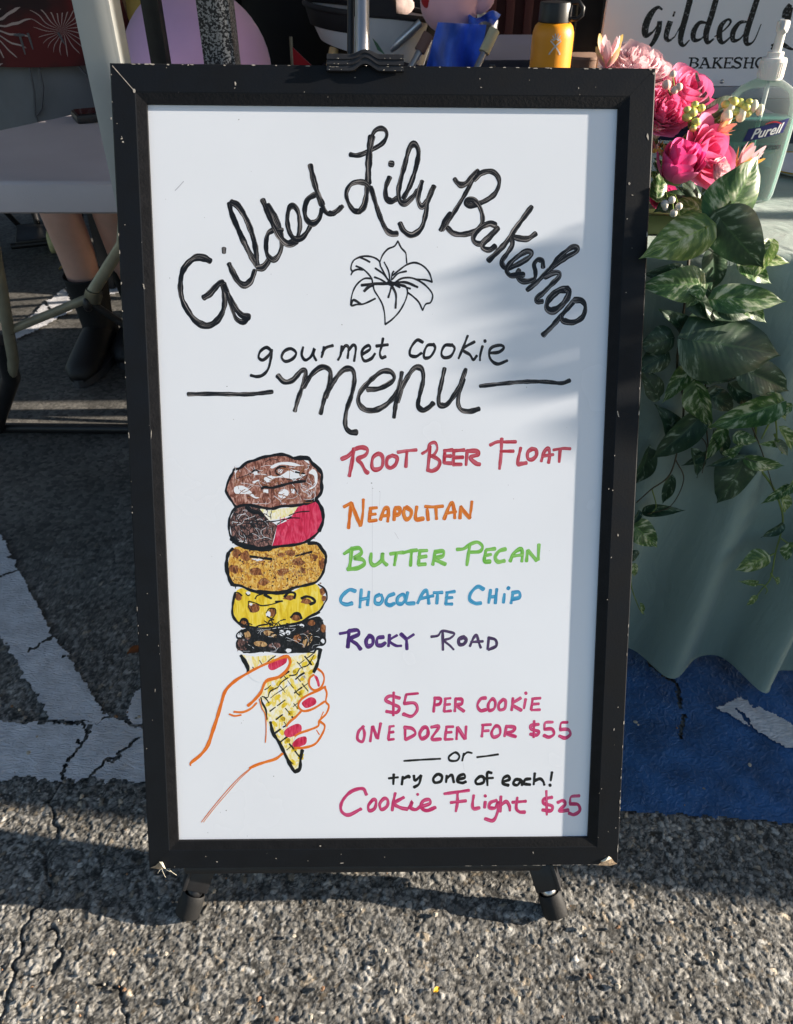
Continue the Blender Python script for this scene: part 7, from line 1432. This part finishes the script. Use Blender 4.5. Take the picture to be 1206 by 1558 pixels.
tb0 = empty('bench', (yb.x + .05, 2.85, 0), 'low dark bench carrying the yellow bag', 'bench'); mb = MB(); mb.box((0, 0, .48), (.9, .36, .035), 0, None, .006); mb.build('seat', m_black, tb0, 40)
for sx in (-1, 1): mb = MB(); mb.box((sx * .38, 0, .232), (.04, .32, .46), 0, None, .004); mb.build('leg', m_black, tb0, 40)
# white handbag with navy straps on a dark cart, with a pale cooler behind
hb = ony(421, 56, 2.95)
ct = empty('cart', (hb.x, 3.0, 0), 'dark cart under the white handbag', 'cart'); mb = MB(); mb.box((0, 0, hb.z / 2 + .04), (.46, .44, hb.z - .10), 0, None, .01); mb.build('cart_body', M('dark_cart_cloth', (34, 36, 46), rough=.7, var=.2, vscale=8), ct, 30)
mb = MB(); mb.box((0, 0, hb.z - .006), (.48, .46, .010), 0, None, .004); mb.build('cart_top', m_black, ct, 30)
for sx in (-1, 1):
    for sy in (-1, 1): mb = MB(); mb.lathe([(.04, -.012), (.045, 0), (.04, .012)], 18, (sx * .19, sy * .18, .045), 0, M=Matrix.Rotation(R_(90), 3, 'Y')); mb.build('wheel', m_black, ct, 40)
bag('handbag', 'white handbag with navy straps standing on the dark cart', 'bag', (hb.x, 2.95, hb.z), (.20, .10, .115), mat('white_leather', lin((206, 208, 212)), rough=.5, var=.06, vscale=12, bump=.15, bscale=200), M('navy_strap', (30, 36, 58), rough=.6), seed=8)
cl_ = ony(415, 40, 3.4); co_ = empty('cooler_box', (cl_.x, 3.45, 0), 'tall pale blue-grey cooler behind the white handbag', 'cooler'); mb = MB(); mb.box((0, 0, .46), (.36, .36, .88), 0, None, .03); mb.build('cooler_body', M('pale_blue_grey_plastic', (170, 184, 200), rough=.45, var=.05, vscale=6), co_, 40); mb = MB(); mb.box((0, 0, .935), (.38, .38, .06), 0, None, .02); mb.build('lid', M('pale_lid', (196, 204, 212), rough=.4), co_, 40)
for sx in (-1, 1): mb = MB(); mb.tube([(sx * .15, -.16, .03), (sx * .15, .16, .03)], .03, 12); mb.build('foot', m_black, co_, 40)
# red pennant
rp = ony(458, 88, 2.25); rt_ = empty('pennant', (rp.x, 2.25, rp.z), 'small red triangular pennant behind the top edge of the board', 'flag')
q1, q2, q3 = [ony(a, b, 2.25) - Vector((rp.x, 2.25, rp.z)) for a, b in ((443, 70), (474, 100), (446, 112))]
mb = MB(); mb.add([q1, q2, q3, q1 + Vector((0, .004, 0)), q2 + Vector((0, .004, 0)), q3 + Vector((0, .004, 0))], [(0, 1, 2), (5, 4, 3), (0, 3, 4, 1), (1, 4, 5, 2), (2, 5, 3, 0)]); mb.build('flag_cloth', m_redp, rt_); mb = MB(); mb.tube([q1 + Vector((0, .002, .02)), q3 + Vector((-.002, .002, -.05)), Vector((q3.x - .004, .002, -rp.z))], .004, 8); mb.build('stick', m_beige, rt_)
# grey stroller
sp0 = ony(560, 40, 2.30)
stl = empty('stroller', (sp0.x, 2.35, 0), 'grey fabric baby stroller with black frame behind the easel clamp', 'stroller')
m_gf = mat('grey_stroller_fabric', lin((208, 208, 212)), rough=.85, var=.08, vscale=10, bump=.25, bscale=500); m_df = mat('dark_stroller_lining', lin((44, 42, 46)), rough=.9, var=.2, vscale=12)
def sl_(px, py, y=2.30): p = ony(px, py, y); return p - Vector((sp0.x, 2.35, 0))
mb = MB(); rows = []
for k in range(8):
    q = k / 7; row = []
    for j in range(36):
        a = 2 * math.pi * j / 36; ca, sa = math.cos(a), math.sin(a)
        row.append(Vector((.01 + (.135 + .035 * q) * math.copysign(abs(ca) ** .7, ca), -.02 + (.10 + .02 * q) * math.copysign(abs(sa) ** .7, sa), sl_(500, 72).z - .01 - .03 * ca * (1 - q) + (.085 - .018 * ca) * q)))
    rows.append(row)
mb.grid(rows, 0, closed=True, uv=False); mb.add(rows[0], [tuple(range(35, -1, -1))]); bs = mb.build('bassinet', m_gf, stl, 60)
mb = MB(); zt = rows[-1][0].z
rr = [p + Vector((0, 0, .004)) for p in rows[-1]]; mb.tube(rr + [rr[0], rr[1]], .0065, 8, cap=False); mb.build('piping', m_df, bs, 60)
mb = MB(); lin_ = [[p * 1.0 for p in rows[-1]], [Vector((p.x * .93, p.y * .93, p.z - .04)) for p in rows[-1]], [Vector((p.x * .6, p.y * .6, p.z - .055)) for p in rows[-1]]]; mb.grid(lin_, 0, closed=True, uv=False); mb.add(lin_[-1], [tuple(range(36))]); mb.build('lining', m_df, bs, 180)
mb = MB(); rows_h = []
for k in range(10):
    th = R_(8 + 120 * k / 9); row = []
    for j in range(17):
        a = math.pi * j / 16; row.append(Vector((.02 + .12 * math.cos(th) * .6 - .02, -.02 - .125 * math.cos(a), zt + .02 + .13 * math.sin(th) * math.sin(a) ** .6)))
    rows_h.append(row)
mb.grid(rows_h, 0, uv=False); mb.build('hood', m_df, stl, 180)
for s in (-1, 1):
    mb = MB(); mb.tube([sl_(640, 44), sl_(600, 80), Vector((.05 * s, .12 * s, .30)), Vector((.20 * s, .14 * s, .09))], .011, 10); mb.build('frame_tube', m_blackmetal, stl, 60)
    for x in (-.20, .20):
        mb = MB(); mb.lathe([(.070, -.016), (.088, -.012), (.092, 0), (.088, .012), (.070, .016)], 28, (x, s * .16, .092), 0, M=Matrix.Rotation(R_(90), 3, 'X')); wl = mb.build('wheel', m_black, stl, 40); mb = MB(); mb.lathe([(.012, -.02), (.065, -.010), (.065, .010), (.012, .02)], 20, (x, s * .16, .092), 0, M=Matrix.Rotation(R_(90), 3, 'X')); mb.build('rim', M('wheel_rim', (150, 150, 154), rough=.4, metal=.6), wl, 40)
    mb = MB(); mb.tube([Vector((-.20, s * .16, .092)), Vector((-.05, s * .13, .34)), Vector((-.06, s * .11, .62))], .011, 10); mb.tube([Vector((.20, s * .16, .092)), Vector((-.02, s * .13, .40))], .010, 10); mb.build('frame_tube', m_blackmetal, stl, 60)
mb = MB(); mb.tube([sl_(508, 74, 2.26), sl_(500, 108, 2.24)], [.012, .010], 10); mb.build('wooden_grip', M('pale_wood', (206, 172, 120), rough=.6, var=.15, vscale=40), stl, 60)
mb = MB(); mb.tube([sl_(592, 78, 2.24), sl_(612, 60, 2.22), sl_(640, 34, 2.22)], .010, 10); mb.build('handle', M('silver_tube', (196, 202, 212), rough=.3, metal=.7), stl, 60)
mb = MB(); P = [sl_(566, 58, 2.2), sl_(574, 66, 2.19), sl_(586, 84, 2.19), sl_(574, 76, 2.19)]; mb.add(P + [p + Vector((0, .004, 0)) for p in P], [(0, 1, 2, 3), (7, 6, 5, 4), (0, 4, 5, 1), (1, 5, 6, 2), (2, 6, 7, 3), (3, 7, 4, 0)]); mb.build('hanging_tag', M('green_tag', (70, 110, 84), rough=.6), stl)
mb = MB(); mb.ball(sl_(592, 8, 2.36) , (.065, .05, .03), n=18); mb.build('blanket', mat('grey_pink_blanket', lin((170, 150, 146)), rough=.95, var=.25, vscale=30, bump=.5, bscale=120), stl, 180)
# blue folded camp chair with the pink plush toy on it
cc0 = ony(700, 62, 2.06); cch = empty('camp_chair', (cc0.x, 2.06, 0), 'folded blue camp chair with beige arm grips to the left of the orange bottle', 'camp chair')
def cl2(px, py, y): p = ony(px, py, y); return p - Vector((cc0.x, 2.06, 0))
m_bluec = mat('blue_nylon', lin((70, 116, 240)), rough=.45, var=.22, vscale=18, bump=.7, bscale=38, sheen=.2)
def sheet(pts_rows, th=.006):
    mb = MB(); n = Vector((0, th, 0)); A = pts_rows; mb.grid(A, 0, uv=False); mb.grid([[p + n for p in r][::-1] for r in A], 0, uv=False)
    e1 = [r[0] for r in A] + A[-1][1:] + [r[-1] for r in A[::-1]][1:] + A[0][::-1][1:]; mb.grid([e1, [p + n for p in e1]], 0, uv=False); return mb
rowsb = []
for k in range(9):
    q = k / 8; L_ = Vector((644 + 22 * q, 118 - 84 * q, 0)); Rr = Vector((726 + 14 * q, 118 - 80 * q, 0)); row = []
    for j in range(13):
        u = j / 12; px, py = L_.x * (1 - u) + Rr.x * u, L_.y * (1 - u) + Rr.y * u; row.append(cl2(px, py, 2.06 + .035 * math.sin(u * math.pi * 3 + q * 2) + .015 * math.sin(q * 7 + u * 9)))
    rowsb.append(row)
sheet(rowsb).build('back_sling', m_bluec, cch, 180)
rowsb = [[cl2(702 + 48 * j / 8 + 3 * k, 38 - 16 * k / 4 + 6 * math.sin(j * .8), 2.12 + .03 * math.sin(j * 1.2 + k)) for j in range(9)] for k in range(5)]
sheet(rowsb).build('head_rest', m_bluec, cch, 180)
rowsb = [[cl2(650 + 84 * j / 10, 118, 2.0) + Vector((0, -.05 * k + .02 * math.sin(j * 1.3 + k), -.10 - .04 * k + .02 * math.sin(j * .9))) for j in range(11)] for k in range(5)]
sheet(rowsb).build('seat_sling', m_bluec, cch, 180)
for a, b in (((752, 46, 2.02), (736, 80, 2.0)), ((652, 52, 2.03), (638, 78, 2.02))):
    mb = MB(); A_, B_ = cl2(*a), cl2(*b); mb.tube([A_, B_], .0125, 12); ag = mb.build('arm_grip', M('beige_webbing', (206, 196, 164) if a[0] > 700 else (112, 84, 80), rough=.7, bump=.3, bscale=300), cch, 50); mb = MB(); D_ = (B_ - A_).normalized(); mb.tube([B_ - D_ * .01, B_ + D_ * ((B_.z - .05) / max(.2, -D_.z))], .0075, 10); mb.build('leg', M('grey_chair_tube', (150, 150, 156), rough=.35, metal=.6), cch, 60)
for x in (-.11, .09):
    for y in (-.06, .12): mb = MB(); mb.tube([(x, y, .78), (x * 1.5, y * 1.6, .0)], .0085, 10); mb.build('leg', M('dark_chair_tube', (50, 52, 60), rough=.4, metal=.5), cch, 60)
pk = ony(684, 12, 2.16); pt = empty('plush_toy', (pk.x, 2.16, pk.z - .05), 'pale pink round plush toy sitting on the blue camp chair', 'toy')
m_pk = mat('pale_pink_plush', lin((238, 184, 198)), rough=.95, var=.05, vscale=12, bump=.3, bscale=400, sheen=.5)
mb = MB(); mb.ball((0, 0, .062), (.070, .060, .066), n=28); mb.build('toy_body', m_pk, pt, 180)
mb = MB(); mb.ball((.075, -.01, .06), (.030, .018, .020), n=14, M=Matrix.Rotation(-.5, 3, 'Y')); mb.build('arm', m_pk, pt, 180); mb = MB(); mb.ball((-.055, -.035, .07), (.014, .006, .018), n=14); mb.build('patch', m_redp, pt, 180)
mb = MB(); mb.ball((.01, -.03, .010), (.04, .035, .014), n=14); mb.build('foot', M('white_plush', (232, 226, 224), rough=.95, bump=.3, bscale=300), pt, 180)
# black backpack right of the orange bottle
bk = ony(892, 50, 2.45); bp3 = bag('backpack', 'black backpack between the orange bottle and the shop sign', 'backpack', (bk.x, 2.5, .741), (.17, .13, .27), mat('black_nylon', lin((16, 15, 17)), rough=.6, var=.2, vscale=20, bump=.4, bscale=80), M('black_strap', (22, 22, 24)), seed=5)
# ------------------------------------------------------------------ left background: lavender table, tub, bags, folding chair
lv = ony(8, 118, 3.05); lt = empty('folding_table', (-1.75, 3.3, 0), 'lavender topped table behind the person in the red shirt', 'table')
zt_ = ony(10, 120, 3.05).z; mb = MB(); mb.box((-1.75, 3.35, zt_ - .03), (1.1, .62, .06), 0, None, .012); wpart(mb, 'table_top', M('lavender_plastic', (190, 184, 214), rough=.5, var=.04, vscale=6), lt, 40)
for x in (-2.22, -1.28):
    for y in (3.10, 3.6): mb = MB(); mb.tube([(x, y, zt_ - .05), (x, y, 0)], .014); wpart(mb, 'leg', m_blackmetal, lt)
def tub(px, py, y, z, d, rgb, label):
    p = ony(px, py, y); t = empty('storage_tub', (p.x, y, z), label, 'tub'); mb = MB()
    mb.lathe([(d * .42, 0), (d * .46, .01), (d * .52, d * .62), (d * .55, d * .64), (d * .52, d * .66), (d * .46, d * .5)], 28, pw=.6); mb.build('tub_body', M('tub_plastic', rgb, rough=.4), t, 40); mb = MB(); mb.lathe([(d * .5, d * .655), (d * .54, d * .67), (d * .5, d * .70), (d * .1, d * .71)], 28, pw=.6); mb.build('lid', M('tub_lid', (226, 230, 236), rough=.4), t, 40)
shz = ony(30, 195, 3.2).z
sf = empty('shelf_rack', (-1.62, 3.34, 0), 'low black rack under the lavender table holding bags and a tub', 'rack'); mb = MB(); mb.box((0, 0, shz - .012), (.9, .44, .02), 0, None, .003); mb.build('shelf', m_black, sf, 40)
for x in (-.42, .42):
    for y in (-.2, .2): mb = MB(); mb.box((x, y, (shz + .14) / 2), (.022, .022, shz + .14), 0, None, .003); mb.build('post', m_blackmetal, sf, 40)
tub(26, 182, 3.18, shz, .14, (96, 150, 200), 'blue tub with a white lid on the black rack at far left')
for px, py, y, d, rgb, lab_, sd in [(12, 168, 3.34, (.16, .12, .16), (150, 22, 36), 'dark red bag on the rack under the lavender table', 3), (40, 172, 3.36, (.15, .12, .12), (196, 30, 84), 'hot pink bag on the rack under the lavender table', 6), (24, 155, 3.48, (.12, .05, .20), (150, 168, 60), 'lime green bag behind the pink one on the rack', 9)]:
    p = ony(px, py, y); bag('bag', lab_, 'bag', (p.x, y, shz), d, mat('bag_cloth', lin(rgb), rough=.8, var=.15, vscale=20, bump=.5, bscale=60), seed=sd)
fcx = onz(52, 382, .02); fc = empty('folding_chair', (fcx.x, fcx.y, 0), 'black folding chair behind the left table, only its legs in view', 'chair')
mb = MB(); mb.box((0, .1, .45), (.42, .40, .025), 0, None, .008); mb.build('seat', m_black, fc, 40); mb = MB(); mb.box((0, .33, .78), (.42, .025, .22), 0, None, .008); mb.build('backrest', m_black, fc, 40)
for s in (-.19, .19):
    mb = MB(); mb.tube([(s, -.10, .44), (s * 1.0, .36, .88), ], .011, 10); mb.tube([(s, .30, .44), (s, -.02, .015)], .011, 10); lg = mb.build('leg', m_blackmetal, fc, 60); mb = MB(); mb.ball((s, -.02, .016), .018, n=10); mb.build('rubber_tip', m_black, lg, 60)
    mb = MB(); mb.tube([(s * .9, -.10, .44), (s * .9, .30, .015)], .011, 10); mb.build('leg', m_blackmetal, fc, 60)
wc = onz(82, 366, .05); wo = empty('trolley_wheels', (wc.x, wc.y, 0), 'pair of cream trolley wheels on a black axle behind the left table', 'trolley', rz=R_(20))
mb = MB(); mb.tube([(-.16, 0, .045), (.05, 0, .045)], .012, 10); mb.box((-.06, .10, .055), (.16, .22, .02), 0, None, .004); mb.tube([(-.06, .2, .06), (-.06, .24, .80), (.04, .24, .86)], .012, 10); mb.build('frame', m_blackmetal, wo, 60)
for x in (-.01, .045): mb = MB(); mb.lathe([(.028, -.014), (.042, -.010), (.044, 0), (.042, .010), (.028, .014)], 22, (x, 0, .045), 0, M=Matrix.Rotation(R_(90), 3, 'Y')); mb.build('wheel', M('cream_wheel', (214, 206, 150), rough=.5), wo, 40)
# a few dry leaves and a yellow petal on the asphalt
for px, py, ln, rgb, lab_ in [(104, 408, .05, (190, 170, 110), 'dry yellowish leaf on the asphalt behind the folding table'), (206, 990, .022, (110, 64, 30), 'brown scrap of leaf at the left edge of the board frame'), (664, 1506, .007, (214, 168, 40), 'tiny yellow petal on the sunlit asphalt in front')]:
    p = onz(px, py, .003); mb = MB(); rows = [[Vector((p.x + ln * (t - .5) * 1.4 * .8 + s * ln * .4 * math.sin(math.pi * max(.03, t)) * .5, p.y + ln * (t - .5) * .9 - s * ln * .4 * math.sin(math.pi * max(.03, t)), .003 + .15 * ln * abs(s) + .1 * ln * math.sin(t * 5))) for s in (-1, -.5, 0, .5, 1)] for t in [i / 8 for i in range(9)]]
    mb.grid(rows); tag(mb.build('dry_leaf', M('dry_leaf', rgb, rough=.7, var=.2, vscale=60), None, 180), lab_, 'leaf')

# loose grit lying on the asphalt
mb = MB(); rg = random.Random(31)
for i in range(240):
    x, y = rg.uniform(-.75, .75), .36 + .5 * rg.random() ** 1.3; r = rg.choice([.0012, .0016, .002, .0028, .0036]); b_ = len(mb.v)
    mb.ball((x, y, .0008 + r * .4), (r * rg.uniform(.7, 1.3), r * rg.uniform(.7, 1.3), r * rg.uniform(.5, .8)), rg.randint(0, 2), 6, Matrix.Rotation(rg.uniform(0, 6), 3, 'Z'))
    for k in range(b_, len(mb.v)): v = mb.v[k]; mb.v[k] = (v[0] + rg.uniform(-.2, .2) * r, v[1] + rg.uniform(-.2, .2) * r, v[2] + rg.uniform(-.1, .1) * r)
tag(mb.build('loose_grit', [M('grey_grit', (122, 120, 116), rough=.9), M('pale_grit', (176, 168, 154), rough=.9), M('brown_grit', (128, 98, 74), rough=.9)], None, None), 'loose grit scattered on the asphalt', 'grit', kind='stuff')
